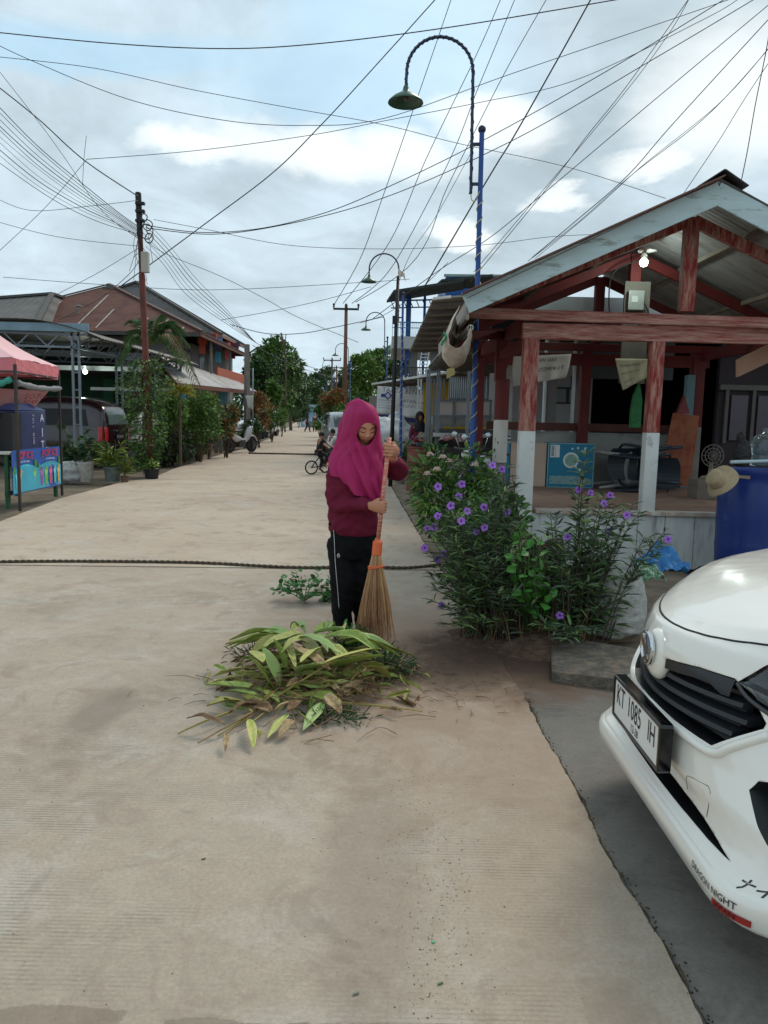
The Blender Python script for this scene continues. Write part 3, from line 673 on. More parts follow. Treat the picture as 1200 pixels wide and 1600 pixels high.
cab.loft(rings); cabn=cab.build('cabin',white,car,auto=.5,fix=True)
glass=M('car glass',(20,24,26),.05,.05,3.,spec=.8)
gl=MB()
def cabp(x,s,t):   # s=-1..1 side, t 0 bottom 1 top
    T=((2.0,.70,.955,.69,.962),(2.35,.74,.93,.66,1.20),(2.72,.76,.93,.60,1.44),(3.3,.76,.94,.59,1.49),(3.9,.75,.95,.58,1.46),(4.2,.73,.95,.60,1.28),(4.38,.72,.93,.68,.97))
    f=lambda i: ip(x,[(r[0],r[i]) for r in T]); hb,zb,ht,zt=f(1),f(2),f(3),f(4)-.04
    return V3(x,YC+s*(hb+(ht-hb)*t+.004),zb+(zt-zb)*t)
for s in (-1,1):
    for xs in ((2.42,3.18),(3.28,3.78),(3.84,4.12)):
        X_=[xs[0]+(xs[1]-xs[0])*i/6 for i in range(7)]; gl.grid([[cabp(x,s,t) for x in X_] for t in (.12,.5,.9)])
gl.grid([[V3(x,YC+s*(.66-.08*((x-2.05)/.6)),z+.004) for s in (-1,-.5,0,.5,1)] for x,z in ((2.06,1.0),(2.35,1.195),(2.68,1.415))])
gl.build('window',glass,car,smooth=True)
rimm=M('rim',(150,152,155),.3,.1,5.,metal=.8); tyre_m=M('tyre',(26,26,27),.85,.2,20.,.4,60.)
def wheel(c,r,w,parent,axis=(0,1,0),name='wheel',tm=None,rm=None,spokes=8):
    c=Vector(c); mb=MB(); mb.lathe([(r*.62,-w/2),(r*.93,-w/2),(r,-w*.3),(r,w*.3),(r*.93,w/2),(r*.62,w/2)],c,32,axis=axis); wo=mb.build(name,tm or tyre_m,parent,auto=.7,fix=True)
    mb=MB(); mb.lathe([(r*.62,-w/2),(r*.64,-w*.45),(r*.58,-w*.3),(.01,-w*.3),(.01,w*.3),(r*.58,w*.3),(r*.64,w*.45),(r*.62,w/2)],c,24,axis=axis); d,a,b=basis(axis)
    for i in range(spokes):
        t_=2*math.pi*i/spokes
        for sg in(1,-1): mb.beam(c+d*sg*w*.36,c+d*sg*w*.42+(a*math.cos(t_)+b*math.sin(t_))*r*.6,r*.14,w*.1,up=d)
    mb.build('rim',rm or rimm,wo,auto=.5); return wo
for x in (1.62,4.05):
    for s in (-1,1): wheel((x,YC+s*.735,.27),.285,.18,car)
for s in (-1,1):
    mb=MB(); mb.sphere(V3(2.45,YC+s*.92,1.0),.1,14,10,(.5,1,.7)); mb.beam(V3(2.45,YC+s*.72,.97),V3(2.45,YC+s*.85,.98),.06,.03); mb.build('mirror',white,car,smooth=True)
# ================================================================ PAVILION (food-stall hut)
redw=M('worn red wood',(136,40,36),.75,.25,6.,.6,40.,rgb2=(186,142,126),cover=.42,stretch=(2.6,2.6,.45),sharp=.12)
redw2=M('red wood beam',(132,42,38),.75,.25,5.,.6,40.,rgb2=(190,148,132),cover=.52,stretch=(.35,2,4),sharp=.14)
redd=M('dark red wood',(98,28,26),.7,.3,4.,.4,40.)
whw=M('white painted wood',(206,208,204),.65,.1,4.,.4,40.,rgb2=(150,146,138),cover=.22,sharp=.05)
fas_m=M('pale blue fascia',(186,206,208),.6,.1,3.,.3,30.,rgb2=(140,150,146),cover=.25,stretch=(.7,1,3),sharp=.05)
zinc=corr('zinc roof',(150,148,146),.076,'Y',.012,.5,.25,.3,(120,100,88),.35)
zinc_r=corr('rusty roof',(120,84,72),.076,'Y',.012,.6,.3,.1,(96,60,50),.5)
greyw=M('grey wood',(112,104,94),.85,.3,5.,.5,40.)
pav=thing('pavilion','open red and white timber hut with a gable roof behind the white car','food hut',(2.8,9.2,0))
Yf=7.6; RX=2.83; 
def post(x,y,z0,z1,w=.135,split=None,mats=None,name='post',round_=False,parent=None):
    parent=parent or pav
    if split is None:
        mb=MB(); mb.beam((x,y,z0),(x,y,z1),w,w,up=(0,1,0)); return mb.build(name,mats or redd,parent,bevel=.006)
    mb=MB(); n=10
    if round_: mb.lathe([(w/2,split),(w/2,z1)],(x,y,0),24); lo=MB(); lo.lathe([(w/2+.002,z0),(w/2+.002,split)],(x,y,0),24)
    else:
        mb.beam((x,y,split),(x,y,z1),w,w,up=(0,1,0)); lo=MB(); lo.beam((x,y,z0),(x,y,split-.001),w+.004,w+.004,up=(0,1,0))
    for q,(m_,mm) in enumerate(((mb,(mats or (redw,whw))[0]),(lo,(mats or (redw,whw))[1]))):
        if q==0: o=m_.build(name,mm,parent,auto=.6,fix=True,bevel=0 if round_ else .005)
        else: m_.build('paint_coat',mm,o,auto=.6,fix=True,bevel=0 if round_ else .005)
    return o
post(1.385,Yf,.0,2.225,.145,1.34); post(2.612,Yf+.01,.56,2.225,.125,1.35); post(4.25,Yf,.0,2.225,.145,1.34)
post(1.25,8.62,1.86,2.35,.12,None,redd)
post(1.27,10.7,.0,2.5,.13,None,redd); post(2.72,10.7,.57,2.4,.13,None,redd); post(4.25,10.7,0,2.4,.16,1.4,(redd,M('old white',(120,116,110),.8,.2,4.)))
post(4.12,10.6,.57,2.1,.11,None,M('teal post',(96,128,134),.7,.2,4.))
def beam(a,b,w,h,m,name='beam',up=(0,0,1)):
    mb=MB(); mb.beam(a,b,w,h,up); return mb.build(name,m,pav,bevel=.006)
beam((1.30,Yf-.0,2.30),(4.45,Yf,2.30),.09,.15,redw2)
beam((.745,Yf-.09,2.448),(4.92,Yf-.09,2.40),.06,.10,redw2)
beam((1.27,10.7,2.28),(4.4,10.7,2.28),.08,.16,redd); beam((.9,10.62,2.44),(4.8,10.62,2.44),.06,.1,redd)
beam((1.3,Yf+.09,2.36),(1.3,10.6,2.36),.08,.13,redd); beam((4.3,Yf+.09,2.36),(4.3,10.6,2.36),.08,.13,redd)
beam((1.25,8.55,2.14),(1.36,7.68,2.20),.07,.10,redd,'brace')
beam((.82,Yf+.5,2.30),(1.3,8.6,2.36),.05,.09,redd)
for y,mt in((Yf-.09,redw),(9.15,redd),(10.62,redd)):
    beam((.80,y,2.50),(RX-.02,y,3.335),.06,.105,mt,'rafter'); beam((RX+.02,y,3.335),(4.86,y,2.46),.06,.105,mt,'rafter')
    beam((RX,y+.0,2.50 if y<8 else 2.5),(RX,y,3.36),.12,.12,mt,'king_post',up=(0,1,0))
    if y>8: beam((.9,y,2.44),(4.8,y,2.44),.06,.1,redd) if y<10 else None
for s in(-1,1):
    for f in (.25,.6,.9):
        x=RX+s*2.1*f; z=3.455-.49*2.1*f; beam((x,6.98,z-.0),(x,10.95,z),.045,.05,greyw,'purlin')
# roof sheets, each side one part; real corrugation in the mesh
def roofside(s):
    mb=MB(); top=[];bot=[]; n=160
    for i in range(n+1):
        y=6.93+(11.0-6.93)*i/n; w=.009*math.sin(2*math.pi*(y/.076)); a=[];b=[]
        for f in (0,.25,.5,.75,1.):
            x=RX+s*2.14*f; z=3.545-.492*2.14*f*(1 if s<0 else .985)+w; a.append(V3(x,y,z)); b.append(V3(x,y,z-.004))
        top.append(a);bot.append(b)
    mb.grid(top if s<0 else top[::-1]); mb.grid(bot[::-1] if s<0 else bot); return mb.build('roof_sheet',zinc_r if s<0 else M('zinc plain',(150,150,150),.5,.25,2.,metal=.2,rgb2=(120,110,100),cover=.3,stretch=(.4,3,1)),pav,smooth=True)
for s in(-1,1): roofside(s)
for s,x1,z1 in((-1,.675,2.455),(1,4.96,2.44)):
    mb=MB(); mb.beam((x1,6.95,z1),(RX-s*.02,6.95+.002*s,3.437),.028,.185); mb.build('fascia',fas_m,pav,bevel=.004)
mb=MB(); mb.beam((.64,6.9,2.525),(RX,6.9,3.545),.16,.012); mb.build('roof_edge',zinc_r,pav)
mb=MB()
mb.slab([V3(RX-.2,6.86,3.46),V3(RX+.01,6.86,3.60),V3(RX+.01,11,3.60),V3(RX-.2,11,3.46)],.01); mb.slab([V3(RX+.01,6.86,3.60),V3(RX+.22,6.86,3.47),V3(RX+.22,11,3.47),V3(RX+.01,11,3.60)],.01)
mb.build('ridge_cap',M('dark ridge',(58,54,52),.6,.3,4.,.3),pav)
# left eave edge, rolled tarpaulin hanging below it with a plastic pipe
mb=MB(); mb.beam((.70,6.98,2.40),(.72,10.9,2.38),.03,.16,up=(0,0,1)); mb.build('eave_board',M('eave board',(158,150,140),.8,.2,3.,.3),pav)
# deck and plank front
deck_m=M('deck lino',(148,116,100),.7,.2,3.,.2,20.,rgb2=(112,92,82),cover=.4,stretch=(1,2,1))
mb=MB(); mb.bbox((1.33,Yf+.02,.505),(4.4,10.95,.57)); mb.build('deck',deck_m,pav,bevel=.006)
mb=MB(); mb.bbox((1.5,Yf-.075,.535),(4.42,Yf+.06,.575)); mb.build('deck_edge',M('edge board',(170,150,132),.7,.2,6.,.4,rgb2=(190,186,178),cover=.5),pav,bevel=.004)
x=1.47; k=0
wallp=M('white planks',(196,200,198),.6,.12,3.,.3,30.,rgb2=(150,152,150),cover=.25,stretch=(3,1,.6))
while x<4.4:
    w=.27+.05*((k*7)%3-1)*.5; mb=MB(); mb.bbox((x,Yf-.04-.002*(k%2),.0),(min(x+w-.006,4.42),Yf-.012,.53)); mb.build('plank',wallp,pav,bevel=.003); x+=w; k+=1
mb=MB(); mb.bbox((1.30,Yf+.08,0),(1.34,10.7,.5)); mb.build('side_wall',wallp,pav,bevel=.003)
# back rail, back panels
beam((1.4,10.78,1.36),(4.3,10.78,1.36),.05,.11,M('brown rail',(88,46,36),.7,.3,4.),'rail')
mb=MB(); mb.bbox((2.0,10.82,.57),(4.2,10.86,1.29)); mb.build('back_panel',M('grey panel',(158,158,154),.7,.12,2.,rgb2=(120,116,110),cover=.3),pav,bevel=.004)
# ---- things in and around the hut
def boxthing(name,label,cat,a,b,m,rz=0,bevel=.006,**k):
    a=Vector(a);b=Vector(b); mb=MB(); mb.box((a+b)/2,[abs(b[i]-a[i]) for i in range(3)],rz); return mb.build(name,m,bevel=bevel,label=label,cat=cat,**k)
cardb=M('cardboard',(158,136,116),.85,.12,6.,.2,40.)
tealbox=M('blue carton',(18,122,156),.6,.08,5.)
def carton(y,x0,x1,z0,z1):
    t=thing('water_carton','bright blue cardboard carton showing a white ball and a bottle on the hut floor','carton',((x0+x1)/2,y,z0))
    mb=MB(); mb.bbox((x0,y,z0),(x1,y+.3,z1)); mb.build('carton_box',tealbox,t,bevel=.006)
    w=x1-x0;h=z1-z0; yy=y-.002; wm=M('print white',(214,220,220),.6,.08,8.)
    mb=MB(); 
    for a,b,c,d in ((0,0,1,.012),(0,.985,1,1),(0,0,.014,1),(.986,0,1,1)): mb.bbox((x0+w*a,yy,z0+h*b),(x0+w*c,yy-.001,z0+h*d))
    mb.build('border',M('print pale',(150,190,190),.6),t)
    mb=MB(); mb.bbox((x0+w*.05,yy,z0+h*.68),(x0+w*.25,yy-.001,z0+h*.96)); mb.build('label_panel',wm,t)
    mb=MB()
    for i in range(9): mb.bbox((x0+w*.07,yy-.0015,z0+h*(.71+i*.026)),(x0+w*.13,yy-.002,z0+h*(.725+i*.026)))
    mb.bbox((x0+w*.155,yy-.0015,z0+h*.71),(x0+w*.16,yy-.002,z0+h*.93)); mb.build('print',M('ink',(40,44,48),.6),t)
    mb=MB(); mb.lathe([(.001,0),(w*.17,0),(w*.17,.0015)],(x0+w*.5,yy,z0+h*.62),30,axis=(0,-1,0)); mb.build('ball_print',wm,t)
    mb=MB(); mb.lathe([(w*.05,0),(w*.13,0),(w*.13,.001)],(x0+w*.5,yy-.002,z0+h*.62),30,axis=(0,-1,0)); mb.build('ball_print',M('print green grey',(130,168,158),.6,.3,30.),t)
    for dx,dz,r in ((.52,.88,.022),(.64,.90,.024),(.73,.83,.02),(.80,.9,.024),(.70,.42,.02),(.76,.33,.02),(.84,.36,.022),(.62,.47,.016)):
        mb=MB(); mb.lathe([(w*r*.5,0),(w*r,0),(w*r,.001)],(x0+w*dx,yy,z0+h*dz),12,axis=(0,-1,0)); mb.build('bubble_print',wm,t)
    mb=MB(); pts=[V3(x0+w*a,yy-.0015,z0+h*b) for a,b in ((.05,.08),(.05,.26),(.62,.27),(.78,.24),(.95,.20),(.97,.14),(.95,.08),(.78,.07))]; mb.prism(pts,(0,-.001,0)); mb.build('bottle_print',M('bottle print',(120,158,160),.5,.5,18.,stretch=(1,1,4)),t)
_a=W(857,692,10.1);_b=W(926,761,10.1); carton(10.1,_a.x,_b.x,.572,_a.z)
mb=MB(); mb.bbox((1.72,8.12,.57),(2.19,8.4,.755)); mb.build('wooden_crate',greyw,label='low grey crate under the blue carton in the hut',cat='crate',bevel=.006) if False else None
t=thing('cardboard_box','plain tan cardboard box with a teal side left of the blue carton','box',(1.9,10.3,.575)); mb=MB(); mb.bbox((W(799,700,10.1).x,10.12,.575),(W(855,700,10.1).x,10.5,W(830,692,10.1).z)); mb.build('box_body',M('pale cardboard',(190,168,152),.85,.08,4.),t,bevel=.005); mb=MB(); _x=W(798,700,10.1).x; mb.bbox((_x-.012,10.13,.58),(_x-.002,10.5,W(830,693,10.1).z)); mb.build('printed_side',tealbox,t)
if 0: mb=MB(); mb.build('low_bench',M('bench wood',(116,84,70),.75,.25,4.,.3,rgb2=(96,74,66)),label='low wooden platform under the cartons in the hut',cat='platform',bevel=.01)
# stacked chairs lying on their side: dark grey plastic
chm=M('dark plastic',(32,44,54),.4,.1,6.); chw=M('white plastic',(168,168,166),.45,.1,5.)
def plastic_chair(loc,rx,rz,m,label):
    t=thing('plastic_chair',label,'chair',(0,0,0),'plastic chairs lying in the hut')
    mb=MB(); mb.grid([[V3(-.22+.44*i/6,-.2+.42*j/6,.42+.012*math.cos(i)+.02*(j/6)**3) for i in range(7)] for j in range(7)]); s_=mb.mesh('x',m); s_=evalmods(s_,[('SOLIDIFY',dict(thickness=.02))]); s_.name='seat'; link_mesh('seat',s_,t)
    P=[[V3((-.2+.4*i/8),.21+.10*(j/6)+.05*(1-abs(i/4-1)**2)*0-.05*abs(i/4-1)**2,.44+.36*j/6-.05*abs(i/4-1)**3*(j/6)) for i in range(9)] for j in range(7)]
    mb=MB(); mb.grid(P); s_=evalmods(mb.mesh('x',m),[('SOLIDIFY',dict(thickness=.02))]); link_mesh('backrest',s_,t)
    for sx in(-1,1):
        for sy in(-1,1): mb=MB(); mb.tube([(sx*.19,sy*.17,.43),(sx*.23,sy*.22,0)],[.026,.018],8); mb.build('leg',m,t,smooth=True)
        mb=MB(); mb.tube(cat_rom([V3(sx*.2,.27,.66),V3(sx*.255,.12,.66),V3(sx*.26,-.12,.64),V3(sx*.22,-.2,.43)],5),.02,8,ell=.7); mb.build('armrest',m,t,smooth=True)
    t.location=loc; t.rotation_euler=(rx[0],rx[1],rz); return t
plastic_chair((3.75,9.9,.92),(math.radians(8),math.radians(-92),0),math.radians(-10),chm,'dark plastic chair lying on its side against the cardboard panel')
plastic_chair((2.75,10.2,.82),(0,math.radians(90),0),math.radians(15),chw,'pale plastic chair lying on its side right of the blue carton')
plastic_chair((2.95,9.9,.80),(math.radians(14),math.radians(90),0),math.radians(-8),chm,'dark plastic chair lying on its side in front of the pale one')
def card(label,px,D,m,th=.02,name='cardboard_sheet',cat='sheet'):
    mb=MB(); mb.prism([W(a,b,D+(c if True else 0)) for a,b,c in [(q+(0,))[:3] for q in px]],V3(0,th,0)); return mb.build(name,m,label=label,cat=cat,fix=True)
card('orange stained cardboard sheet leaning behind the dark chairs',[(1052,645),(1093,650),(1078,760),(1028,757)],10.2,M('orange card',(150,92,64),.8,.25,3.,rgb2=(140,60,44),cover=.4))
card('long tan cardboard folded over the right side beam of the hut',[(1153,562),(1215,532),(1215,560),(1153,589)],8.0,M('tan card',(176,140,118),.85,.1,4.),.05)
card('red plastic bag hanging in the dark behind the cardboard sheet',[(1058,646),(1070,618),(1078,646)],9.9,M('red bag',(120,24,24),.4,.3,8.,.5),.08,'plastic_bag','bag')
card('green plastic bag hanging beside the right front post of the hut',[(986,668),(988,640),(992,618),(1000,600),(1004,625),(1001,668)],9.8,M('green bag',(12,120,52),.4,.3,10.,.8,20.),.1,'plastic_bag','bag')
# fan on a small carton
t=thing('desk_fan','old grey desk fan lying on a small carton near the blue drum','fan',(3.4,9.1,.57))
c0=W(1112,712,9.1)
mb=MB()
for k_ in range(8):
    a=math.pi*k_/8; P=[c0+V3(math.cos(2*math.pi*i/24)*.13,math.cos(a)*math.sin(2*math.pi*i/24)*.06,math.sin(2*math.pi*i/24)*.13*1) for i in range(24)]
for r in (.05,.09,.13): mb.tube([c0+V3(math.cos(2*math.pi*i/24)*r,-.03,math.sin(2*math.pi*i/24)*r) for i in range(24)],.005,5,closed=True)
for k_ in range(12): a=2*math.pi*k_/12; mb.tube([c0+V3(0,-.05,0),c0+V3(math.cos(a)*.13,-.03,math.sin(a)*.13)],.003,4)
mb.build('fan_cage',M('fan grey',(120,116,108),.5,.2,8.),t)
mb=MB(); mb.lathe([(.11,0),(.12,.01),(.1,.03),(.03,.05),(.02,.2)],V3(c0.x,9.1,.80),20); mb.build('fan_base',M('fan beige',(140,130,112),.5,.15,8.),t,smooth=True)
boxthing('small_carton','small carton with a turquoise band under the desk fan','carton',(c0.x-.2,8.95,.572),(c0.x+.24,9.25,.80),M('dull card',(120,110,98),.85,.15,5.,rgb2=(30,130,150),cover=.18,stretch=(.2,.2,2)))
# blue drum
bluem=M('blue drum plastic',(20,48,122),.38,.12,3.,.2,10.,rgb2=(50,74,140),cover=.2,sharp=.05)
dr=thing('plastic_drum','big blue plastic drum standing behind the white car bonnet','drum',(3.36,7.02,0))
prof=[(.02,.02),(.265,.02),(.285,.05),(.292,.2),(.298,.3),(.295,.32),(.300,.5),(.300,.72),(.292,.80),(.285,.86),(.283,.93),(.296,.95),(.296,.985),(.278,.99),(.268,.96),(.268,.7),(.02,.7)]
mb=MB(); mb.lathe(prof,(3.38,7.02,.06),44); mb.build('drum_body',bluem,dr,auto=.9,fix=True)
mb=MB()
for k_ in range(14):
    a=random.uniform(0,6.28); r=random.uniform(0,.2); mb.box((3.38+math.cos(a)*r,7.02+math.sin(a)*r,.99+random.uniform(-.03,.02)),(.2,.12,.03),a,random.uniform(-.3,.3))
mb.build('rubbish',M('rubbish in the drum',(150,134,120),.85,.4,9.),dr,kind='stuff') 
mb=MB(); mb.tube([W(1142,722,6.75),W(1215,720,6.9)],.016,10); mb.build('plastic_pipe',M('pale pipe',(176,196,202),.4,.08,5.),smooth=True,label='pale plastic pipe lying across the rim of the blue drum',cat='pipe')
# straw hat hanging on the drum
def hat():
    c=W(1126,752,6.62); rings=[]; t=thing('straw_hat','faded straw hat hanging on the left side of the blue drum','hat',c)
    R=Matrix.Rotation(math.radians(-62),3,'Y')@Matrix.Rotation(math.radians(12),3,'X')
    for r,z in ((.185,-.01),(.15,.012),(.10,.018),(.092,.05),(.085,.09),(.06,.108),(.005,.112)):
        rings.append([c+R@V3(math.cos(a)*r*(.8 if r>.11 else .9)*(1+.05*math.sin(3*a)),math.sin(a)*r,z+.02*math.sin(2*a)*(r>.12)) for a in [2*math.pi*i/28 for i in range(28)]])
    mb=MB(); mb.loft(rings[:3],caps=False); mb.build('brim',M('straw',(168,148,118),.85,.15,30.,.5,90.),t,smooth=True); mb=MB(); mb.loft(rings[2:],caps=False); mb.build('hat_crown',M('straw',(0,0,0)),t,smooth=True)
hat()
# clear water jug and black bag at the right
mb=MB(); c_=W(1195,690,8.0); mb.lathe([(.02,0),(.13,0),(.14,.02),(.14,.1),(.132,.11),(.14,.12),(.14,.22),(.11,.3),(.03,.34),(.028,.39)],c_-V3(0,0,.25),28); mb.build('water_jug',M('jug plastic',(176,196,204),.08,.05,4.,trans=.85),label='clear water jug behind the blue drum at the right edge',cat='water jug',smooth=True,fix=True)
mb=MB(); mb.sphere(W(1160,712,7.9),.1,14,10,(.9,.8,1.7)); mb.sphere(W(1158,684,7.9),.05,10,8,(1,.8,1.2)); bm_=remesh(mb,.012,2); setmat(bm_,M('black bag',(20,20,22),.35,.2,10.,1.,25.)); tagp(link_mesh('plastic_bag',bm_,None),'knotted black plastic bag between the drum and the water jug','bag')
# lit bulb under the roof
bp_=W(1006,410,8.6); t=thing('light_bulb','lit round bulb hanging under the hut roof','lamp',bp_+V3(0,0,.1))
mb=MB(); mb.sphere(bp_,.045,18,12); mb.build('bulb',M('lit bulb',(225,255,235),.3,0,emit=9.),t,smooth=True)
mb=MB(); mb.lathe([(.03,0),(.032,.06),(.02,.08)],bp_+V3(0,0,.04),14); mb.build('socket',M('socket',(200,200,196),.5),t,smooth=True,fix=True); mb=MB(); mb.lathe([(.1,0),(.1,.02),(.03,.03)],bp_+V3(.06,.1,.135),18); mb.build('ceiling_plate',M('socket',(0,0,0)),t,smooth=True,fix=True)
mb=MB(); mb.tube([bp_+V3(0,0,.1),bp_+V3(.03,.05,.15),bp_+V3(.05,.1,.16)],.008,6); mb.build('cable',M('black cable',(18,18,20),.6),t)
pl_=bpy.data.lights.new('bulb_light','POINT'); pl_.energy=14; pl_.color=(.85,1,.92); pl_.shadow_soft_size=.06; po=bpy.data.objects.new('bulb_light',pl_); COL.objects.link(po); po.location=bp_-V3(0,.02,.07)
# electricity meter on the inner post
t=thing('electricity_meter','grey electricity meter box on a board on the inner king post','meter',W(990,520,9.05)); 
mb=MB(); a_=W(976,440,9.05); b_=W(1006,600,9.05); mb.bbox((a_.x,9.02,b_.z),(b_.x,9.06,a_.z)); mb.build('board',M('meter board',(92,88,80),.8,.2,5.),t,bevel=.004)
mb=MB(); a_=W(980,455,9); b_=W(1003,486,9); mb.bbox((a_.x,8.93,b_.z),(b_.x,9.02,a_.z)); o_=mb.build('meter_case',M('meter grey',(120,124,120),.5,.1,6.),t,bevel=.01)
mb=MB(); a_=W(984,464,9); b_=W(993,474,9); mb.bbox((a_.x,8.925,b_.z),(b_.x,8.93,a_.z)); mb.build('dial_window',M('dial',(170,176,170),.2),o_)
mb=MB(); a_=W(981,492,9); b_=W(1002,520,9); mb.bbox((a_.x,8.96,b_.z),(b_.x,9.02,a_.z)); mb.build('fuse_box',M('fuse dark',(70,72,70),.5,.1,6.),t,bevel=.01)
mb=MB(); mb.tube(cat_rom([W(1005,470,8.95),W(1012,500,8.95),W(960,510,8.95),W(952,450,8.95),W(965,420,9.0),W(1006,405,8.9)],6),.008,6); mb.build('cable',M('black cable',(0,0,0)),t)
# cloth banners hung under the rear beam (lettering blurred away in the photo, kept as short lines of type)
clothm=M('banner cloth',(190,186,178),.8,.08,3.,.4,12.); cloth2=M('yellowed banner',(176,172,142),.8,.1,3.,.3,12.); ink=M('banner ink',(64,62,66),.8); inkb=M('banner blue',(44,86,140),.8)
def banner(px,D,m,label,lines,dD=0.,folds=.02,ncol=26,nrow=12,name='cloth_banner'):
    tl,tr,br,bl=[W(a,b,D+(dD if i in(1,2) else 0)) for i,(a,b) in enumerate(px)]
    t=thing(name,label,'banner',(tl+tr)/2)
    def pt(u,v,o=0.):
        p=tl.lerp(tr,u).lerp(bl.lerp(br,u),v); p.y+=folds*math.sin(u*9+v*4)*(.3+v)+folds*.6*math.sin(u*23+1)*v-o; return p
    mb=MB(); mb.grid([[pt(i/ncol,j/nrow) for i in range(ncol+1)] for j in range(nrow+1)]); me=evalmods(mb.mesh('c',m),[('SOLIDIFY',dict(thickness=.002))]); me.polygons.foreach_set('use_smooth',[True]*len(me.polygons)); link_mesh('cloth',me,t)
    wv=(tr-tl).length; hv=(bl-tl).length
    for txt,size,u0,v0,sx,mt in lines:
        cu=bpy.data.curves.new('t','FONT'); cu.body=txt; cu.size=size; cu.align_y='CENTER'; cu.resolution_u=1
        ob=bpy.data.objects.new('t',cu); COL.objects.link(ob); dg=bpy.context.evaluated_depsgraph_get(); me=bpy.data.meshes.new_from_object(ob.evaluated_get(dg)); bpy.data.objects.remove(ob)
        for vx in me.vertices:
            a,b=vx.co.x*sx/wv,vx.co.y/hv; vx.co=pt(u0+a,v0-b,.004)
        me.materials.append(mt); link_mesh('banner_lettering',me,t)
    return t
banner([(802,557),(893,553),(884,590),(800,604)],8.5,clothm,'creased white banner hanging under the beam beside the left front post',[('PANTUAN SARA',.065,.22,.2,.8,ink),('NYEMPROT',.075,.42,.55,.9,ink),('www.banyu',.05,.12,.88,1.,inkb)],.2,.03)
banner([(961,560),(1012,561),(1014,588),(973,610)],8.6,cloth2,'yellowed poster hanging aslant beside the right front post',[('SEGALA PAKET',.05,.1,.25,.8,ink),('harga hemat semua',.035,.1,.5,.9,ink),('telp 0812 34',.035,.1,.78,.9,ink)],.1,.012)
# rolled white tarpaulin hanging at the left eave
mb=MB(); P=[]
secs=[(6.95,[(735,478),(722,510),(714,545),(700,560),(693,545),(702,500),(716,478)])]
def sheetroll():
    pr=[(6.86,[(718,476),(708,500),(701,520),(701,534),(708,543),(718,543),(727,534),(733,520),(736,506)]),
        (6.93,[(716,480),(702,508),(695,532),(696,552),(706,562),(718,560),(728,548),(734,530),(737,512)]),
        (7.05,[(713,488),(697,518),(691,542),(692,561),(704,574),(717,573),(728,562),(734,542),(738,520)]),
        (7.5,[(714,500),(700,530),(695,548),(697,562),(706,571),(717,571),(727,562),(733,546),(737,528)]),
        (8.3,[(716,515),(706,536),(702,548),(704,558),(711,564),(718,564),(725,558),(730,548),(733,536)]),
        (9.6,[(718,535),(713,545),(711,552),(713,558),(717,560),(721,560),(725,556),(728,551),(730,545)])]
    rows=[cat_rom([W(x,y,D) for x,y in l],3) for D,l in pr]; cols=[cat_rom([r[j] for r in rows],4) for j in range(len(rows[0]))]
    for j,c in enumerate(cols):
        for i,p in enumerate(c): c[i]=p+V3(.006*math.sin(j*1.7+i*.4),0,.007*noise.noise(p*14))
    mb=MB(); mb.grid(cols); me=evalmods(mb.mesh('t',M('dirty tarp',(206,196,182),.7,.1,2.,.6,10.,rgb2=(122,84,60),cover=.36,sharp=.14)),[('SOLIDIFY',dict(thickness=.006)),('SUBSURF',dict(levels=1))]); me.polygons.foreach_set('use_smooth',[True]*len(me.polygons))
    return me
t=thing('rolled_tarpaulin','dirty white tarpaulin sagging in a roll under the left eave of the hut','tarpaulin',(.68,8.5,2.1)); link_mesh('sheet',sheetroll(),t)
mb=MB(); mb.lathe([(.018,0),(.03,0),(.03,2.6),(.018,2.6),(.018,0)],W(735,512,7.1),16,axis=(.02,1,.02),caps=False); mb.build('pipe',M('pvc pipe',(196,190,180),.5,.1,4.),t,smooth=True)
mb=MB(); mb.tube([W(697,528,6.9),W(694,520,6.9),W(698,527,6.88),W(692,534,6.9),W(690,540,6.9)],.012,6); mb.build('green_tie',M('green string',(10,130,80),.6),t)
# round painted pipe post beside the hut
pp=thing('pipe_post','round post painted red above white with flaking dark spots beside the hut','post',(1.262,8.52,0))
mb=MB(); mb.lathe([(.078,1.44),(.078,1.87),(.06,1.88)],(1.25,8.42,0),28); mb.build('red_band',redd,pp,auto=.6,fix=True)
mb=MB(); mb.lathe([(.079,.98),(.079,1.439)],(1.25,8.42,0),28); mb.build('white_band',M('flaking white',(200,196,188),.6,.08,5.,.2,30.,rgb2=(52,38,32),cover=.22,sharp=.02),pp,auto=.6,fix=True)
mb=MB(); mb.beam((1.262,8.45,0),(1.262,8.45,.98),.11,.11,up=(0,1,0)); mb.build('post_foot',M('grey timber',(146,140,130),.8,.2,5.,.4),pp,bevel=.006)
# sack, stump, blue plastic, curb block
def blobmesh(parts,vox,m,noise_amp=0.,freq=5.,smooth=2,seed=0.):
    mb=MB()
    for c,r,s_ in parts: mb.sphere(c,r,20,14,s_)
    me=remesh(mb,vox,smooth)
    if noise_amp:
        nn=[v.normal.copy() for v in me.vertices]
        for v,n_ in zip(me.vertices,nn): v.co+=n_*noise_amp*(noise.noise(v.co*freq+V3(seed,0,0))+.5*noise.noise(v.co*freq*2.5+V3(0,seed,0)))
    return setmat(me,m)
mb=MB(); c0=V3(1.58,5.22,-.01); rings=[]
for z,rx,ry,dx in ((.0,.20,.17,0),(.03,.235,.21,0),(.12,.25,.22,0),(.25,.24,.215,.0),(.36,.225,.2,-.01),(.44,.2,.17,-.02),(.50,.13,.10,-.04),(.53,.06,.05,-.05),(.56,.085,.06,-.06)):
    rings.append([c0+V3(dx+rx*math.cos(a)*(1+.05*math.sin(3*a+z*9)),ry*math.sin(a)*(1+.04*math.cos(4*a)),z) for a in [2*math.pi*i/48 for i in range(48)]])
mb.loft(rings); me=remesh(mb,.012,3)
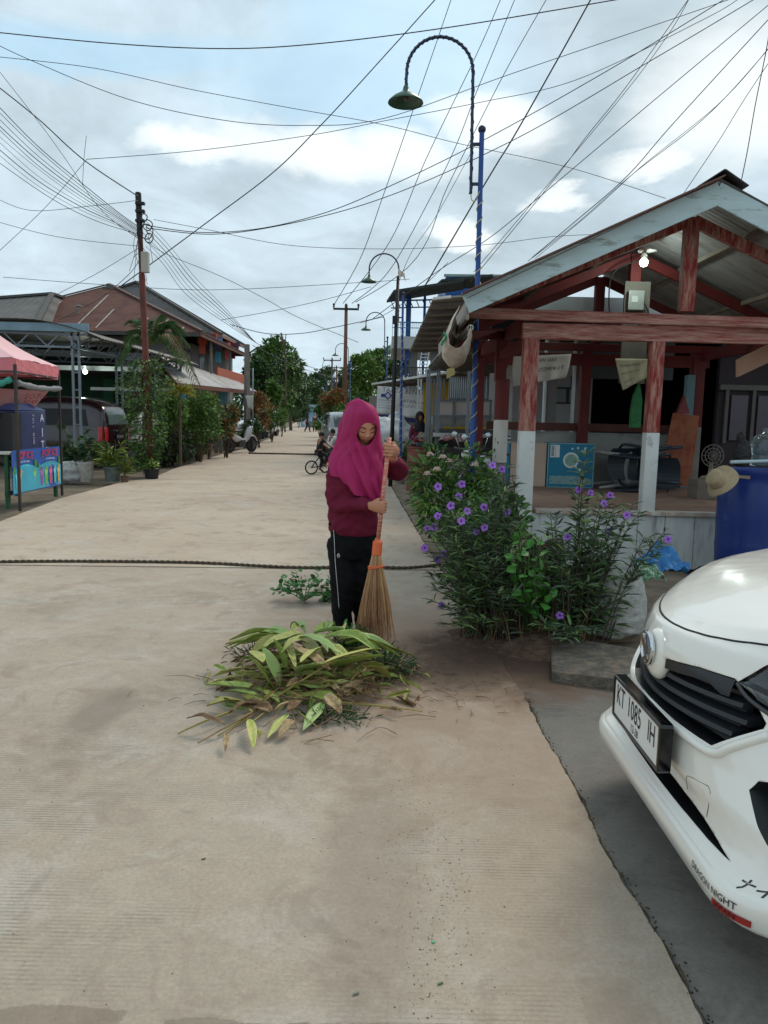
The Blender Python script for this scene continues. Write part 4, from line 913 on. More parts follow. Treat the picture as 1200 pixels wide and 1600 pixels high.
for v in me.vertices:
    q=v.co; v.co+=v.normal*(.012*noise.noise(q*7)+.008*noise.noise(V3(q.x*6,q.y*6,q.z*34))*max(0,1-(q.z/.3))*2.2+.004*noise.noise(q*25))
setmat(me,M('woven sack',(186,188,184),.7,.12,5.,.6,60.,rgb2=(150,150,144),cover=.35,stretch=(1,1,3))); tagp(link_mesh('sack',me,None),'stuffed pale woven sack behind the purple flowers beside the car','sack')
me=blobmesh([(V3(1.06,5.45,.30),.15,(1.,.9,1.9)),(V3(1.18,5.40,.22),.13,(1,.8,1.7)),(V3(1.0,5.42,.04),.18,(1,.9,.5)),(V3(1.27,5.35,.05),.12,(1,.9,.8)),(V3(1.22,5.55,.5),.12,(1.1,.8,.7))],.014,M('rotten stump',(84,56,44),.95,.35,7.,1.,40.,rgb2=(48,36,32),cover=.5,stretch=(2,2,.5)),.045,9.,2,4.)
tagp(link_mesh('tree_stump',me,None),'dark rotten tree stump between the two purple flowering plants','tree stump')
# crumpled plastics on the sack
def crumple(c,sx,sy,sz,m,seed,name,label,cat,parent=None):
    P=[]; 
    for j in range(15):
        r=[]
        for i in range(19):
            u=i/18-.5; v=j/14-.5; h=noise.noise(V3(u*5+seed,v*5,seed))+.5*noise.noise(V3(u*11,v*11+seed,seed))
            r.append(Vector(c)+V3(u*sx+.05*noise.noise(V3(v*6,seed,u*3)),v*sy,sz*(.5*h+.9*(1-4*u*u)*(1-4*v*v))))
        P.append(r)
    mb=MB(); mb.grid(P); return mb.build(name,m,parent,label=label,cat=cat,smooth=False)
crumple(W(1030,885,5.9),.36,.25,.16,M('blue foil',(10,110,176),.22,.25,12.,.4,30.,rgb2=(150,190,215),cover=.2),2.3,'plastic_wrapper','crumpled shiny blue plastic behind the sack and the car','wrapper')
crumple(W(1008,900,5.6),.26,.2,.10,M('green wrap',(52,118,72),.4,.4,20.,.4,30.,rgb2=(200,206,190),cover=.4),5.1,'plastic_wrapper','green and white crumpled plastic under the shiny blue one','wrapper')
crumple(W(835,868,6.3),.4,.3,.14,M('old cloth',(156,142,126),.8,.2,6.,.4,20.),7.7,'old_cloth','crumpled beige cloth lying on the tree stump','cloth')
# broken concrete block at the end of the apron
mb=MB(); poly=[G(862,1062),G(968,1078),G(1010,1058),G(1015,1030),G(890,1008),G(862,1022)]
top=[p+V3(.012*math.sin(7*i),.012,.045+.014*math.sin(i*2.3)) for i,p in enumerate(poly)]; mb.add([p-V3(0,0,.02) for p in poly]+top,[tuple(range(5,-1,-1)),tuple(range(6,12))]+[(i,(i+1)%6,6+(i+1)%6,6+i) for i in range(6)])
mb.build('concrete_block',M('dark concrete',(88,85,78),.95,.35,9.,1.,45.,rgb2=(122,108,92),cover=.45),label='low dark concrete slab edge in front of the sack',cat='concrete block',fix=True,bevel=.012)
# ================================================================ WOMAN SWEEPING
DW=4.82
def w(px,py,dd=0.): return W(px,py,DW+dd)
skinm=M('skin',(186,128,100),.5,.06,20.,.1,80.,spec=.4)
hij=M('magenta cloth',(164,38,92),.75,.06,6.,.15,60.,spec=.25); tun=M('maroon cloth',(106,28,52),.85,.1,5.,.3,50.,spec=.2)
blk=M('black cloth',(15,15,18),.85,.15,5.,.3,40.,spec=.2)
woman=thing('person','woman in a magenta headscarf, maroon top and black trousers sweeping with a long broom','person',(-.2,DW,0))
# --- head frame
HC=w(572,666.5,-.042); yaw=math.radians(11); pit=math.radians(20)
Fw=V3(math.sin(yaw)*math.cos(pit),-math.cos(yaw)*math.cos(pit),-math.sin(pit)); Lf=V3(math.cos(yaw),math.sin(yaw),0)  # Lf: her left = image right
Uf=Lf.cross(Fw).normalized(); Uf=Uf if Uf.z>0 else -Uf
def ga(x,y,cx,cy,sx,sy): return math.exp(-((x-cx)/sx)**2-((y-cy)/sy)**2)
HR=(.070,.104,.088)
def headpt(r,u,front=True):
    """r,u in metres on the face plane -> point on the head surface"""
    rx,ru,rf=HR; a=min(.999,(r/rx)**2+(u/ru)**2); f=rf*math.sqrt(1-a)
    f+=faced(r,u); return HC+Lf*r+Uf*u+Fw*f
def faced(r,u):
    d=0
    d+=.021*ga(r,u,0,-.030,.010,.011)+.011*ga(r,u,0,-.010,.007,.020)         # nose
    d+=.006*ga(abs(r),u,.012,-.034,.007,.007)                                   # nostril wings
    d-=.009*ga(abs(r),u,.030,.002,.016,.011)                                    # eye sockets
    d+=.006*ga(abs(r),u,.030,-.001,.012,.007)                                   # eyelid bulge
    d+=.004*ga(abs(r),u,.030,.022,.022,.006)                                    # brow
    d+=.008*ga(abs(r),u,.038,-.034,.018,.016)                                   # cheeks (smiling)
    d+=.007*ga(r,u,0,-.056,.022,.007)+.006*ga(r,u,0,-.067,.018,.006)-.003*ga(r,u,0,-.0615,.02,.002)
    d+=.007*ga(r,u,0,-.088,.018,.012); return d
bodym=MB()
def head_mesh(mb):
    rows=[]; n=72; m=56
    for i in range(m+1):
        t=math.pi*i/m; ring=[]
        for k in range(n):
            a=2*math.pi*k/n; r=math.sin(t)*math.sin(a); f=math.sin(t)*math.cos(a); u=-math.cos(t)
            jaw=1-.22*max(0,-u)**1.3; R_=r*HR[0]*jaw; U_=u*HR[1]; ff=f*(HR[2] if f>0 else HR[2]*1.05)
            if f>0: ff+=faced(R_,U_)*min(1,f*2.2)
            ring.append(HC+Lf*R_+Uf*U_+Fw*ff)
        rows.append(ring)
    mb.loft(rows)
head_mesh(bodym)
neckb=w(562,712,.03)
bodym.tube([HC-Fw*.02-Uf*.05,neckb,neckb-V3(0,0,.06)],[.05,.05,.07],16)
# torso/hips/limbs (hidden by the clothes, but continuous)
bodym.loft([bodym.ering(w(px,py,dd),rx,ry,24,rot=.3) for px,py,dd,rx,ry in ((562,716,.04,.06,.05),(560,727,.04,.13,.07),(558,750,.03,.14,.09),(554,790,.03,.12,.09),(552,815,.04,.115,.09),(551,842,.05,.12,.09),(551,862,.05,.10,.08))])
Rs,Re,Rw=w(528,727,.02),w(531,786,-.03),w(579,790,-.21); Ls,Le,Lw=w(596,711,.07),w(622,733,.05),w(613,713,-.15)
bodym.tube([Rs,Rs.lerp(Re,.5),Re,Re.lerp(Rw,.5),Rw],[.045,.042,.036,.034,.024],14); bodym.tube([Ls,Ls.lerp(Le,.5),Le,Le.lerp(Lw,.5),Lw],[.045,.042,.036,.034,.024],14)
ankR=G(533,1003)+V3(0,.06,.07); ankL=V3(ankR.x+.15,ankR.y+.10,.07)
kneeR=w(536,918,.0); kneeL=w(562,918,.06)
for hp,kn,an in((w(537,848,.04),kneeR,ankR),(w(567,848,.06),kneeL,ankL)):
    bodym.tube([hp,hp.lerp(kn,.5),kn,kn.lerp(an,.4),an,an-V3(0,0,.03)],[.075,.065,.048,.048,.034,.036],14)
    ft=an+V3(.03,-.14,-.045); bodym.tube([an+V3(0,.04,-.035),an+V3(0,0,-.03),an.lerp(ft,.6),ft],[.03,.036,.034,.022],12,ell=.8)
# --- broom geometry (needed for the grip)
b_top=w(608,686,-.20); b_low=w(590,850,-.20); bax=(b_top-b_low).normalized()
def grip(at,n,s,c,flip,scale=1.):
    """hand closed round a stick at `at`; n: outwards from stick to the palm/back of hand, c: towards the finger roots, s: along the stick from little finger to index"""
    n=n.normalized(); n=(n-s*n.dot(s)).normalized(); c=s.cross(n)*flip; R0=.017*scale
    k=scale
    wr=at+n*.030*k-c*.075*k
    rings=[]
    # palm: from wrist to knuckles
    for f,hw,th,o in ((0,.024,.017,.030),(.35,.033,.016,.034),(.7,.038,.0145,.036),(1.,.038,.012,.034)):
        cc=wr.lerp(at+n*o*k+c*.018*k,f); rings.append([cc+s*math.cos(a)*hw*k+n*math.sin(a)*th*k for a in [2*math.pi*i/14 for i in range(14)]])
    bodym.loft(rings)
    for i in range(4):
        off=(i-1.5)*.0195*k; ln=(.86,1.,.97,.82)[i]; rr=(.0075,.0083,.0083,.0078)[i]*k; P=[at+s*off*.95+n*.034*k-c*.0*k,at+s*off+n*(.035+.003*(i in(1,2)))*k+c*.020*k]
        for a in (50,85,120,160,200,235):
            A=math.radians(a)*(.92+.08*ln); rad=(.0225+ (.006 if a in(50,85) else 0))*k; P.append(at+s*(off*1.02)+n*math.cos(A)*rad+c*math.sin(A)*rad)
        bodym.tube(cat_rom(P,3),[rr*(1.08 if j%6 in(0,) else 1.)*(1-.012*j) for j in range(3*(len(P)-1)+1)],10)
    # thumb leaves the palm side near the wrist and closes the other way over the fingers
    T=[wr.lerp(at+n*.034*k,.35)+s*.022*k,at+s*.042*k+n*.020*k-c*.022*k,at+s*.040*k-n*.010*k-c*.022*k,at+s*.030*k-n*.026*k-c*.004*k,at+s*.024*k-n*.028*k+c*.010*k]
    bodym.tube(cat_rom(T,4),[.0125*k-.0003*j for j in range(17)],10)
    return wr
atR=b_low.lerp(b_top,(850-791)/164.); atL=b_low.lerp(b_top,(850-703)/164.)
wrR=grip(atR,V3(-.15,-1,.25),bax,None,-1 if bax.cross(V3(-.15,-1,.25)).x<0 else 1)
nL=V3(.85,-.35,.25); cL=bax.cross(nL); wrL=grip(atL,nL,bax,None,1 if cL.y<0 else -1)
bodym.tube([Rw,wrR],[.026,.023],12); bodym.tube([Lw,wrL],[.026,.023],12)
me=remesh(bodym,.0042,2,.4); setmat(me,skinm); body_w=link_mesh('body',me,woman)
print('body verts',len(me.vertices),'wr',wrR,wrL)
# face details
def facetube(pts,r,m,name,off=.0005,n=5):
    mb=MB(); P=cat_rom([headpt(a,b)+Fw*off for a,b in pts],4); mb.tube(P,[r*math.sin(math.pi*(.12+.76*i/(len(P)-1)))**.6 for i in range(len(P))],n); return mb.build(name,m,woman,smooth=True)
dark=M('lash black',(26,18,16),.7); brow=M('brow',(48,32,28),.8); lipm=M('lips',(120,46,44),.4,.1,20.)
for s in(-1,1):
    facetube([(s*.014,.016),(s*.026,.023),(s*.040,.022),(s*.050,.014)],.0030,brow,'eyebrow',.0)
    facetube([(s*.018,-.006),(s*.027,-.0095),(s*.037,-.009),(s*.045,-.003)],.0024,dark,'eyelash',.0010)
facetube([(-.027,-.055),(-.014,-.0585),(0,-.0575),(.014,-.0585),(.027,-.055)],.0038,lipm,'upper_lip',-.0008)
facetube([(-.023,-.059),(-.012,-.0665),(0,-.068),(.012,-.0665),(.023,-.059)],.0044,lipm,'lower_lip',-.001)
facetube([(-.018,-.0595),(-.008,-.0622),(0,-.0628),(.008,-.0622),(.018,-.0595)],.0026,M('teeth',(216,208,196),.3),'teeth',.0012)
# --- tunic: torso + sleeves, one surface
tm=MB()
tm.loft([tm.ering(w(px,py,dd),rx,ry,40,rot=.25,p=2.3) for px,py,dd,rx,ry in ((562,708,.05,.07,.06),(560,716,.04,.13,.08),(559,727,.035,.155,.105),(557,745,.02,.160,.125),(556,765,.02,.160,.125),(554,785,.03,.158,.125),(552,805,.04,.162,.13),(552,822,.045,.160,.132),(554,833,.05,.150,.125),(555,838,.05,.12,.10))])
tm.tube(cat_rom([Rs+V3(.03,0,.01),Rs+V3(-.0,0,-.03),Rs.lerp(Re,.55)+V3(-.008,0,0),Re+V3(-.012,0,-.01),Re.lerp(Rw,.35),Re.lerp(Rw,.7),Rw.lerp(Re,.02)],4),[.065,.066,.067,.068,.067,.066,.066,.066,.068,.070,.070,.068,.066,.064,.061,.058,.055,.052,.049,.046,.043,.041,.039,.038,.037],20)
tm.tube(cat_rom([Ls+V3(-.04,0,.0),Ls+V3(0,0,-.03),Ls.lerp(Le,.6)+V3(.0,0,-.02),Le+V3(.008,0,-.012),Le.lerp(Lw,.4)+V3(.012,0,-.012),Le.lerp(Lw,.8)],4),[.062,.063,.063,.064,.064,.064,.065,.066,.066,.066,.064,.062,.060,.058,.056,.054,.050,.046,.043,.041,.040],20)
me=remesh(tm,.007,4)
for v in me.vertices:
    q=v.co; f1=noise.noise(V3(q.x*7,q.y*7,q.z*16+q.x*9)); f2=noise.noise(V3(q.x*16+3,q.y*16,q.z*26-q.x*14)); v.co+=v.normal*(.016*f1+.009*f2)
    if q.z<w(550,822).z: v.co+=v.normal*.003*math.sin(math.atan2(q.y-DW,q.x+.2)*5)
link_mesh('tunic',setmat(me,tun),woman)
# --- trousers
tr=MB()
tr.loft([tr.ering(w(px,py,dd),rx,ry,30,rot=.2) for px,py,dd,rx,ry in ((553,812,.045,.13,.10),(552,835,.045,.148,.115),(551,858,.045,.150,.115),(551,872,.05,.138,.105))])
for hp,kn,an,o in((w(534,850,.03),w(535,915,-.01),ankR,0),(w(568,850,.06),w(565,915,.06),ankL,1)):
    P=cat_rom([hp+V3(0,0,.03),hp-V3(0,0,.08),kn+V3(0,0,.03),kn.lerp(an,.35),kn.lerp(an,.7),an+V3(0,.005,-.015)],4); R_=[.087,.088,.088,.087,.086,.085,.084,.083,.082,.080,.079,.078,.077,.075,.073,.071,.069,.067,.066,.064,.063]
    tr.tube(P,R_,22)
me=remesh(tr,.008,4)
for v in me.vertices:
    q=v.co; v.co+=v.normal*(.012*noise.noise(V3(q.x*9,q.y*9,q.z*7))+.010*noise.noise(V3(q.x*13,q.y*13,q.z*30+q.x*20)))
trousers=link_mesh('trousers',setmat(me,blk),woman)
bmt=bmesh.new(); bmt.from_mesh(me); tb=BVHTree.FromBMesh(bmt); bmt.free()
def ontr(px,py):
    d=Vector(ray(px,py)); h,nn,_,_=tb.ray_cast(Vector((0,0,H))-OFF[woman.name],d.normalized()); return (h+OFF[woman.name],nn) if h else (w(px,py,-.1),V3(0,-1,0))
mb=MB(); P=[]
for px,py in ((522,828),(523,850),(524,875),(526,900),(528,925),(530,950)):
    h,nn=ontr(px,py); P.append(h+nn*.0035)
mb.tube(cat_rom(P,4),.0022,6); mb.build('side_stripe',M('white piping',(190,190,188),.6),trousers,smooth=True)
h,nn=ontr(529,868); mb=MB()
for a,b,r in ((0,.008,.0045),(-.0065,.001,.004),(.0065,.001,.004)): mb.sphere(h+nn*.001+V3(a,0,b),r,10,6,(1,.3,1.5))
for k_ in range(3): mb.beam(h+nn*.0015+V3(-.008,0,-.006-.003*k_),h+nn*.0015+V3(.008,0,-.006-.003*k_),.001,.0014)
mb.build('sport_mark',M('white piping',(0,0,0)),trousers)
for an in(ankR,ankL):
    mb=MB(); f0=an+V3(0,.05,0); f1=an+V3(.035,-.165,0); ring=[]
    d_=(f1-f0).normalized(); s_=V3(d_.y,-d_.x,0)
    for a in [2*math.pi*i/24 for i in range(24)]: ring.append((f0+f1)/2+d_*math.cos(a)*.125+s_*math.sin(a)*.043+V3(0,0,-an.z))
    mb.loft([ring,[p+V3(0,0,.018) for p in ring]]); mb.build('sandal',M('sandal rubber',(40,36,36),.7),woman,bevel=.003,fix=True)
# --- headscarf: rays from the face edge over head and shoulders
RAY=[
 [(577,660,-.128),(577,646,-.140),(573,632,-.10),(560,625,-.02),(551,634,.07),(544,662,.115),(541,700,.135),(540,745,.155)],
 [(564,667,-.118),(559,649,-.125),(551,636,-.05),(545,637,.02),(537,655,.08),(531,686,.11),(527,715,.12),(527,748,.13)],
 [(557,680,-.10),(550,665,-.085),(543,655,-.03),(537,664,.03),(531,684,.05),(525,700,.055),(519,714,.045),(516,735,.035)],
 [(561,691,-.085),(554,689,-.075),(547,688,-.05),(540,695,-.02),(531,706,-.01),(523,716,-.03),(520,727,-.06),(524,742,-.085)],
 [(564,695,-.085),(560,698,-.085),(555,703,-.08),(548,711,-.08),(541,724,-.09),(537,737,-.11),(541,752,-.13),(551,765,-.14)],
 [(569,697,-.085),(568,702,-.09),(566,710,-.095),(563,723,-.115),(563,738,-.135),(565,752,-.145),(569,766,-.15),(575,779,-.145)],
 [(576,696,-.085),(578,702,-.085),(578,711,-.09),(580,724,-.11),(582,739,-.125),(584,753,-.14),(588,766,-.14),(595,780,-.13)],
 [(583,688,-.09),(586,694,-.08),(588,703,-.07),(590,714,-.085),(592,728,-.10),(594,743,-.115),(596,757,-.12),(599,773,-.12)],
 [(589,675,-.105),(590,680,-.075),(591,688,-.04),(593,697,-.01),(595,706,.0),(596,716,-.02),(596,731,-.04),(597,750,-.05)],
 [(588,664,-.125),(590,657,-.105),(588,646,-.04),(589,656,.05),(589,686,.09),(591,704,.11),(592,726,.13),(592,750,.14)],
]
cols=[[w(*p) for p in r] for r in RAY]; NA=len(cols); K=8
# spline across the rays then along them
dense=[]
for k_ in range(K): dense.append(cat_rom([c[k_] for c in cols],13,closed=True))
rays=[cat_rom([dense[k_][i] for k_ in range(K)],10) for i in range(len(dense[0]))]
ctr=HC
for i,r in enumerate(rays):
    th=2*math.pi*i/len(rays)
    for j in range(len(r)):
        f=j/(len(r)-1); amp=.013*min(1,max(0,(f-.22))*2.5)
        fold=math.sin(th*13+f*3.0+1.2*math.sin(th*3))*amp+math.sin(th*7-f*5)*amp*.9+noise.noise(r[j]*9)*.014*min(1,f*2)+noise.noise(V3(r[j].x*40,r[j].y*20,r[j].z*12+r[j].x*18))*.008*min(1,f*1.5)
        ax=Vector((r[j].x-ctr.x,r[j].y-ctr.y-.03,.25*(r[j].z-ctr.z))); ax=ax.normalized() if ax.length>1e-4 else V3(0,-1,0)
        p=r[j]; zc_=p.z-H; ff_=p.y*math.cos(TH)-zc_*math.sin(TH); vx_=600+1200*p.x/ff_; vy_=800-1200*(p.y*math.sin(TH)+zc_*math.cos(TH))/ff_
        cc=((vx_-545)*80-(vy_-690)*(30+.12*(vx_-545)))/85.; fs=min(1,max(0,(vy_-690)/14.)); ridge=0
        for c0_,w0_,a0_ in ((-17,3.2,.010),(-9,2.2,-.007),(-3,3.,.013),(4,2.,-.008),(10,3.2,.011),(17,2.4,-.008),(24,3.4,.010),(32,2.6,-.006)): ridge+=a0_*math.exp(-((cc-c0_)/w0_)**2)
        fu=min(1,max(0,(690-vy_)/10.))*min(1,f*2.2); ridge*=fs
        for c0_,w0_,a0_ in ((546,2.6,.012),(551,2.,-.010)): ridge+=fu*a0_*math.exp(-((vx_-(c0_-.22*(vy_-660)))/w0_)**2)
        r[j]=r[j]+ax*(fold*.7+.006*min(1,f*3))+V3(-.2,-1,.1)*ridge
mb=MB(); mb.grid(rays+[rays[0]]); me=mb.mesh('h',hij)
me=evalmods(me,[('WELD',dict(merge_threshold=.0005)),('SMOOTH',dict(factor=.5,iterations=2)),('SOLIDIFY',dict(thickness=.004,offset=1)),('SUBSURF',dict(levels=1))]); me.polygons.foreach_set('use_smooth',[True]*len(me.polygons))
link_mesh('headscarf',me,woman)
# inner edge roll round the face
mb=MB(); mb.tube([r[0] for r in rays],.0035,8,closed=True); mb.build('scarf_hem',hij,woman,smooth=True)
# ================================================================ BROOM
br=thing('broom','long broom with an orange ferrule and stiff palm-rib bristles held by the woman','broom',G(587,1012))
wrap=M('taped handle',(196,86,76),.5,.12,12.,rgb2=(206,176,150),cover=.45,stretch=(1,1,9),sharp=.05)
mb=MB(); mb.tube([b_low-bax*.03,b_top+bax*.01],.0135,14); mb.build('handle',wrap,br,smooth=True,fix=True)
org=M('orange plastic',(226,106,62),.45,.06,6.)
f0=w(590.5,842,-.2); f1=w(588.5,866,-.2); ax=(f1-f0).normalized()
mb=MB(); mb.lathe([(.014,0),(.024,.012),(.030,.02),(.031,(f1-f0).length),(.028,(f1-f0).length+.004)],f0,24,axis=ax); mb.build('ferrule',org,br,smooth=False,auto=.6,fix=True)
rg=w(587.5,886,-.2); bt=G(586,1010)
mb=MB(); mb.tube([rg+V3(math.cos(a)*.046,math.sin(a)*.030,.008*math.cos(a)) for a in [2*math.pi*i/30 for i in range(30)]],.005,8,closed=True); mb.tube([rg+V3(math.cos(a)*.047,math.sin(a)*.031,.007+.006*math.cos(a)) for a in [2*math.pi*i/30 for i in range(30)]],.004,8,closed=True); mb.build('binding_ring',org,br,smooth=True)
g=random.Random(5); bri=MB()
for i in range(330):
    a=g.uniform(0,2*math.pi); q=math.sqrt(g.random()); u=q*math.cos(a); v=q*math.sin(a)
    p0=f1+V3(u*.026,v*.026,.01); p1=rg+V3(u*.043,v*.027,0); ex=bt+V3(u*.125+.0,v*.07,g.uniform(.0,.05)+.05*abs(u)*0+.02)
    mid=p1.lerp(ex,.5)+V3(u*.012,v*.01,0); bri.tube([p0,p1,mid,ex+V3(g.uniform(-.02,.02),g.uniform(-.015,.015),0)],[.0016,.0016,.0014,.0006],4,caps=False)
bri.build('bristles',M('bristles',(196,152,114),.7,.2,8.,island=.3),br,kind='stuff')
# ================================================================ HEAP OF CUT LEAVES
def cz(x,y): # crop 3 coordinates to photo pixels
    return (x/2.857+260,y/2.857+870)
leafc={'g':M('fresh blade',(136,158,72),.5,.2,14.,.2,30.,rgb2=(160,172,88),cover=.4,stretch=(3,3,3)),'y':M('yellowing blade',(192,188,108),.55,.2,10.,.2,30.,rgb2=(150,162,80),cover=.4),'o':M('olive blade',(138,138,66),.6,.25,12.,.2,30.,rgb2=(138,104,56),cover=.3),
 't':M('dry blade',(180,156,114),.8,.25,10.,.4,30.,rgb2=(110,82,54),cover=.4),'b':M('brown blade',(108,80,54),.85,.3,10.,.5,30.,rgb2=(140,118,84),cover=.35),'l':M('light blade',(150,174,104),.5,.15,12.,.2,30.)}
def blade(mb,base,tip,width,curl=.25,droop=.0,roll=0.,n=10,wavy=.0,seed=0):
    base=Vector(base);tip=Vector(tip); d=tip-base; L_=d.length; dn,s,u=basis(d); R=Matrix.Rotation(roll,3,dn); s=R@s; u=R@u; rows=[]
    for i in range(n+1):
        f=i/n; wd=width*.5*(math.sin(math.pi*min(1,f**.9*.95+.05))**.85)*(1.0 if f<.97 else .15); c=base+d*f+V3(0,0,droop*4*f*(1-f))+V3(0,0,wavy*math.sin(f*9+seed))
        row=[]
        for k in (-1,-.6,-.25,0,.25,.6,1):
            row.append(c+s*k*wd+u*(abs(k)**1.3*wd*curl-(.004 if k==0 else 0))+u*wavy*.5*math.sin(f*14+k*3+seed)*abs(k))
        rows.append(row)
    mb.grid(rows)
HEAP_H=.21
def heap_z(p):   # rough top of the pile
    dx=(p.x+.38)/.62; dy=(p.y-4.05)/.62; return max(0,1-dx*dx-dy*dy)**.5*HEAP_H
spec=[((440,600),(175,570),40,'g'),((430,630),(250,600),36,'g'),((400,540),(225,555),30,'o'),((350,650),(180,662),40,'o'),((345,682),(245,655),34,'l'),((480,590),(370,440),46,'g'),((508,580),(425,402),56,'l'),((540,540),(480,365),36,'g'),((585,515),(450,315),40,'o'),((575,490),(510,322),30,'y'),((762,440),(650,320),42,'y'),((700,485),(590,340),42,'o'),((660,535),(972,440),64,'g'),((700,475),(960,408),34,'y'),((880,490),(1003,545),46,'o'),((705,650),(608,775),62,'l'),((370,725),(390,860),48,'y'),((545,700),(450,812),56,'y'),((572,730),(498,812),50,'t'),((270,785),(262,872),28,'t'),((425,775),(412,812),30,'y'),((262,748),(90,715),24,'b'),((640,600),(790,655),40,'g'),((660,560),(930,520),50,'g'),((580,520),(700,480),46,'l'),((430,470),(372,420),40,'y'),((450,560),(340,515),36,'o'),((800,560),(930,500),40,'t'),((600,470),(690,400),34,'y'),((730,500),(560,385),34,'t'),((380,690),(215,625),44,'o'),((470,690),(360,640),40,'b'),((780,700),(700,620),36,'t'),((500,650),(400,590),40,'g'),((420,660),(280,690),30,'b'),((620,640),(540,690),40,'b'),((880,610),(760,585),34,'t')]
names={'g':'green','y':'yellowing','o':'olive','t':'dry tan','b':'brown','l':'light green'}
g=random.Random(11)
for i,(a,b,wd,c) in enumerate(spec):
    pa=G(*cz(*a)); pb=G(*cz(*b)); 
    # lift on to the heap along the view ray so the leaf stays in place when raised
    def lift(px,dz): 
        for z in (.0,): pass
        zt=0
        for _ in range(6): zt=heap_z(G(*px,zt))*1.0+dz
        return G(*px,zt)
    A=lift(cz(*a),.05+.012*g.random()); B=lift(cz(*b),(.055+.03*g.random()) if b[1]<740 else .02); wm=(1.65 if b[1]<740 else .95)*wd/2.857*A.y/1200
    if A.z-B.z<-.1: pass
    mb=MB(); blade(mb,A,B,wm,curl=g.uniform(.15,.45),droop=g.uniform(.0,.02),roll=g.uniform(-.35,.35),seed=i,wavy=.004 if c in 'tb' else .0015)
    me=evalmods(mb.mesh('l',leafc[c]),[('SOLIDIFY',dict(thickness=.001))]); me.polygons.foreach_set('use_smooth',[True]*len(me.polygons))
    tagp(link_mesh('cut_leaf',me,None),'long %s blade leaf lying on the swept heap'%names[c],'leaf','%s leaves on the swept heap'%names[c])
for i in range(30):
    a=g.uniform(0,6.28); r=g.uniform(.02,.16); cx,cy=-.40+r*1.5*math.cos(a),4.12+r*math.sin(a); a2=a+g.gauss(0,.6); L_=g.uniform(.22,.38); A=V3(cx,cy,0); B=V3(cx+math.cos(a2)*L_,cy+math.sin(a2)*L_*.8,0); A.z=heap_z(A)+.02+.03*g.random(); B.z=heap_z(B)*.9+.02+.05*g.random(); c=g.choice('ggllgoyy')
    mb=MB(); blade(mb,A,B,g.uniform(.045,.068),curl=g.uniform(.15,.6),droop=g.uniform(.0,.05),roll=g.uniform(-.6,.6),seed=i,wavy=.004)
    me=evalmods(mb.mesh('l',leafc[c]),[('SOLIDIFY',dict(thickness=.001))]); me.polygons.foreach_set('use_smooth',[True]*len(me.polygons))
    tagp(link_mesh('cut_leaf',me,None),'long %s blade leaf lying on the swept heap'%names[c],'leaf','%s leaves on the swept heap'%names[c])
# filler leaves lower in the heap, twigs, weeds: uncountable
N=330; pos=[];dr_=[]
while len(pos)<N:
    x=rng.normal(-.36,.22); y=rng.normal(4.05,.19); p=V3(x,y,0)
    if heap_z(p)<=.01 and rng.random()>.12: continue
    pos.append((x,y,max(.012,heap_z(p)*rng.uniform(.1,.62)))); t_=rng.uniform(0,6.28); dr_.append((math.cos(t_),math.sin(t_),rng.uniform(-.25,.25)))
pos=np.array(pos);dr_=np.array(dr_); LL=rng.uniform(.07,.22,N); kk=rng.integers(0,5,N); ks=['g','o','t','b','y']
sets=[(leaf_arrays(pos[kk==i],dr_[kk==i],LL[kk==i],LL[kk==i]*rng.uniform(.14,.22)),LEAFF,i) for i in range(5)]
leaf_mesh('leaf_litter',sets,[leafc[k] for k in ks],label='tangle of smaller cut leaves filling the swept heap',cat='leaf heap',kind='stuff')
tw=MB(); 
for i in range(300):
    x=g.gauss(-.33,.28); y=g.gauss(3.95,.24); p=V3(x,y,0); z=max(.006,heap_z(p)*g.uniform(.2,.9)+.01); a=g.uniform(0,6.28); L_=g.uniform(.03,.2); d=V3(math.cos(a),math.sin(a)*.7,g.uniform(-.2,.25))
    q0=V3(x,y,z)-d*L_/2; q1=V3(x,y,z)+d*L_/2; q0.z=max(.004,q0.z); q1.z=max(.004,q1.z); tw.tube([q0,(q0+q1)/2+V3(g.uniform(-.01,.01),g.uniform(-.01,.01),.008),q1],[.0022,.0018,.001],4,caps=False)
tw.build('twigs',M('dry twig',(128,98,70),.85,.2,9.,island=.35),label='fine dry twigs and grass stalks tangled in the swept heap',cat='twigs',kind='stuff')
stems=[((290,690),(50,790),11,'y'),((560,590),(140,832),9,'t'),((760,455),(230,800),12,'y'),((590,560),(265,790),9,'t'),((740,650),(1142,690),9,'y'),((700,620),(1110,682),6,'t'),((735,570),(965,640),6,'b'),((855,500),(945,640),5,'b'),((545,620),(580,760),8,'t'),((800,560),(540,590),6,'b'),((380,740),(520,640),7,'y'),((560,670),(680,765),7,'y'),((640,780),(830,655),5,'b'),((420,700),(620,520),7,'b'),((690,620),(715,740),5,'b'),((500,700),(430,760),6,'t')]
smat={'y':M('yellow stalk',(150,138,66),.6,.15,8.),'t':M('tan stalk',(146,116,76),.7,.2,8.),'b':M('brown stalk',(116,84,60),.8,.2,8.)}
for i,(a,b,wd,c) in enumerate(stems):
    def lift2(px,dz):
        zt=0
        for _ in range(6): zt=heap_z(G(*px,zt))+dz
        return G(*px,zt)
    A=lift2(cz(*a),.045);B=lift2(cz(*b),.012); m_=lift2(cz((a[0]+b[0])/2,(a[1]+b[1])/2+g.uniform(-6,6)),.05); r=wd/2.857/2*4/1200
    mb=MB(); mb.tube(cat_rom([A,m_,B],6),[r*(1-.04*j) for j in range(13)],8); nm={'y':'yellow green','t':'tan','b':'thin brown'}[c]
    mb.build('cut_stalk',smat[c],smooth=True,label='%s cut stalk lying across the swept heap'%nm,cat='stalk',group='%s stalks on the swept heap'%nm)
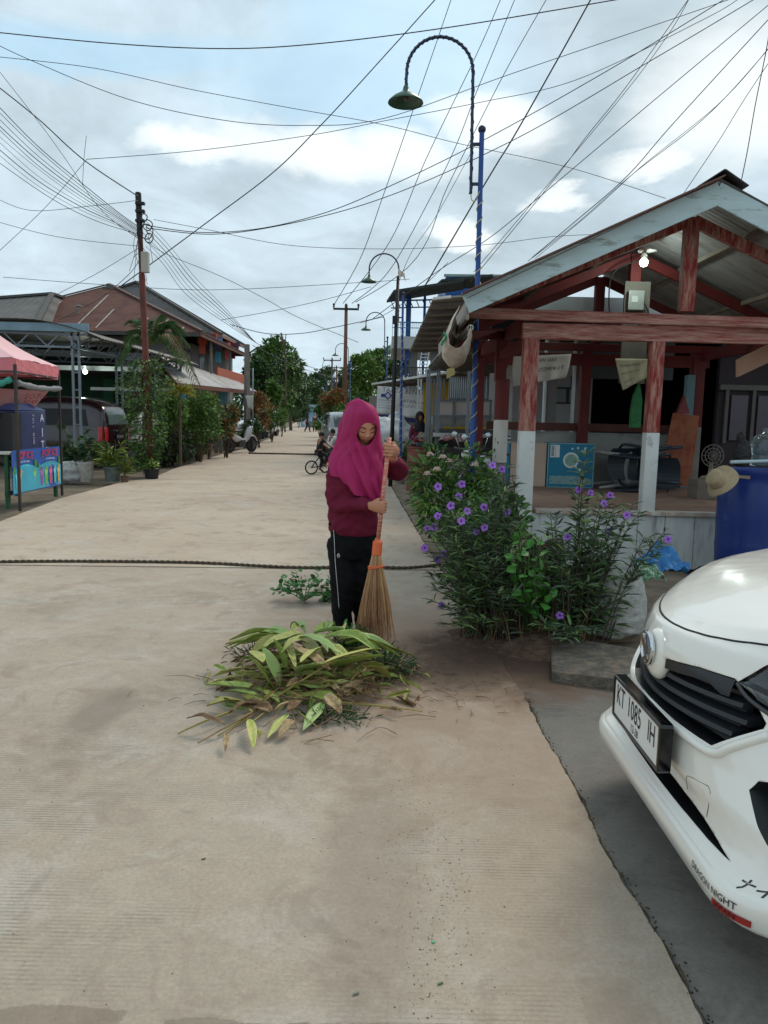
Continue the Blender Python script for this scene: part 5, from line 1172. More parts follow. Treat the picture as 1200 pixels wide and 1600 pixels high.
# soft weeds behind the heap
def weedclump(c,r,n,ls,mats,seed,label,name='pulled_weeds',lw=.45,kind='stuff',cat='weeds',flat=.6,tmpl=LEAF,tf=LEAFF):
    gg=np.random.default_rng(seed); q=gg.normal(size=(n,3)); q/=np.linalg.norm(q,axis=1,keepdims=True); q[:,2]=abs(q[:,2]); rr=gg.uniform(.2,1,n)[:,None]
    p=q*rr*np.array(r)+np.array(c); d=q+gg.normal(0,.5,(n,3)); L_=ls*gg.uniform(.5,1.3,n); k=gg.integers(0,len(mats),n)
    return leaf_mesh(name,[(leaf_arrays(p[k==i],d[k==i],L_[k==i],L_[k==i]*lw,tmpl=tmpl),tf,i) for i in range(len(mats))],mats,label=label,cat=cat,kind=kind)
lg=M('weed green',(70,116,52),.55,.2,8.,island=.3); lg2=M('weed green dark',(52,88,46),.55,.2,8.,island=.3); lg3=M('weed green light',(104,140,62),.5,.2,8.,island=.3); lgd=M('limp grey green',(92,108,78),.7,.2,8.,island=.3)
weedclump(G(548,1018),(.17,.12,.17),420,.042,[lg,lg2,lg],3,'fresh green weeds piled at the foot of the broom')
weedclump(G(600,1052),(.17,.2,.13),420,.06,[lg2,lgd],4,'limp dark weeds on the right side of the swept heap',lw=.16)
weedclump(G(520,1125),(.22,.1,.05),200,.05,[lgd,lg2],5,'scattered limp grass at the front of the swept heap',lw=.14)
weedclump(G(395,1030),(.16,.14,.10),200,.05,[M('dry grass',(110,100,78),.8,.2,8.,island=.3),lgd],6,'dry grass tuft at the left back of the swept heap',lw=.08)
# fallen purple flower on the heap is built with the flowers below
# small uprooted plant lying on the road
t=thing('uprooted_plant','small uprooted leafy plant lying on the road left of the woman','plant',G(475,942))
mb=MB(); root=G(475,941); tips=[]
for i in range(13):
    a=math.radians(-160+i*27); e=root+V3(math.cos(a)*g.uniform(.1,.24),math.sin(a)*.12+.02,g.uniform(.05,.2)); m_=root.lerp(e,.5)+V3(0,0,.03); mb.tube(cat_rom([root+V3(0,0,.01),m_,e],4),[.005-.0004*j for j in range(9)],5); tips+= [e,m_.lerp(e,.4),m_.lerp(e,.7)]
mb.tube([root,root+V3(.02,-.05,.0)],.006,6); mb.build('stem',M('weed stem',(110,116,66),.7),t,smooth=True)
P=np.array([tuple(q) for q in tips]*5)+rng.normal(0,.022,(len(tips)*5,3)); P[:,2]=np.maximum(P[:,2],.01); n_=len(P); dd_=rng.normal(0,1,(n_,3)); dd_[:,2]=abs(dd_[:,2])*.4
leaf_mesh('foliage',[(leaf_arrays(P,dd_,rng.uniform(.035,.065,n_),rng.uniform(.025,.045,n_)),LEAFF,0)],M('round weed leaf',(62,116,50),.5,.2,8.,island=.3),t)
weedclump(G(512,938),(.05,.05,.06),70,.05,[lgd],8,'limp grey green sprig lying beside the uprooted plant',lw=.5)
# ================================================================ FLOWERING PLANTS (right of the road)
def c8(x,y): return (x/2.609+620,y/2.609+680)
rl=[M('lance leaf',(78,104,62),.45,.2,8.,island=.35),M('lance leaf dark',(58,78,54),.45,.2,8.,island=.35),M('lance leaf light',(112,142,78),.45,.2,8.,island=.3)]
rst=M('plant stem',(72,62,50),.7,.2,9.); petal=M('purple petal',(162,106,206),.55,.1,30.); throat=M('flower throat',(70,34,120),.6)
LANCE=np.array([(0,0,0),(.5,.3,.03),(0,.35,-.02),(-.5,.3,.03),(.42,.65,.0),(0,.7,-.06),(-.42,.65,.0),(0,1,-.18)],float)
LANCEF=[(0,1,2),(0,2,3),(1,4,5,2),(2,5,6,3),(4,7,5),(5,7,6)]
def flower(c,n,r,parent,label=None):
    d,a,b=basis(n,(0,0,1) if abs(Vector(n).z)<.9 else (0,1,0)); c=Vector(c); rings=[]; N=40
    for rr,z in ((.08,-.9),(.12,-.5),(.22,-.12),(.5,.02),(.8,.06),(1.,.0)):
        ring=[]
        for i in range(N):
            t=2*math.pi*i/N; lob=(.74+.26*abs(math.cos(2.5*t))**.6) if rr>.4 else 1.; wv=.06*math.sin(5*t+1)*(rr>.7)
            ring.append(c+(a*math.cos(t)+b*math.sin(t))*r*rr*lob+d*r*(z+wv))
        rings.append(ring)
    mb=MB(); mb.loft(rings,caps=False); o=mb.build('flower',petal,parent,smooth=True,label=label)
    mb=MB(); mb.lathe([(.001,0),(r*.16,.0),(r*.10,-.01)],c-d*r*.05,8,axis=d); mb.build('flower_throat',throat,o,smooth=True); return o
def ruellia(label,base,rx,ry,tips,flowers,seed,nleaf=9,lmax=.125,cat='flowering plant'):
    t=thing('flowering_plant',label,cat,base); g=random.Random(seed); gg=np.random.default_rng(seed); base=Vector(base)
    mb=MB(); LP=[];LD=[];LL=[]
    def stem(tip,r0=.006,lean=0.):
        a=g.uniform(0,6.28); q=math.sqrt(g.random())*.85; b0=base+V3(math.cos(a)*rx*q,math.sin(a)*ry*q,-.01); b0.x+= (tip.x-b0.x)*.35
        h=tip.z; mid=b0.lerp(tip,.5); out=V3(tip.x-base.x,tip.y-base.y,0); mid-=out*.10; mid+=V3(g.uniform(-.03,.03),g.uniform(-.03,.03),.04)
        P=cat_rom([b0,mid,tip],8); mb.tube(P,[r0*(1-.04*i) for i in range(len(P))],5,caps=False)
        L_=sum((P[i+1]-P[i]).length for i in range(len(P)-1)); n=max(3,int(L_/.05)); ph=g.uniform(0,6.28)
        for i in range(n):
            f=.12+.88*(i+g.random()*.5)/n
            if f<.4 and g.random()<.6: continue
            k=min(len(P)-2,int(f*(len(P)-1))); p=P[k].lerp(P[k+1],f*(len(P)-1)-k) if f<1 else P[-1]; dr=(P[k+1]-P[k]).normalized()
            for s_ in (0,math.pi):
                aa=ph+i*1.57+s_+g.uniform(-.3,.3); s=V3(math.cos(aa),math.sin(aa),0); up=g.uniform(.15,.95) if f>.4 else g.uniform(-.2,.6)
                d=s+dr*up; LP.append(tuple(p)); LD.append(tuple(d)); LL.append(lmax*g.uniform(.55,1.1)*(1-.25*max(0,f-.7)/.3))
                if g.random()<.28:
                    for q_ in range(2): e=p+s*.02; LP.append(tuple(e)); LD.append((d.x+g.uniform(-.6,.6),d.y+g.uniform(-.6,.6),d.z+g.uniform(-.2,.5))); LL.append(lmax*g.uniform(.4,.8))
        return P
    for px,py,D in tips: stem(W(px,py,D))
    for px,py,D,nx,nz in flowers:
        c=W(px,py,D); P=stem(c-V3(nx*.02,-.03,.02)+V3(0,.0,-.01),.0042)
    mb.build('stems',rst,t,smooth=True)
    LP=np.array(LP);LD=np.array(LD);LL=np.array(LL); k=gg.choice(3,len(LP),p=[.5,.35,.15])
    leaf_mesh('foliage',[(leaf_arrays(LP[k==i],LD[k==i],LL[k==i],LL[k==i]*gg.uniform(.13,.19),roll=gg.normal(0,.5,(k==i).sum()),tmpl=LANCE),LANCEF,i) for i in range(3)],rl,t)
    for px,py,D,nx,nz in flowers: flower(W(px,py,D),(nx,-1,nz),.027,t)
    # dry lower stalks
    mb=MB()
    for i in range(70):
        a=g.uniform(0,6.28); q=math.sqrt(g.random()); b0=base+V3(math.cos(a)*rx*q*1.3,math.sin(a)*ry*q*1.3,0); e=b0+V3(g.uniform(-.08,.08),g.uniform(-.08,.08),g.uniform(.05,.28)); mb.tube([b0,b0.lerp(e,.5)+V3(g.uniform(-.015,.015),0,0),e],[.0028,.0022,.001],4,caps=False)
    mb.build('dry_stalks',M('dry twig',(0,0,0)),t)
    return t
fr=random.Random(3)
f1=[(168,210),(265,200),(220,288),(287,310),(252,250),(168,330),(355,293),(263,350),(357,376),(325,397),(450,313),(390,123),(428,140),(152,376),(124,380),(113,460),(193,484),(298,482),(332,498),(165,507),(183,693)]
f2=[(742,222),(790,236),(870,246),(845,278),(938,326),(866,392),(803,390),(697,415),(1106,425),(664,736),(576,595)]
F1=[(*c8(x,y),5.0+fr.uniform(-.25,.2),fr.uniform(-.7,.4),fr.uniform(-.1,.6)) for x,y in f1]; F2=[(*c8(x,y),(5.15 if y<600 else 4.75)+fr.uniform(-.2,.2),fr.uniform(-.5,.4),fr.uniform(.0,.5)) for x,y in f2]
T1=[]; 
for i in range(60):
    px=fr.uniform(672,838); top=735+abs(px-770)*.75 if px<770 else 728+abs(px-775)*1.2; py=fr.uniform(top,955)**1.; T1.append((px,py,5.0+fr.uniform(-.4,.4)))
T1+=[(770,735,5.1),(785,728,5.2),(801,745,5.1),(790,760,5.0),(760,770,4.9),(700,960,4.7),(668,900,4.8),(690,975,4.6),(740,965,4.5),(665,935,4.7)]
ruellia('tall purple-flowered plant left of the dark stump at the road edge',V3(.82,5.0,0),.24,.2,T1,F1,21)
T2=[]
for i in range(44):
    px=fr.uniform(838,1000); top=770+abs(px-930)*.6; py=fr.uniform(top,960); T2.append((px,py,5.05+fr.uniform(-.3,.3)))
T2+=[(913,705,5.1),(910,720,5.2),(960,790,5.1),(990,785,5.1),(1000,800,5.2),(1040,828,5.2),(1030,840,5.1),(860,800,5.1),(1008,838,5.0),(945,770,5.1),(868,985,4.5),(885,1000,4.5),(905,985,4.6),(850,975,4.5),(930,985,4.6)]
ruellia('purple-flowered plant growing between the stump and the pale sack',V3(1.22,4.95,0),.16,.16,T2,F2,22)
# heart-leaved seedling between them
def heartplant(name,label,base,pts,ls,m,seed,cat='plant',stemr=.006,lw=.85):
    t=thing(name,label,cat,base); g=random.Random(seed); mb=MB(); P=[];D=[];L_=[]
    for p in pts:
        p=Vector(p); b=Vector(base); mb.tube(cat_rom([b,b.lerp(p,.5)+V3(g.uniform(-.04,.04),g.uniform(-.04,.04),.03),p],4),[stemr*(1-.07*i) for i in range(9)],5)
        for k in range(3): P.append(tuple(b.lerp(p,1-.2*k))); D.append((g.uniform(-1,1),g.uniform(-1,.4),g.uniform(-.5,.4))); L_.append(ls*g.uniform(.6,1.15))
    mb.build('stems',M('green stem',(86,116,60),.6),t,smooth=True); L_=np.array(L_)
    leaf_mesh('foliage',[(leaf_arrays(np.array(P),np.array(D),L_,L_*lw),LEAFF,0)],m,t); return t
gl_=M('bright broad leaf',(70,132,50),.42,.2,8.,.2,20.,island=.25)
hp=[W(fr.uniform(790,868),fr.uniform(828,940),4.85+fr.uniform(-.15,.2)) for i in range(34)]+[W(822,818,4.8),W(812,826,4.8),W(800,850,4.7)]
heartplant('seedling_bush','bright green heart-leaved plant between the two purple-flowered plants',V3(1.0,5.05,0),hp,.075,gl_,5)
# ixora bush further back along the verge
def bush(name,label,base,rad,n,nc,ls,mats,seed,lw=.4,tm=None,group=None,cat='bush',tmpl=DIA,tf=DIAF,zc=.55,stems=7,flowers=None,inner=.2):
    base=Vector(base); t=thing(name,label,cat,base,group); g=random.Random(seed); mb=MB(); c=base+V3(0,0,rad[2]*zc*1.6)
    for i in range(stems):
        a=g.uniform(0,6.28); e=c+V3(math.cos(a)*rad[0]*.6,math.sin(a)*rad[1]*.6,g.uniform(-.2,.5)*rad[2]); mb.tube(cat_rom([base+V3(g.uniform(-.05,.05),g.uniform(-.05,.05),-.02),base.lerp(e,.5)+V3(0,0,.05),e],3),[.014*(1+rad[2]*.4)*(1-.1*j) for j in range(7)],5)
    mb.build('branches',tm or M('bush wood',(84,70,54),.9,.2,8.),t,smooth=True)
    p,d,l=crown_leaves(c,rad,n,nc,ls,seed=seed,inner=inner); p[:,2]=np.maximum(p[:,2],base.z+.02); gg=np.random.default_rng(seed)
    hgt=(p[:,2]-c.z)/rad[2]; k=gg.integers(0,len(mats),n)
    leaf_mesh('foliage',[(leaf_arrays(p[k==i],d[k==i],l[k==i],l[k==i]*lw,tmpl=tmpl),tf,i) for i in range(len(mats)) if (k==i).any()],mats,t)
    if flowers:
        for fc in flowers:
            mb=MB(); 
            for q in range(26):
                v=Vector((g.gauss(0,1),g.gauss(0,1),abs(g.gauss(0,1)))).normalized(); mb.sphere(Vector(fc)+v*.035,.011,6,4,(1,1,.7))
            mb.build('flower_head',M('pale pink flower',(206,176,166),.7,.15,30.),t,smooth=True)
    return t
ix=[M('shrub leaf',(84,124,56),.42,.2,8.,island=.35),M('shrub leaf dark',(52,86,44),.42,.2,8.,island=.35),M('shrub leaf yellow',(112,140,52),.42,.2,8.,island=.3)]
fl=[W(672,712,8.0),W(692,716,7.9),W(683,735,7.8),W(702,722,8.1),W(663,724,8.2),W(742,728,7.9),W(668,742,7.9)]
bush('flowering_bush','leafy green bush with pale pink flower heads in front of the red barrels',V3(.78,8.15,-.03),(.44,.42,.5),3000,50,.085,[ix[0],ix[1],ix[0],ix[2]],31,flowers=fl,zc=.82,tmpl=LEAF,tf=LEAFF)
bush('low_bush','low green shrub spilling over the slab edge left of the purple flowers',V3(.78,6.4,-.03),(.22,.5,.3),1300,30,.07,[ix[0],ix[1]],32,tmpl=LEAF,tf=LEAFF)
bush('dark_bush','dark green shrub behind the tall purple-flowered plant beside the hut',V3(1.05,6.9,-.03),(.26,.42,.44),1700,36,.08,[ix[1],ix[0],ix[1]],33,tmpl=LEAF,tf=LEAFF)
# stray flower fallen on the heap, litter on the ground
flower(G(517,1110)+V3(0,0,.06),(.2,-.6,1),.02,None) if False else None
def ffl():
    t=thing('fallen_flower','single purple flower lying on the front of the swept heap','flower',G(517,1111)); flower(G(517,1111)+V3(0,0,.07),(.2,-1,.6),.024,t)
ffl()
mb=MB(); g=random.Random(9)
for i in range(520):
    if i<300: x,y=1.0+g.gauss(0,.32),4.72+g.gauss(0,.16)
    else: x,y=.35+g.gauss(0,.28),4.25+g.gauss(0,.3)
    a=g.uniform(0,6.28); L_=g.uniform(.012,.06); z=.007 if i>=300 else .035; mb.tube([V3(x,y,z),V3(x+math.cos(a)*L_,y+math.sin(a)*L_,z+.004)],[.0016,.0008],4,caps=False)
mb.build('ground_litter',M('litter brown',(94,72,52),.9,.3,9.,island=.4),label='small dry twigs and straw scattered below the purple flowers',cat='litter',kind='stuff')
mb=MB()
for i in range(1500):
    cl=i%5; x=g.uniform(-3,.75) if cl==0 else (.16+g.gauss(0,.09) if cl<4 else .5+g.gauss(0,.3)); y=1.6+5*g.random()**1.6 if cl==0 else (2.1+g.gauss(0,.42) if cl<4 else 4.0+g.gauss(0,.5))
    if y<1.6 or x>.74: continue
    s=.0005+.0016*g.random()**3; mb.box((x,y,s*.5),(s*2,s*1.4,s),g.uniform(0,3))
mb.build('grit',M('grit',(112,96,80),1.,.2,30.,spec=.1),label='tiny stones and grit scattered over the concrete road',cat='grit',kind='stuff')
def litterbit(px,py,name,label,cat,m,sz):
    c=G(px,py); mb=MB(); mb.box(c+V3(0,0,sz[2]/2+.001),sz,.5); mb.build(name,m,label=label,cat=cat,bevel=min(sz)*.3)
litterbit(677,1473,'bottle_cap','tiny green scrap lying on the near road slab','scrap',M('green scrap',(60,170,120),.4),(.008,.008,.003))
litterbit(318,1343,'dry_leaf_bit','small dark leaf scrap on the road left of centre','leaf scrap',M('scrap brown',(50,42,36),.9),(.014,.004,.002))
litterbit(688,1538,'leaf_scrap','small curled green leaf scrap near the bottom of the road','leaf scrap',M('scrap green',(92,116,84),.8),(.016,.005,.004))
litterbit(556,1554,'leaf_scrap','pale crumpled leaf scrap at the bottom edge of the road','leaf scrap',M('scrap grey',(120,128,112),.8),(.016,.006,.005))
litterbit(490,1310,'stone','tiny white stone on the road below the heap','stone',M('white stone',(210,206,200),.8),(.006,.005,.003))
# ================================================================ LEFT SIDE
def ptree(name,label,px,py,rx,ry,D,mats,n,nc,ls,seed,group=None,cat='tree',lw=.5,base_z=-.05,tr=.1,tmpl=DIA,tf=DIAF,limbs=6,lean=0.):
    c=W(px,py,D); r=(rx*D/1200,rx*D/1200,ry*D/1200); base=V3(c.x-lean,c.y,base_z)
    return tree(name,label,base,c.z+r[2],r,mats,bark,n,nc,ls,tr,seed,group,cat,crown_z=c.z-base_z,lw=lw,limbs=limbs,tmpl=tmpl,tf=tf,lean=(lean,0))
bark=M('bark',(92,78,62),.9,.3,5.,.6,30.)
tg=[M('tree leaf',(76,108,52),.5,.2,2.,island=.35),M('tree leaf dark',(50,78,44),.5,.2,2.,island=.35),M('tree leaf light',(110,146,64),.5,.2,2.,island=.3)]
og=[M('orange leaf',(170,112,62),.5,.2,3.,island=.3),M('red tip leaf',(132,72,44),.5,.2,3.,island=.3),M('olive leaf',(104,120,56),.5,.2,3.,island=.3)]
# ---- tent stall
pink=M('pink canvas',(212,120,128),.75,.08,3.,.25,12.); pinkl=M('pale pink canvas',(232,186,188),.75,.06,3.,.3,10.); dmet=M('dark metal',(52,46,44),.55,.3,10.,.2,40.)
P0=W(24,590,10.8); P1=W(92,599,12.9); tw=2.3
st=thing('tent_stall','pink canopy tent of a drinks stall at the left edge','tent',(P0.x-1,11.8,0))
A=[V3(P0.x,P0.y,1.93),V3(P1.x,P1.y,1.93),V3(P1.x-tw,P1.y+.25,1.93),V3(P0.x-tw,P0.y+.1,1.93)]; apex=(A[0]+A[1]+A[2]+A[3])/4+V3(0,0,1.02)
top=[a+V3(0,0,.20) for a in A]
mb=MB()
for i in range(4):
    a,b=top[i],top[(i+1)%4]; rows=[]
    for j in range(9):
        f=j/8; r=[]
        for k in range(11):
            p=a.lerp(b,k/10).lerp(apex,f); p.z-=.32*math.sin(math.pi*f)*(1-.35*abs(k/5-1))*.55+ .02*math.sin(k*1.1); r.append(p)
        rows.append(r)
    mb.grid(rows)
mb.build('canopy',pinkl,st,smooth=True)
mb=MB()
for i in range(4):
    a,b=A[i],A[(i+1)%4]; mb.grid([[a.lerp(b,k/16)+V3(0,0,.205-z)+V3(.012*math.sin(k*1.7+z*9),.01*math.cos(k*2.1),-.008*math.sin(k)) for k in range(17)] for z in (0,.1,.205)])
me=evalmods(mb.mesh('v',pink),[('SOLIDIFY',dict(thickness=.004))]); link_mesh('valance',me,st)
for a in A: mb=MB(); mb.beam((a.x,a.y,0),(a.x,a.y,2.05),.035,.035,up=(0,1,0)); mb.build('leg',dmet,st)
for i in range(4): mb=MB(); mb.beam(A[i]+V3(0,0,.02),A[(i+1)%4]+V3(0,0,.02),.025,.025); mb.build('frame_bar',dmet,st)
# rolled side curtain below the valance, teal over white
for c0,c1,m,lb,seed in ((W(-25,600,10.7),W(18,592,10.8),M('teal cloth',(60,150,136),.7,.15,6.,.4,20.),'rolled teal curtain under the pink tent edge',1),(W(26,598,10.85),W(94,607,12.85),M('rolled plastic',(120,122,126),.4,.2,6.,.5,20.),'rolled clear plastic curtain along the pink tent edge',2)):
    mb=MB(); P=[c0.lerp(c1,i/24)+V3(0,0,-.035*math.sin(math.pi*i/24)) for i in range(25)]; mb.tube(P,[.042+.006*math.sin(i*.9+seed)+.004*math.sin(i*2.3) for i in range(25)],12); mb.build('rolled_curtain',m,smooth=True,label=lb,cat='curtain')
# hanging pink cloth with a printed mark
t=banner([(-12,606),(76,611),(50,644),(-12,645)],11.9,M('faded pink cloth',(206,150,146),.8,.1,3.,.3,10.),'faded pink cloth hanging inside the drinks tent',[('SOTO',.13,.62,.30,1.,M('red print',(176,48,52),.7)),('AYAM',.10,.63,.52,1.,M('red print',(0,0,0)))],.3,.03,name='hanging_cloth')
# table and its banners
tb_=thing('stall_table','green-legged stall table with two colourful drink banners on its front','table',(P0.x-.3,11.7,0))
q0=G(17,0) if False else W(14,718,10.95); q1=W(93,706,12.75); tz=.82
a0=V3(q0.x,10.95,tz);a1=V3(q1.x,12.75,tz); nrm_=V3(a1.y-a0.y,-(a1.x-a0.x),0).normalized()   # points to the road
mb=MB(); mb.prism([a0,a1,a1-nrm_*.75,a0-nrm_*.75],V3(0,0,-.035)); mb.build('table_top',M('table white',(196,196,190),.5,.12,5.,rgb2=(150,140,126),cover=.2),tb_,bevel=.005,fix=True)
grn=M('green painted wood',(34,78,50),.7,.25,6.,.3,30.)
for b in (a0-nrm_*.06+(a1-a0)*.03,a1-nrm_*.06-(a1-a0)*.03,a1-nrm_*.7-(a1-a0)*.03,a0-nrm_*.7+(a1-a0)*.03): mb=MB(); mb.beam((b.x,b.y,0),(b.x,b.y,tz-.036),.055,.055,up=(0,1,0)); mb.build('leg',grn,tb_,bevel=.004)
mb=MB(); mb.beam(a0-nrm_*.06+V3(0,0,-.60),a1-nrm_*.06+V3(0,0,-.60),.04,.06); mb.build('rail',grn,tb_)
skyb=M('poster blue',(40,92,178),.4,.06,3.,.05); cyan=M('poster cyan',(60,176,206),.4,.1,3.); 
def iceposter(f0,f1,label,seed):
    g=random.Random(seed); o=nrm_*.012; A_=a0.lerp(a1,f0)+o; B_=a0.lerp(a1,f1)+o; hgt=.64; t=thing('drink_banner',label,'banner',(A_+B_)/2)
    def pt(u,v,k=0): return A_.lerp(B_,u)+V3(0,0,.02-v*hgt)+nrm_*(k+.008*math.sin(u*6+seed))
    mb=MB(); mb.grid([[pt(i/12,j/8) for i in range(13)] for j in range(9)]); me=evalmods(mb.mesh('b',skyb),[('SOLIDIFY',dict(thickness=.002))]); link_mesh('sheet',me,t)
    def disc(u,v,r,m,name,k=.006,sy=1.,n=22):
        mb=MB(); mb.add([pt(u+math.cos(a)*r,v+math.sin(a)*r*sy*1.35,k*2.6) for a in [2*math.pi*i/n for i in range(n)]],[tuple(range(n))]); mb.build(name,m,t)
    mb=MB(); n=24; mb.add([pt(x,.46-.12*math.sin(math.pi*x),.012) for x in [i/n for i in range(n+1)]]+[pt(1,.97,.012),pt(0,.97,.012)],[tuple(range(n+3))]); mb.build('printed_wave',cyan,t)
    cols=[(214,92,150),(90,190,214),(226,178,96),(232,232,228),(150,88,168),(120,190,110)]
    for i in range(5):
        u=.14+.18*i; c=cols[(i+seed)%6]; m=M('cup %d%d%d'%c,c,.4,.12,20.); m2=M('cup light %d%d%d'%c,tuple(min(245,x+30) for x in c),.4,.1,20.)
        mb=MB(); mb.add([pt(u-.055,.62,.016),pt(u+.055,.62,.016),pt(u+.042,.9,.016),pt(u-.042,.9,.016)],[(0,1,2,3)]); mb.build('printed_cup',m,t); disc(u,.58,.065,m2,'printed_ice',.0065,.9); disc(u+.01,.50,.04,m,'printed_ice',.007,.9)
    disc(.5,.78,.09,M('poster green',(70,150,80),.5),'printed_leaf',.0045,.6); disc(.92,.35,.05,M('poster green',(0,0,0)),'printed_leaf',.005,1.6); disc(.06,.45,.04,M('poster green',(0,0,0)),'printed_leaf',.005,1.8)
    wv=(B_-A_).length
    for txt,sz,u,v,m in (('POP ICE',.155,.5,.15,M('poster red',(206,44,52),.4)),('nikmatnya segar',.05,.5,.285,M('poster white',(226,230,232),.4))):
        cu=bpy.data.curves.new('t','FONT'); cu.body=txt; cu.size=sz; cu.align_x='CENTER'; cu.align_y='CENTER'; cu.resolution_u=2; cu.offset=.003 if sz>.1 else 0
        ob=bpy.data.objects.new('t',cu); COL.objects.link(ob); dg=bpy.context.evaluated_depsgraph_get(); me=bpy.data.meshes.new_from_object(ob.evaluated_get(dg)); bpy.data.objects.remove(ob)
        for vx in me.vertices:
            a,b=vx.co.x/wv,vx.co.y/hgt; uu=u+a; vx.co=pt(uu,v-b-.06*math.cos((uu-.5)*3)+.04,.018)
        me.materials.append(m); link_mesh('printed_lettering',me,t)
iceposter(.02,.49,'blue drink banner with red arched lettering on the nearer half of the stall table',1)
iceposter(.505,.99,'blue drink banner with red arched lettering on the farther half of the stall table',4)
# things on the table
navy=M('navy cloth',(46,56,100),.5,.2,4.,.5,12.,rgb2=(44,60,110),cover=.3)
t=thing('covered_box','tall box wrapped in dark navy printed cloth standing on the stall table','covered box',(q0.x-.3,11.8,tz))
bx0,bx1=W(38,660,11.6),W(70,660,12.3)
mb=MB(); f=[V3(bx0.x-.05,11.5,tz),V3(bx1.x+.0,12.35,tz),V3(bx1.x-.5,12.5,tz),V3(bx0.x-.5,11.6,tz)]; mb.prism(f,V3(0,0,.60)); me=mb.mesh('b',navy); me=evalmods(me,[('BEVEL',dict(width=.03,segments=3))]); auto_smooth(me,.6); link_mesh('cloth_cover',me,t)
pk=f[0].lerp(f[1],.5)-V3(.2,0,-.6); mb=MB(); mb.loft([[p+V3(0,0,.6) for p in f],[(p*.4+sum(f,V3(0,0,0))/4*.6)+V3(0,0,.70) for p in f]]); mb.build('cloth_fold',M('blue cloth',(60,92,150),.5,.3,5.),t,fix=True)
dxy=(f[1]-f[0]).normalized(); wm_=M('white print',(216,220,226),.5)
no_=V3(dxy.y,-dxy.x,0)
for txt,sz,u,z in (('A',.17,.80,.48),('I',.20,.80,.25),('T',.17,.80,.06)):
    mb=MB(); mb.text(txt,sz,f[0].lerp(f[1],u)+V3(0,0,z)+no_*.02,dxy,(0,0,1),.001); mb.build('printed_letter',wm_,t)
for i,ch in enumerate('FULL NOW'):
    if ch==' ': continue
    mb=MB(); mb.text(ch,.062,f[0].lerp(f[1],.50)+V3(0,0,.52-i*.058)+no_*.012,V3(0,0,-1),dxy,.001); mb.build('printed_letter',wm_,t)
boxthing('white_box','white box with small dark print at the left end of the stall table','box',(bx0.x-.62,10.95,tz),(bx0.x-.30,11.35,tz+.58),M('white card',(206,206,204),.5,.08,5.))
boxthing('dark_crate','black crate between the white box and the navy covered box on the stall','crate',(bx0.x-.28,11.25,tz),(bx0.x-.02,11.55,tz+.55),M('black crate',(24,24,28),.5,.2,8.))
boxthing('hanging_board','dark slanted board hanging at the left edge inside the drinks tent','board',(q0.x-.55,11.2,1.32),(q0.x-.25,11.24,1.55),M('dark board',(42,36,38),.6))
# ---- carport
cp=thing('carport','grey metal carport with a pale blue fascia and a corrugated roof behind the tent','carport',(-9.5,22,0))
steel=M('grey steel',(120,128,136),.5,.12,5.,.1,30.,metal=.2); lb_=M('pale blue steel',(120,146,160),.5,.15,3.)
ce=W(138,508,18).z; x1=W(138,510,18).x
mb=MB(); mb.bbox((-15,17.96,ce-.16),(x1,18.04,ce+.03)); mb.build('fascia',lb_,cp,bevel=.008)
mb=MB(); n=90
def cproof(x,y): return ce+.03+.018*math.sin((x*0+y)*2*math.pi/.15)*1+.0
rows=[]
for i in range(150):
    y=17.9+i*(9.4/149); drop_=[ (x, ce+.10 -.0*(x) - (max(0,(x-(x1-1.6)))/1.6)**2*.28 + .016*math.sin(y*2*math.pi/.19)) for x in (-15,-12,-10,x1-1.6,x1-1.2,x1-.8,x1-.4,x1+.05,x1+.3)]
    rows.append([V3(x,y,z) for x,z in drop_])
mb.grid(rows); me=evalmods(mb.mesh('r',M('old zinc',(120,116,112),.6,.3,1.5,metal=.2,rgb2=(92,80,72),cover=.4)),[('SOLIDIFY',dict(thickness=.006))]); me.polygons.foreach_set('use_smooth',[True]*len(me.polygons)); link_mesh('roof_sheet',me,cp)
for y in (18.1,21,24,27):
    for px_ in ((x1-.42,),(x1-.27,)): mb=MB(); mb.beam((px_[0],y,0),(px_[0],y,ce-.12),.05,.05,up=(0,1,0)); mb.build('post',steel,cp)
    mb=MB(); 
    for k in range(8): mb.beam((x1-.42,y,.3+k*.4),(x1-.27,y,.3+k*.4),.02,.03)
    mb.build('post_tie',steel,cp)
    mb=MB(); mb.beam((x1-6,y,ce-.12),(x1,y,ce-.22),.05,.06); mb.beam((x1-6,y,ce-.45),(x1-.3,y,ce-.50),.05,.05)
    for k in range(8): xx=x1-.3-k*.7; mb.beam((xx,y,ce-.48),(xx-.35,y,ce-.15),.03,.03); mb.beam((xx-.35,y,ce-.15),(xx-.7,y,ce-.48),.03,.03)
    mb.build('truss',steel,cp)
for xx,zz_ in ((x1-.05,ce-.22),(x1-.35,ce-.5)): mb=MB(); mb.beam((xx,18,zz_),(xx,27.3,zz_),.05,.05); mb.build('truss_rail',steel,cp)
mb=MB()
for k in range(13): y=18+k*.7; mb.beam((x1-.35,y,ce-.5),(x1-.05,y+.35,ce-.22),.025,.025); mb.beam((x1-.05,y+.35,ce-.22),(x1-.35,y+.7,ce-.5),.025,.025)
mb.build('truss_lattice',steel,cp)
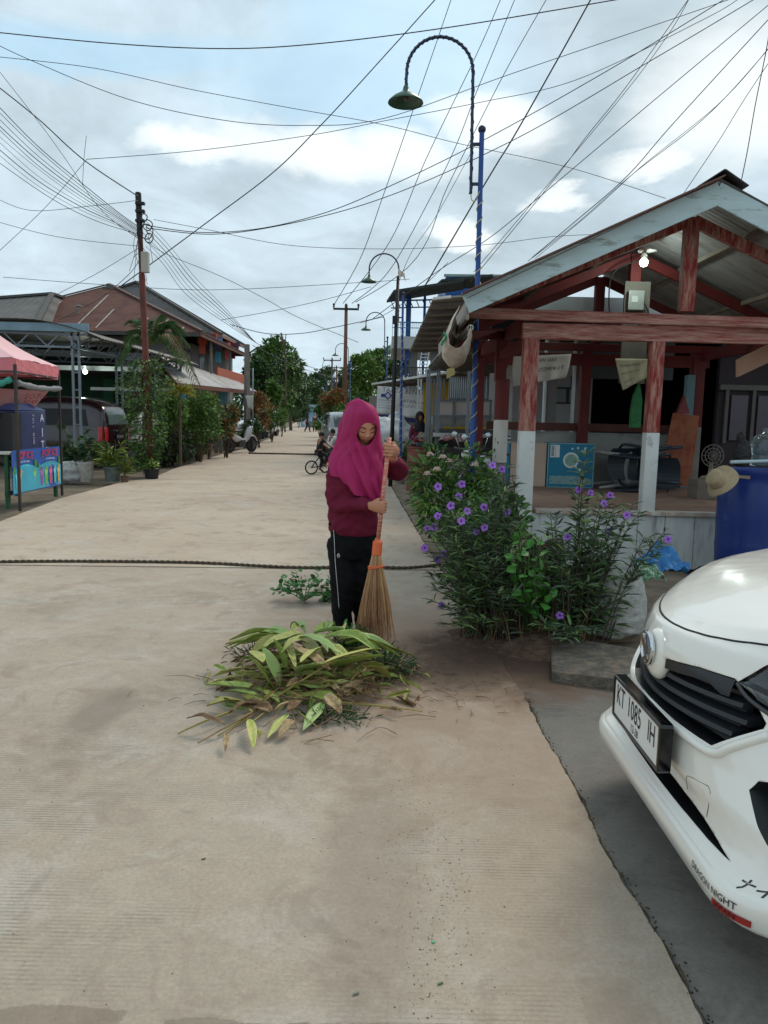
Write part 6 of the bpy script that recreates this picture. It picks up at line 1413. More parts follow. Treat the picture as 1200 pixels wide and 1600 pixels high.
# second lean-to roofs and dark green walls behind the parked people carrier
def solid(name,label,cat,parts,loc):
    t=thing(name,label,cat,loc)
    for pn,kind_,a,b,m in parts:
        mb=MB(); (mb.bbox(a,b) if kind_=='b' else mb.beam(a,b[0],b[1],b[2])); mb.build(pn,m,t,bevel=.01)
    return t
dkgreen=M('dark green boards',(30,66,46),.8,.3,3.,.4,20.); dkwall=M('dark wall',(46,44,44),.9,.3,2.); whs=M('white steel',(200,204,204),.5,.1,4.)
solid('garage','dark green boarded garage behind the maroon car','garage',[('wall','b',(-16,26.6,0),(-9.2,26.8,3.2),dkgreen),('side_wall','b',(-9.1,26.4,0),(-8.9,31.5,2.9),dkwall),('wall','b',(-16,24.0,0),(-15.8,26.6,3.2),dkwall),('door_post','b',(-9.6,26.3,0),(-9.25,26.55,2.5),M('green post',(26,92,58),.7,.2,4.)),('canopy','b',(-15,23.2,2.62),(-7.4,26.5,2.70),M('old zinc',(0,0,0))),('canopy_edge','b',(-15,23.1,2.60),(-7.2,23.18,2.74),whs),('lower_canopy_edge','b',(-9.2,24.1,2.05),(-6.6,24.2,2.15),whs),('lower_canopy','b',(-9.2,24.2,2.07),(-6.7,26.3,2.12),M('old zinc',(0,0,0)))],(-12,26.5,0))
bp2=W(133,581,22.5); mb=MB(); mb.sphere(bp2,.065,14,10); t=thing('light_bulb','lit white bulb glowing under the carport behind the tent','lamp',bp2); mb.build('bulb',M('lit bulb',(0,0,0)),t,smooth=True); mb=MB(); mb.lathe([(.03,0),(.03,.12)],bp2+V3(0,0,.05),10); mb.build('socket',M('socket',(0,0,0)),t)
pl2=bpy.data.lights.new('bulb_light','POINT'); pl2.energy=25; pl2.color=(.85,1,.92); pl2.shadow_soft_size=.07; po=bpy.data.objects.new('bulb_light',pl2); COL.objects.link(po); po.location=bp2-V3(0,.15,0)
# ---- cars: generic people carrier built at the origin, nose towards -X, rear at x=0
def mpv(label,loc,rz,paint,Lc=4.2,Wd=1.68,Hc=1.7,name='parked_car',detail=True,group=None,plate_txt=None):
    t=thing(name,label,'car',(0,0,0),group); w2=Wd/2
    def sec(x,pts): return [V3(x,y,z) for y,z in pts]
    def ringx(x,zb,zs,zt,ws,wt,wb=None):
        wb=wb or ws*.93
        h=[(wb,zb),(ws,zb+.16),(ws,(zb+zs)/2+.05),(ws*.985,zs),( ws+(wt-ws)*.5,(zs+zt)/2+.02),(wt,zt-.07),(wt*.82,zt)]
        return [V3(x,-y,z) for y,z in h]+[V3(x,y,z) for y,z in reversed(h)]
    S=[(.02,.36,.98,1.12,.74,.66),(-.06,.28,.99,1.5,.80,.66),(-.16,.24,1.0,1.60,.83,.66),(-.5,.22,1.0,Hc-.03,.84,.67),(-1.5,.2,1.0,Hc,.84,.67),(-2.4,.2,.99,Hc-.05,.84,.65),(-2.75,.2,.98,1.42,.84,.66),(-3.1,.2,.95,1.10,.84,.72),(-3.3,.2,.93,.99,.84,.76),(-3.8,.2,.84,.90,.82,.74),(-4.08,.22,.74,.80,.76,.68),(-4.18,.3,.60,.66,.66,.6)]
    k=Lc/4.2; rings=[ringx(x*k,zb,zs,zt,ws*w2/.84,wt*w2/.84) for x,zb,zs,zt,ws,wt in S]
    mb=MB(); mb.loft(rings); me=evalmods(mb.mesh('b',paint),[('SUBSURF',dict(levels=2))]); me.polygons.foreach_set('use_smooth',[True]*len(me.polygons)); link_mesh('body',me,t)
    # side windows and rear window proud of the shell by raycast
    bm=bmesh.new(); bm.from_mesh(me); bv=BVHTree.FromBMesh(bm); bm.free()
    def onside(x,z,s):
        h=bv.ray_cast(V3(x,s*2,z),V3(0,-s,0)); return (h[0]+V3(0,s*.006,0)) if h[0] else V3(x,s*w2*.8,z)
    def onrear(y,z):
        h=bv.ray_cast(V3(1,y,z),V3(-1,0,0)); return (h[0]+V3(.006,0,0)) if h[0] else V3(0,y,z)
    def onfront(y,z):
        h=bv.ray_cast(V3(-6,y,z),V3(1,0,0)); return (h[0]+V3(-.006,0,0)) if h[0] else V3(-Lc,y,z)
    for s in(-1,1):
        for x0,x1_,sl in ((-.42,-1.15,.12),(-1.22,-1.98,.0),(-2.05,-2.72,-.38)):
            rows=[]
            for j in range(5):
                z=1.04+.42*j/4; a=x0*k-(.10*j/4 if sl>0 else 0); b=x1_*k+(-sl*j/4 if sl<0 else 0); rows.append([onside(a+(b-a)*i/6,z,s) for i in range(7)])
            mb=MB(); mb.grid(rows); mb.build('side_window',M('tinted glass',(16,19,22),.12,.1,3.,spec=.3),t,smooth=True)
        pr=[(-.72,.60),(-.76,.9),(-.77,1.0),(-.70,1.0),(-.67,.62)]
        mb=MB(); mb.grid([[onrear(s*w2/.84*(.62+.035*i)*1.0,.66+.36*j/5)+V3(.01,0,0) for i in range(5)] for j in range(6)]); mb.build('tail_light',M('tail light red',(186,22,24),.15,.1,20.,spec=.8),t,smooth=True)
        mb=MB(); mb.grid([[onside(-.02-.05*i,.66+.36*j/5,s)+V3(0,s*.004,0) for i in range(4)] for j in range(6)]); mb.build('tail_light',M('tail light red',(0,0,0)),t,smooth=True)
        mb=MB(); mb.grid([[onfront(s*(.42+.07*i),.60+.12*j/3)+V3(-.01,0,0) for i in range(5)] for j in range(4)]); mb.build('headlight',M('headlamp grey',(190,196,200),.1,.1,6.,spec=.8),t,smooth=True)
        for x in (-.78*k,-3.35*k): wheel((x,s*(w2-.10),.30),.30,.19,t)
        mb=MB(); mb.sphere(V3(-2.75*k,s*(w2+.08),1.05),.09,10,8,(.6,1,.7)); mb.build('mirror',paint,t,smooth=True)
    mb=MB(); mb.grid([[onrear(-.56+1.12*i/8,1.08+.38*j/5) for i in range(9)] for j in range(6)]); mb.build('rear_window',M('rear glass',(96,112,112),.06,.3,3.,spec=.9),t,smooth=True)
    mb=MB(); mb.grid([[onfront(-.58+1.16*i/8,1.04+.36*j/5) for i in range(9)] for j in range(6)]); mb.build('windshield',glass,t,smooth=True)
    mb=MB(); mb.bbox((-4.2*k,-.4,.42),(-4.05*k,.4,.56)); mb.build('grille',blackp,t)
    mb=MB(); mb.beam(V3(.05,-.3,1.07),V3(.06,.1,1.16),.015,.015); mb.build('rear_wiper',blackp,t)
    mb=MB(); mb.bbox((.0,-w2*.86,.36),(.10,w2*.86,.55)); mb.build('rear_bumper',paint,t,bevel=.04); mb=MB(); mb.bbox((.03,-.16,.99-.08),(.035+.03,.16,1.0-.06)); mb.build('chrome_strip',chrome,t)
    mb=MB(); mb.bbox((.03,-.2,.70),(.06,.2,.82)); pn=mb.build('license_plate',M('plate black',(24,26,28),.4),t)
    if plate_txt: mb=MB(); mb.text(plate_txt,.1,V3(.061,0,.76),(0,1,0),(0,0,1),.001,sx=.75); mb.build('plate_lettering',M('plate ink white',(210,214,210),.5),pn)
    t.location=loc; t.rotation_euler.z=rz; return t
maroon=M('maroon paint',(46,24,30),.2,.05,2.,coat=.7)
mpv('dark maroon people carrier parked under the carport with its tail to the road',(-7.05,20.3,0),math.radians(-4),maroon,Hc=1.8,plate_txt='KT 1542 LM')
mpv('small white car parked on the left verge far down the road',(*W(421,650,52).xy,0),math.radians(80),M('white paint far',(214,216,214),.25,.03,2.,coat=.5))
# white sheet-covered motorbike beside it
me=blobmesh([(V3(-7.0,22.3,.75),.5,(.8,1.3,1.2)),(V3(-6.9,21.9,.4),.5,(.8,1.2,.8)),(V3(-7.0,22.6,1.15),.35,(.8,1.,1.))],.04,M('white cover sheet',(206,204,202),.8,.08,2.,.4,8.,rgb2=(178,178,178),cover=.3),.08,3.,2,1.)
tagp(link_mesh('covered_motorbike',me,None),'white sheet covered bulk between the maroon car and the vine-covered pole','covered motorbike')
# ---- main house on the left
hs=thing('house','two-storey house with a rust brown roof and washing hung on its upper balcony','house',(-10,31,0))
brownr=M('brown zinc roof',(98,66,56),.75,.15,1.2,0,spec=.2,rgb2=(80,50,46),cover=.4); tile=corr('grey tile roof',(96,94,92),.28,'X',.03,.8,.25); wallg=M('grey plaster',(126,122,116),.85,.15,1.5,.2,20.)
E0=V3(-17.3,30.4,4.45); E1=V3(-7.2,30.4,4.53); R0=V3(-12.7,35.8,7.07); E2=V3(-7.2,41.4,4.46); R1=V3(-12.7,41.5,7.07)
def ribroof(name,tri,m,parent,nr=14,rib_m=None,th=.03):
    mb=MB(); mb.prism(tri,V3(0,0,-th)); return mb.build(name,m,parent,fix=True)
ribroof('roof',[E0,E1,R0],brownr,hs); ribroof('roof',[E1,E2,R1,R0],brownr,hs); ribroof('roof',[E2,V3(-17.3,41.4,4.43),R1],brownr,hs); ribroof('roof',[V3(-17.3,41.4,4.43),E0,R0,R1],brownr,hs)
for i in range(1,12):
    mb=MB(); f=i/12; b=E0.lerp(E1,f); tt=min((b.x-E0.x)/(R0.x-E0.x),(E1.x-b.x)/(E1.x-R0.x)); top_=V3(b.x,30.4+5.4*tt,4.49+2.58*tt); 
    if i in (2,4,6,7,9,10,11): mb.beam(b.lerp(top_,.05)+V3(0,0,.03),b.lerp(top_,(.55 if i%2 else .8))+V3(0,0,.03),.05,.03); mb.build('roof_seam',M('pale seam',(160,150,144),.7,.3,3.),hs)
mb=MB(); mb.beam(R0+V3(0,0,.05),E1+V3(0,0,.05),.16,.06); mb.beam(R0+V3(0,0,.05),R1+V3(0,0,.05),.16,.06); mb.beam(R0+V3(0,0,.05),E0+V3(0,0,.05),.16,.06); mb.build('ridge_cap',M('brown ridge',(92,66,60),.7,.2,4.),hs)
gp=W(170,445,35.3); mb=MB(); mb.prism([W(132,467,35.3),gp+V3(0,0,.03),W(214,469,35.3),W(205,470,35.3),gp-V3(0,0,.14),W(140,469,35.3)],V3(0,.6,0)); mb.build('gable_cap',M('grey gable',(88,86,84),.7,.2,4.),hs,fix=True)
def bb(name,a,b,m,par,bv=.01): mb=MB(); mb.bbox(a,b); return mb.build(name,m,par,bevel=bv)
bb('wall',(-16.7,31.5,-.1),(-8.6,41,4.42),wallg,hs); 
mb=MB(); mb.beam((-7.25,30.34,4.44),(-7.25,41.4,4.38),.05,.16); mb.build('eave_board',M('brown board',(104,70,58),.8,.2,4.),hs); mb=MB(); mb.beam((-17.2,30.38,4.4),(-7.25,30.38,4.43),.05,.14); mb.build('eave_board',M('dark board2',(70,66,64),.8),hs)
bb('balcony_slab',(-8.6,32.2,2.82),(-7.42,41,2.97),wallg,hs); bb('balcony_wall',(-7.52,34.0,2.97),(-7.40,41.2,3.42),M('orange plaster',(168,88,62),.8,.12,3.),hs)
for i,y in enumerate((33.,35.6,39.)): o=bb('window',(-8.61,y,3.2),(-8.57,y+.9,4.1),M('dark pane',(36,38,42),.2),hs,.004)
bb('balcony_door',(-8.61,37.4,2.97),(-8.56,38.3,4.2),M('cream door',(180,170,150),.7),hs,.004)
for y in (33,37,41): mb=MB(); mb.beam((-7.46,y,2.97),(-7.46,y,4.4),.09,.09,up=(0,1,0)); mb.build('balcony_post',wallg,hs)
bb('ground_wall',(-8.58,31.5,0),(-8.52,41,2.8),M('teal wall',(50,108,122),.8,.2,2.),hs,0.003); bb('doorway',(-8.52,34.4,0),(-8.49,35.4,2.1),M('dark pane',(0,0,0)),hs,0.003); bb('window',(-8.52,36.6,1.0),(-8.49,38,2.0),M('dark pane',(0,0,0)),hs,.003)
# laundry
cl=[(200,88,62),(60,60,70),(120,130,150),(96,110,150),(70,170,200),(90,60,66),(220,110,120),(96,30,44),(60,52,70),(150,150,160)]
spots=[(316,540,10,24,0),(325,534,8,22,1),(331,531,9,20,5),(340,537,11,22,3),(341,558,7,16,4),(350,540,8,14,5),(355,548,8,26,6),(363,548,11,24,7),(370,544,7,20,8),(320,527,8,16,1),(335,527,7,14,0)]
lnm=['orange red','black','grey','pale blue','sky blue','dull purple','pink','maroon','dark violet','light grey']
for i,(px,py,ww,hh,ci) in enumerate(spots):
    Dl=34+ (px-316)/55*6.4; c=W(px,py,Dl); wv=ww*Dl/1200; hv=hh*Dl/1200; x=c.x; m=M('laundry %d'%ci,cl[ci],.85,.12,5.,.3,15.)
    y0=c.y; Lw=wv/0.35*.35+.30; poly=[]
    shape=[(-.5,.45),(-.28,.5),(-.1,.47),(.1,.47),(.28,.5),(.5,.45),(.56,.12),(.36,.14),(.34,-.5),(-.34,-.5),(-.36,.14),(-.56,.12)] if ci!=4 else [(-.4,.5),(.4,.5),(.45,-.5),(.08,-.5),(0,.1),(-.08,-.5),(-.45,-.5)]
    mb=MB(); mb.prism([V3(x+a*wv*1.05,y0+a*.35+.03*math.sin(a*9+i),c.z+b*hv) for a,b in shape],V3(0,.015,0)); wh=('hanging shirt','hanging trousers')[ci==4]
    mb.build('laundry_item',m,label='%s %s on the balcony washing line, %s of the row'%(lnm[ci],'trousers' if ci==4 else 'shirt',['first','second','third','fourth','fifth','sixth','seventh','eighth','ninth','upper first','upper second'][i]),cat='laundry',group='washing on the balcony line',fix=True)
mb=MB(); mb.tube([(-7.3,33,4.34),(-7.3,37,4.28),(-7.3,41,4.36)],.008,5); mb.build('washing_line',M('line',(40,40,40),.8),label='washing line stretched along the upper balcony',cat='washing line')
# grey tiled roofs behind
def hiproof(name,label,x0,x1_,y0,y1,ze,apx,zr,m,wm):
    t=thing(name,label,'house',((x0+x1_)/2,(y0+y1)/2,0)); bb('wall',(x0+.6,y0+.6,0),(x1_-.6,y1-.6,ze-.02),wm,t)
    a,b,c,d=V3(x0,y0,ze),V3(x1_,y0,ze),V3(x1_,y1,ze),V3(x0,y1,ze); r0=V3(apx,y0+ (y1-y0)*.4,zr); r1=V3(apx,y0+(y1-y0)*.6,zr)
    mb=MB(); mb.add([a,b,c,d,r0,r1],[(0,1,4),(1,2,5,4),(2,3,5),(3,0,4,5),(3,2,1,0)]); mb.build('roof',m,t,fix=True); mb=MB()
    for p,q in ((b,r0),(a,r0),(r0,r1),(c,r1)): mb.beam(p+V3(0,0,.05),q+V3(0,0,.06),.2,.09)
    mb.build('ridge_tiles',M('ridge grey',(84,82,80),.8,.2,5.),t); mb=MB()
    for p,q in ((a,b),(b,c)): mb.beam(p-V3(0,0,.06),q-V3(0,0,.06),.06,.14)
    mb.build('eave_board',M('wood eave',(136,104,84),.8,.2,3.),t); return t
_g=W(213,442,39.5); hiproof('house','grey tiled house rising behind the brown roof',-18.5,-7.85,37,43.2,5.1,_g.x,_g.z,tile,wallg)
a_=W(80,460,33); hiproof('house','grey tiled hip-roofed house at the far left behind the carport',-24,-13.2,29.5,38.5,4.6,a_.x,a_.z,tile,wallg)
mb=MB(); ap=W(123,478,32.2); mb.tube([ap-V3(0,0,.9),ap],.03,8); mb.sphere(ap,.1,10,8,(1,1,.4)); mb.tube([ap+V3(-.15,0,-.08),ap+V3(.15,0,-.02)],.03,6); mb.build('roof_vent',M('vent grey',(130,128,124),.6),label='small grey capped vent pipe standing on the brown roof',cat='vent pipe')
# low white-grey roof house
lh=thing('house','low teal-walled house with a pale zinc roof behind the shrubs','house',(-8,29,0))
a,b,c,d=W(276,599,24.2),W(401,612,36),W(372,597,38),W(233,552,26.3); c=W(372,597,38)
rows=[]; 
for i in range(60):
    f=i/59; p=a.lerp(b,f); q=d.lerp(c,f); rows.append([p.lerp(q,k/4)+V3(0,0,.012*(i%2)) for k in range(5)])
mb=MB(); mb.grid(rows); me=evalmods(mb.mesh('r',M('pale zinc',(158,156,154),.55,.15,1.,metal=.15,rgb2=(126,118,110),cover=.35)),[('SOLIDIFY',dict(thickness=.02))]); link_mesh('roof',me,lh)
mb=MB(); mb.beam(a-V3(0,0,.06),b-V3(0,0,.06),.04,.14); mb.beam(a-V3(0,0,.05),d-V3(0,0,.05),.04,.16); mb.build('eave_board',M('red brown board',(112,62,50),.8,.2,4.),lh)
bb('wall',(-7.75,25.6,0),(-7.4,36.5,2.45),M('teal wall',(0,0,0)),lh); bb('window',(-7.4,27.2,1.0),(-7.37,29.4,2.0),M('dark pane',(0,0,0)),lh,.003); bb('low_wall',(-6.6,25.4,0),(-6.5,29,.75),M('red brown wall',(112,60,50),.8,.2,3.),lh); bb('door',(-7.4,31.5,0),(-7.36,32.6,2.0),M('dark pane',(0,0,0)),lh,.003)
bb('end_wall',(-7.9,25.5,0),(-6.95,25.6,2.3),M('teal wall',(0,0,0)),lh)
for y,m in ((24.9,M('blue post',(40,140,190),.6)),(29.5,M('red brown wall',(0,0,0))),(32,whs),(35.6,whs)): mb=MB(); mb.beam((-6.5,y,0),(-6.5,y,2.35),.09,.09,up=(0,1,0)); mb.build('porch_post',m,lh)
# ---- utility pole with vines
rust=M('rusty pole',(112,54,42),.75,.25,3.,.4,40.,rgb2=(84,44,38),cover=.4,stretch=(1,1,.3))
pb=G(236,742); ptop=W(216,305,pb.y)
up_=thing('utility_pole','rusty steel utility pole wrapped in climbing vines, left of the road','utility pole',pb)
mb=MB(); k_=[(0,.085),(.42,.085),(.43,.07),(.72,.07),(.73,.058),(1.,.055)]; mb.tube([pb.lerp(ptop,f) for f,_ in k_],[r for _,r in k_],14); mb.build('pole_shaft',rust,up_,smooth=False,auto=.6)
mb=MB(); mb.lathe([(.066,0),(.066,.9),(.05,.92)],pb.lerp(ptop,.86),14,axis=(ptop-pb)); mb.build('top_sleeve',M('black sleeve',(26,24,24),.6),up_,auto=.6,fix=True)
mb=MB(); mb.box(W(227,410,pb.y-.12),(.16,.14,.44)); mb.build('junction_box',M('pale box',(176,172,160),.6,.1,4.),up_,bevel=.015)
for px,py,r in ((229,362,.14),(231,352,.10),(225,340,.07),(233,372,.09)):
    c=W(px,py,pb.y-.1); mb=MB(); mb.tube([c+V3(math.cos(a)*r,.02*math.sin(3*a),math.sin(a)*r*1.1) for a in [2*math.pi*i/24 for i in range(24)]],.012,6,closed=True); mb.build('cable_loop',M('black cable',(0,0,0)),up_)
for py in (318,330,345): c=W(219,py,pb.y-.06); mb=MB(); mb.box(c,(.2,.1,.06)); mb.build('clamp',M('black sleeve',(0,0,0)),up_,bevel=.01)
mb=MB(); mb.tube([pb.lerp(ptop,.115)+V3(-.25,-.02,.03),pb.lerp(ptop,.115)+V3(.12,-.1,0)],.01,5); mb.tube([pb.lerp(ptop,.11)+V3(math.cos(a)*.1,math.sin(a)*.1,0) for a in [2*math.pi*i/16 for i in range(16)]],.012,5,closed=True); mb.build('binding_rope',M('pale rope',(170,160,140),.8),up_)
gg=np.random.default_rng(4); N=2600; LPp=[]; 
tt=gg.uniform(0,1,N); zz_=.1+tt*2.5; spread=.12+.35*np.exp(-((zz_-1.95)/.55)**2)+.22*np.exp(-((zz_-.9)/.5)**2); aa=gg.uniform(0,6.28,N)
LPp=np.stack([pb.x-.10+np.cos(aa)*spread*gg.uniform(.4,1.3,N)*1.05,pb.y-.02+np.sin(aa)*spread*gg.uniform(.4,1.2,N),zz_],1)
dd_=np.stack([np.cos(aa),np.sin(aa),gg.uniform(-.9,.4,N)],1); ll=gg.uniform(.06,.13,N)
vine=thing('climbing_vine','leafy green vine climbing the rusty utility pole','vine',pb); kk=gg.integers(0,3,N)
leaf_mesh('foliage',[(leaf_arrays(LPp[kk==i],dd_[kk==i],ll[kk==i],ll[kk==i]*.38),LEAFF,i) for i in range(3)],[tg[0],tg[1],tg[2]],vine)
mb=MB(); g=random.Random(2)
for i in range(14):
    P=[pb+V3(g.uniform(-.15,.15),g.uniform(-.15,.1),0)]; a=g.uniform(0,6.28)
    for z in (.5,1.,1.5,2.,2.4): P.append(pb+V3(math.cos(a+z*3)*.12-.05,math.sin(a+z*3)*.1-.05,z)) 
    if i%2: e=P[-1]+V3(g.uniform(-.7,.8),g.uniform(-.3,.1),g.uniform(.0,.6)); P+= [e,e+V3(g.uniform(-.2,.3),0,-.25)]
    mb.tube(cat_rom(P,4),.008,5)
mb.build('vine_stems',M('vine stem',(86,90,52),.8),vine,smooth=True)
ex=np.array([tuple(W(px,py,pb.y-.1)) for px,py in [(gg.uniform(196,285),gg.uniform(588,625)) for _ in range(150)]]); dd_=gg.normal(0,1,(150,3)); dd_[:,2]-=.3
leaf_mesh('hanging_sprays',[(leaf_arrays(ex,dd_,gg.uniform(.07,.15,150),gg.uniform(.025,.045,150)),LEAFF,0)],M('vine light',(104,128,60),.5,.2,5.,island=.3),vine)
# ---- palm behind the pole
pm=thing('palm','areca palm with drooping fronds behind the utility pole','palm',V3(-6.1,19.4,0)); pc_=W(235,540,19.4); mb=MB(); mb.tube([(-6.1,19.4,0),(-6.0,19.4,1.6),pc_-V3(0,0,.3)],[.09,.07,.05],10); mb.build('trunk',M('palm trunk',(96,92,66),.85,.2,6.,.5,20.),pm,smooth=True)
def frond(c,e,sag,n,ll_,m,parent,seed):
    gg=np.random.default_rng(seed); c=Vector(c);e=Vector(e); P=cat_rom([c,c.lerp(e,.45)+V3(0,0,sag),e],10); mb=MB(); mb.tube(P,[.018*(1-.045*i) for i in range(len(P))],5)
    pos=[];dr_=[];L_=[]
    for i in range(n):
        f=.12+.88*i/n; k=min(len(P)-2,int(f*(len(P)-1))); p=P[k].lerp(P[k+1],f*(len(P)-1)-k); d=(P[k+1]-P[k]).normalized(); s=d.cross(V3(0,0,1)).normalized()
        for q in(-1,1): pos.append(tuple(p)); v=s*q*1.+d*.75+V3(0,0,-.25-.3*gg.random()); dr_.append(tuple(v)); L_.append(ll_*(math.sin(math.pi*min(1,f*.85+.12))**.6)*gg.uniform(.85,1.1))
    L_=np.array(L_); fo=leaf_mesh('frond',[(leaf_arrays(np.array(pos),np.array(dr_),L_,L_*.075,roll=np.zeros(len(pos)),tmpl=LANCE),LANCEF,0)],m,parent); mb.build('rib',M('frond rib',(110,118,60),.6),fo,smooth=True)
pf=M('palm frond',(74,106,56),.45,.2,3.,island=.3); pfd=M('dry frond',(120,100,72),.7,.2,3.,island=.3)
for i,(px,py,sag,m) in enumerate([(304,588,.55,pf),(296,540,.5,pf),(268,505,.25,pf),(205,500,.3,pf),(195,540,.4,pf),(250,492,.2,pf),(315,615,.75,pfd),(283,570,.5,pf),(225,498,.2,pf),(180,575,.5,pf),(292,520,.45,pf)]): frond(pc_,W(px,py,19.4+(-.6,.5,.2)[i%3]),sag,34,.42,m,pm,i)
# ---- pots and plants along the left kerb
potw=M('white bucket',(186,184,176),.6,.15,6.,.1,20.,rgb2=(132,126,114),cover=.3); potg=M('grey pot',(106,122,116),.6,.15,5.,rgb2=(84,88,84),cover=.3); potb=M('black pot',(32,33,35),.65,.2,6.); potbr=M('clay pot',(112,84,68),.8,.2,6.)
def pot(c,r,h,m,label,leafm,plant,lsz,n,seed,lw=.4,spread=1.,name='potted_plant',rim=True,group=None,tmpl=LEAF,tf=LEAFF):
    c=Vector(c); t=thing(name,label,'potted plant',c,group); mb=MB(); pr=[(.01,0),(r*.78,0),(r*.80,.01),(r*.97,h*.9)]+([(r*1.05,h*.9),(r*1.05,h)] if rim else [(r,h)])+[(r*.92,h),(r*.9,h*.86),(.01,h*.85)]
    mb.lathe(pr,c,22); mb.build('pot',m,t,auto=.7,fix=True)
    gg=np.random.default_rng(seed); P=[];D_2=[]; mb=MB(); g=random.Random(seed)
    top=c+V3(0,0,h*.85)
    for i in range(max(6,n//14)):
        a=g.uniform(0,6.28); e=top+V3(math.cos(a)*plant*.6*spread*g.random(),math.sin(a)*plant*.6*spread*g.random(),plant*g.uniform(.4,1)); mb.tube(cat_rom([top,top.lerp(e,.5)+V3(0,0,.05),e],3),.006,4,caps=False)
        for k in range(14): f=g.uniform(.3,1); P.append(tuple(top.lerp(e,f)+V3(g.gauss(0,.03),g.gauss(0,.03),0))); D_2.append((math.cos(a)+g.gauss(0,.8),math.sin(a)+g.gauss(0,.8),g.uniform(-.3,.9)))
    mb.build('stems',M('green stem',(0,0,0)),t); P=np.array(P);D_2=np.array(D_2); L_=lsz*gg.uniform(.6,1.2,len(P)); k=gg.integers(0,len(leafm),len(P))
    leaf_mesh('foliage',[(leaf_arrays(P[k==i],D_2[k==i],L_[k==i],L_[k==i]*lw,tmpl=tmpl),tf,i) for i in range(len(leafm)) if (k==i).any()],leafm,t); return t
pl_d=[M('pot leaf',(66,98,58),.5,.2,4.,island=.3),M('pot leaf dark',(48,74,48),.5,.2,4.,island=.3)]; pl_y=[M('pot leaf yellow',(128,142,58),.5,.2,4.,island=.3),M('pot leaf green',(80,112,48),.5,.2,4.,island=.3)]
pot(G(134,752),.17,.40,potw,'tall plant in a dented white paint bucket beside the carport post',pl_d,.8,.16,150,1,.5)
pot(G(176,752),.17,.30,potg,'yellow-green fern in a grey plastic pot behind the white bucket',pl_y,.5,.26,200,2,.13,1.4)
pot(G(195,753),.085,.12,potbr,'small clay pot at the foot of the vine-covered pole',pl_y,.35,.18,100,3,.2,1.2)
pot(G(237,748),.17,.22,potb,'black round planter set around the base of the utility pole',pl_y,.25,.14,80,4,.4)
pot(G(284,722),.13,.2,potbr,'small brown pot at the left of the three by the dark shrub',pl_d,.3,.12,60,5,.4); pot(G(298,720),.15,.27,potg,'grey green pot in the middle of the three by the dark shrub',pl_d,.35,.14,70,6,.4); pot(G(311,720),.13,.2,potbr,'reddish pot at the right of the three by the dark shrub',pl_d,.75,.2,120,7,.5,1.2)
me=blobmesh([(G(108,752)+V3(0,0,.2),.2,(1.1,1,1.1)),(G(108,752)+V3(0,0,.08),.2,(1.2,1,.6))],.02,M('woven sack',(0,0,0)),.03,8.,2,3.); tagp(link_mesh('sack',me,None),'knotted pale sack between the stall table and the white bucket','sack')
pot(G(112,748)+V3(-.05,.3,0),.16,.3,potb,'leafy plant in a dark pot behind the pale sack on the left',pl_d,.55,.2,140,8,.45)
bl=[tg[1],tg[0],M('bush purple',(58,42,42),.5,.2,4.,island=.3)]
Dh=G(270,725).y
bush('dark_shrub','dark purple-green shrub behind the three small pots',V3(*G(255,726).xy,0),(.75,.5,.62),2600,34,.13,[bl[1],bl[0],bl[2]],41,tmpl=LEAF,tf=LEAFF)
bush('shrub','bright green shrub right of the dark purple shrub on the left',V3(*G(300,716).xy,0),(.55,.5,.75),2400,34,.13,[tg[0],tg[2]],42,tmpl=LEAF,tf=LEAFF)
def pshrub(label,px,py,rx,ry,D,mats,n,nc,ls,seed,**k):
    c=W(px,py,D); r=(rx*D/1200,rx*D/1200,ry*D/1200); b=V3(c.x,c.y,0); kk=dict(zc=(c.z)/(r[2]*1.6)); kk.update(k); return bush('shrub',label,b,r,n,nc,ls,mats,seed,**kk)
pshrub('large rounded green shrub in front of the low zinc-roofed house',313,650,36,36,22.5,[tg[2],tg[0]],4200,60,.12,43)
pshrub('orange-tipped shrub beside the large rounded green one',353,660,20,32,25,[og[0],og[2],tg[1]],2600,40,.12,44)
pshrub('small red-topped shrub poking above the large green one',327,628,14,16,24,[og[1],og[2]],900,18,.11,45)
pshrub('leafy green bush close behind the utility pole',268,640,26,30,21,[tg[0],tg[2]],2200,36,.14,46)
pshrub('orange brown rounded shrub beside the concrete post',405,640,17,26,33,[og[0],og[1],og[2]],2600,40,.14,47)
pshrub('low green hedge plant in front of the white far car',425,655,16,14,40,[tg[0],tg[2]],1500,26,.16,48)
pshrub('small green shrub at the kerb beyond the white far car',441,650,8,10,50,[tg[2],tg[0]],700,14,.18,49)
pshrub('low green bush under the concrete post',396,665,14,14,32,[tg[0],tg[1]],1200,22,.13,50)
# yellow spiky plant
sp_c=W(281,614,20.5); t=thing('spiky_plant','yellow-green spiky rosette plant above the dark shrubs','plant',V3(sp_c.x,sp_c.y,0)); mb=MB(); mb.tube([V3(sp_c.x,sp_c.y,0),sp_c],.04,8); mb.build('stem',bark,t); gg=np.random.default_rng(9); N=90; a=gg.uniform(0,6.28,N); dd_=np.stack([np.cos(a),np.sin(a),gg.uniform(-.2,1.1,N)],1); leaf_mesh('foliage',[(leaf_arrays(np.tile(np.array(sp_c),(N,1)),dd_,gg.uniform(.3,.55,N),np.full(N,.045),tmpl=LANCE),LANCEF,0)],M('spiky yellow',(164,158,60),.5,.15,3.,island=.2),t)
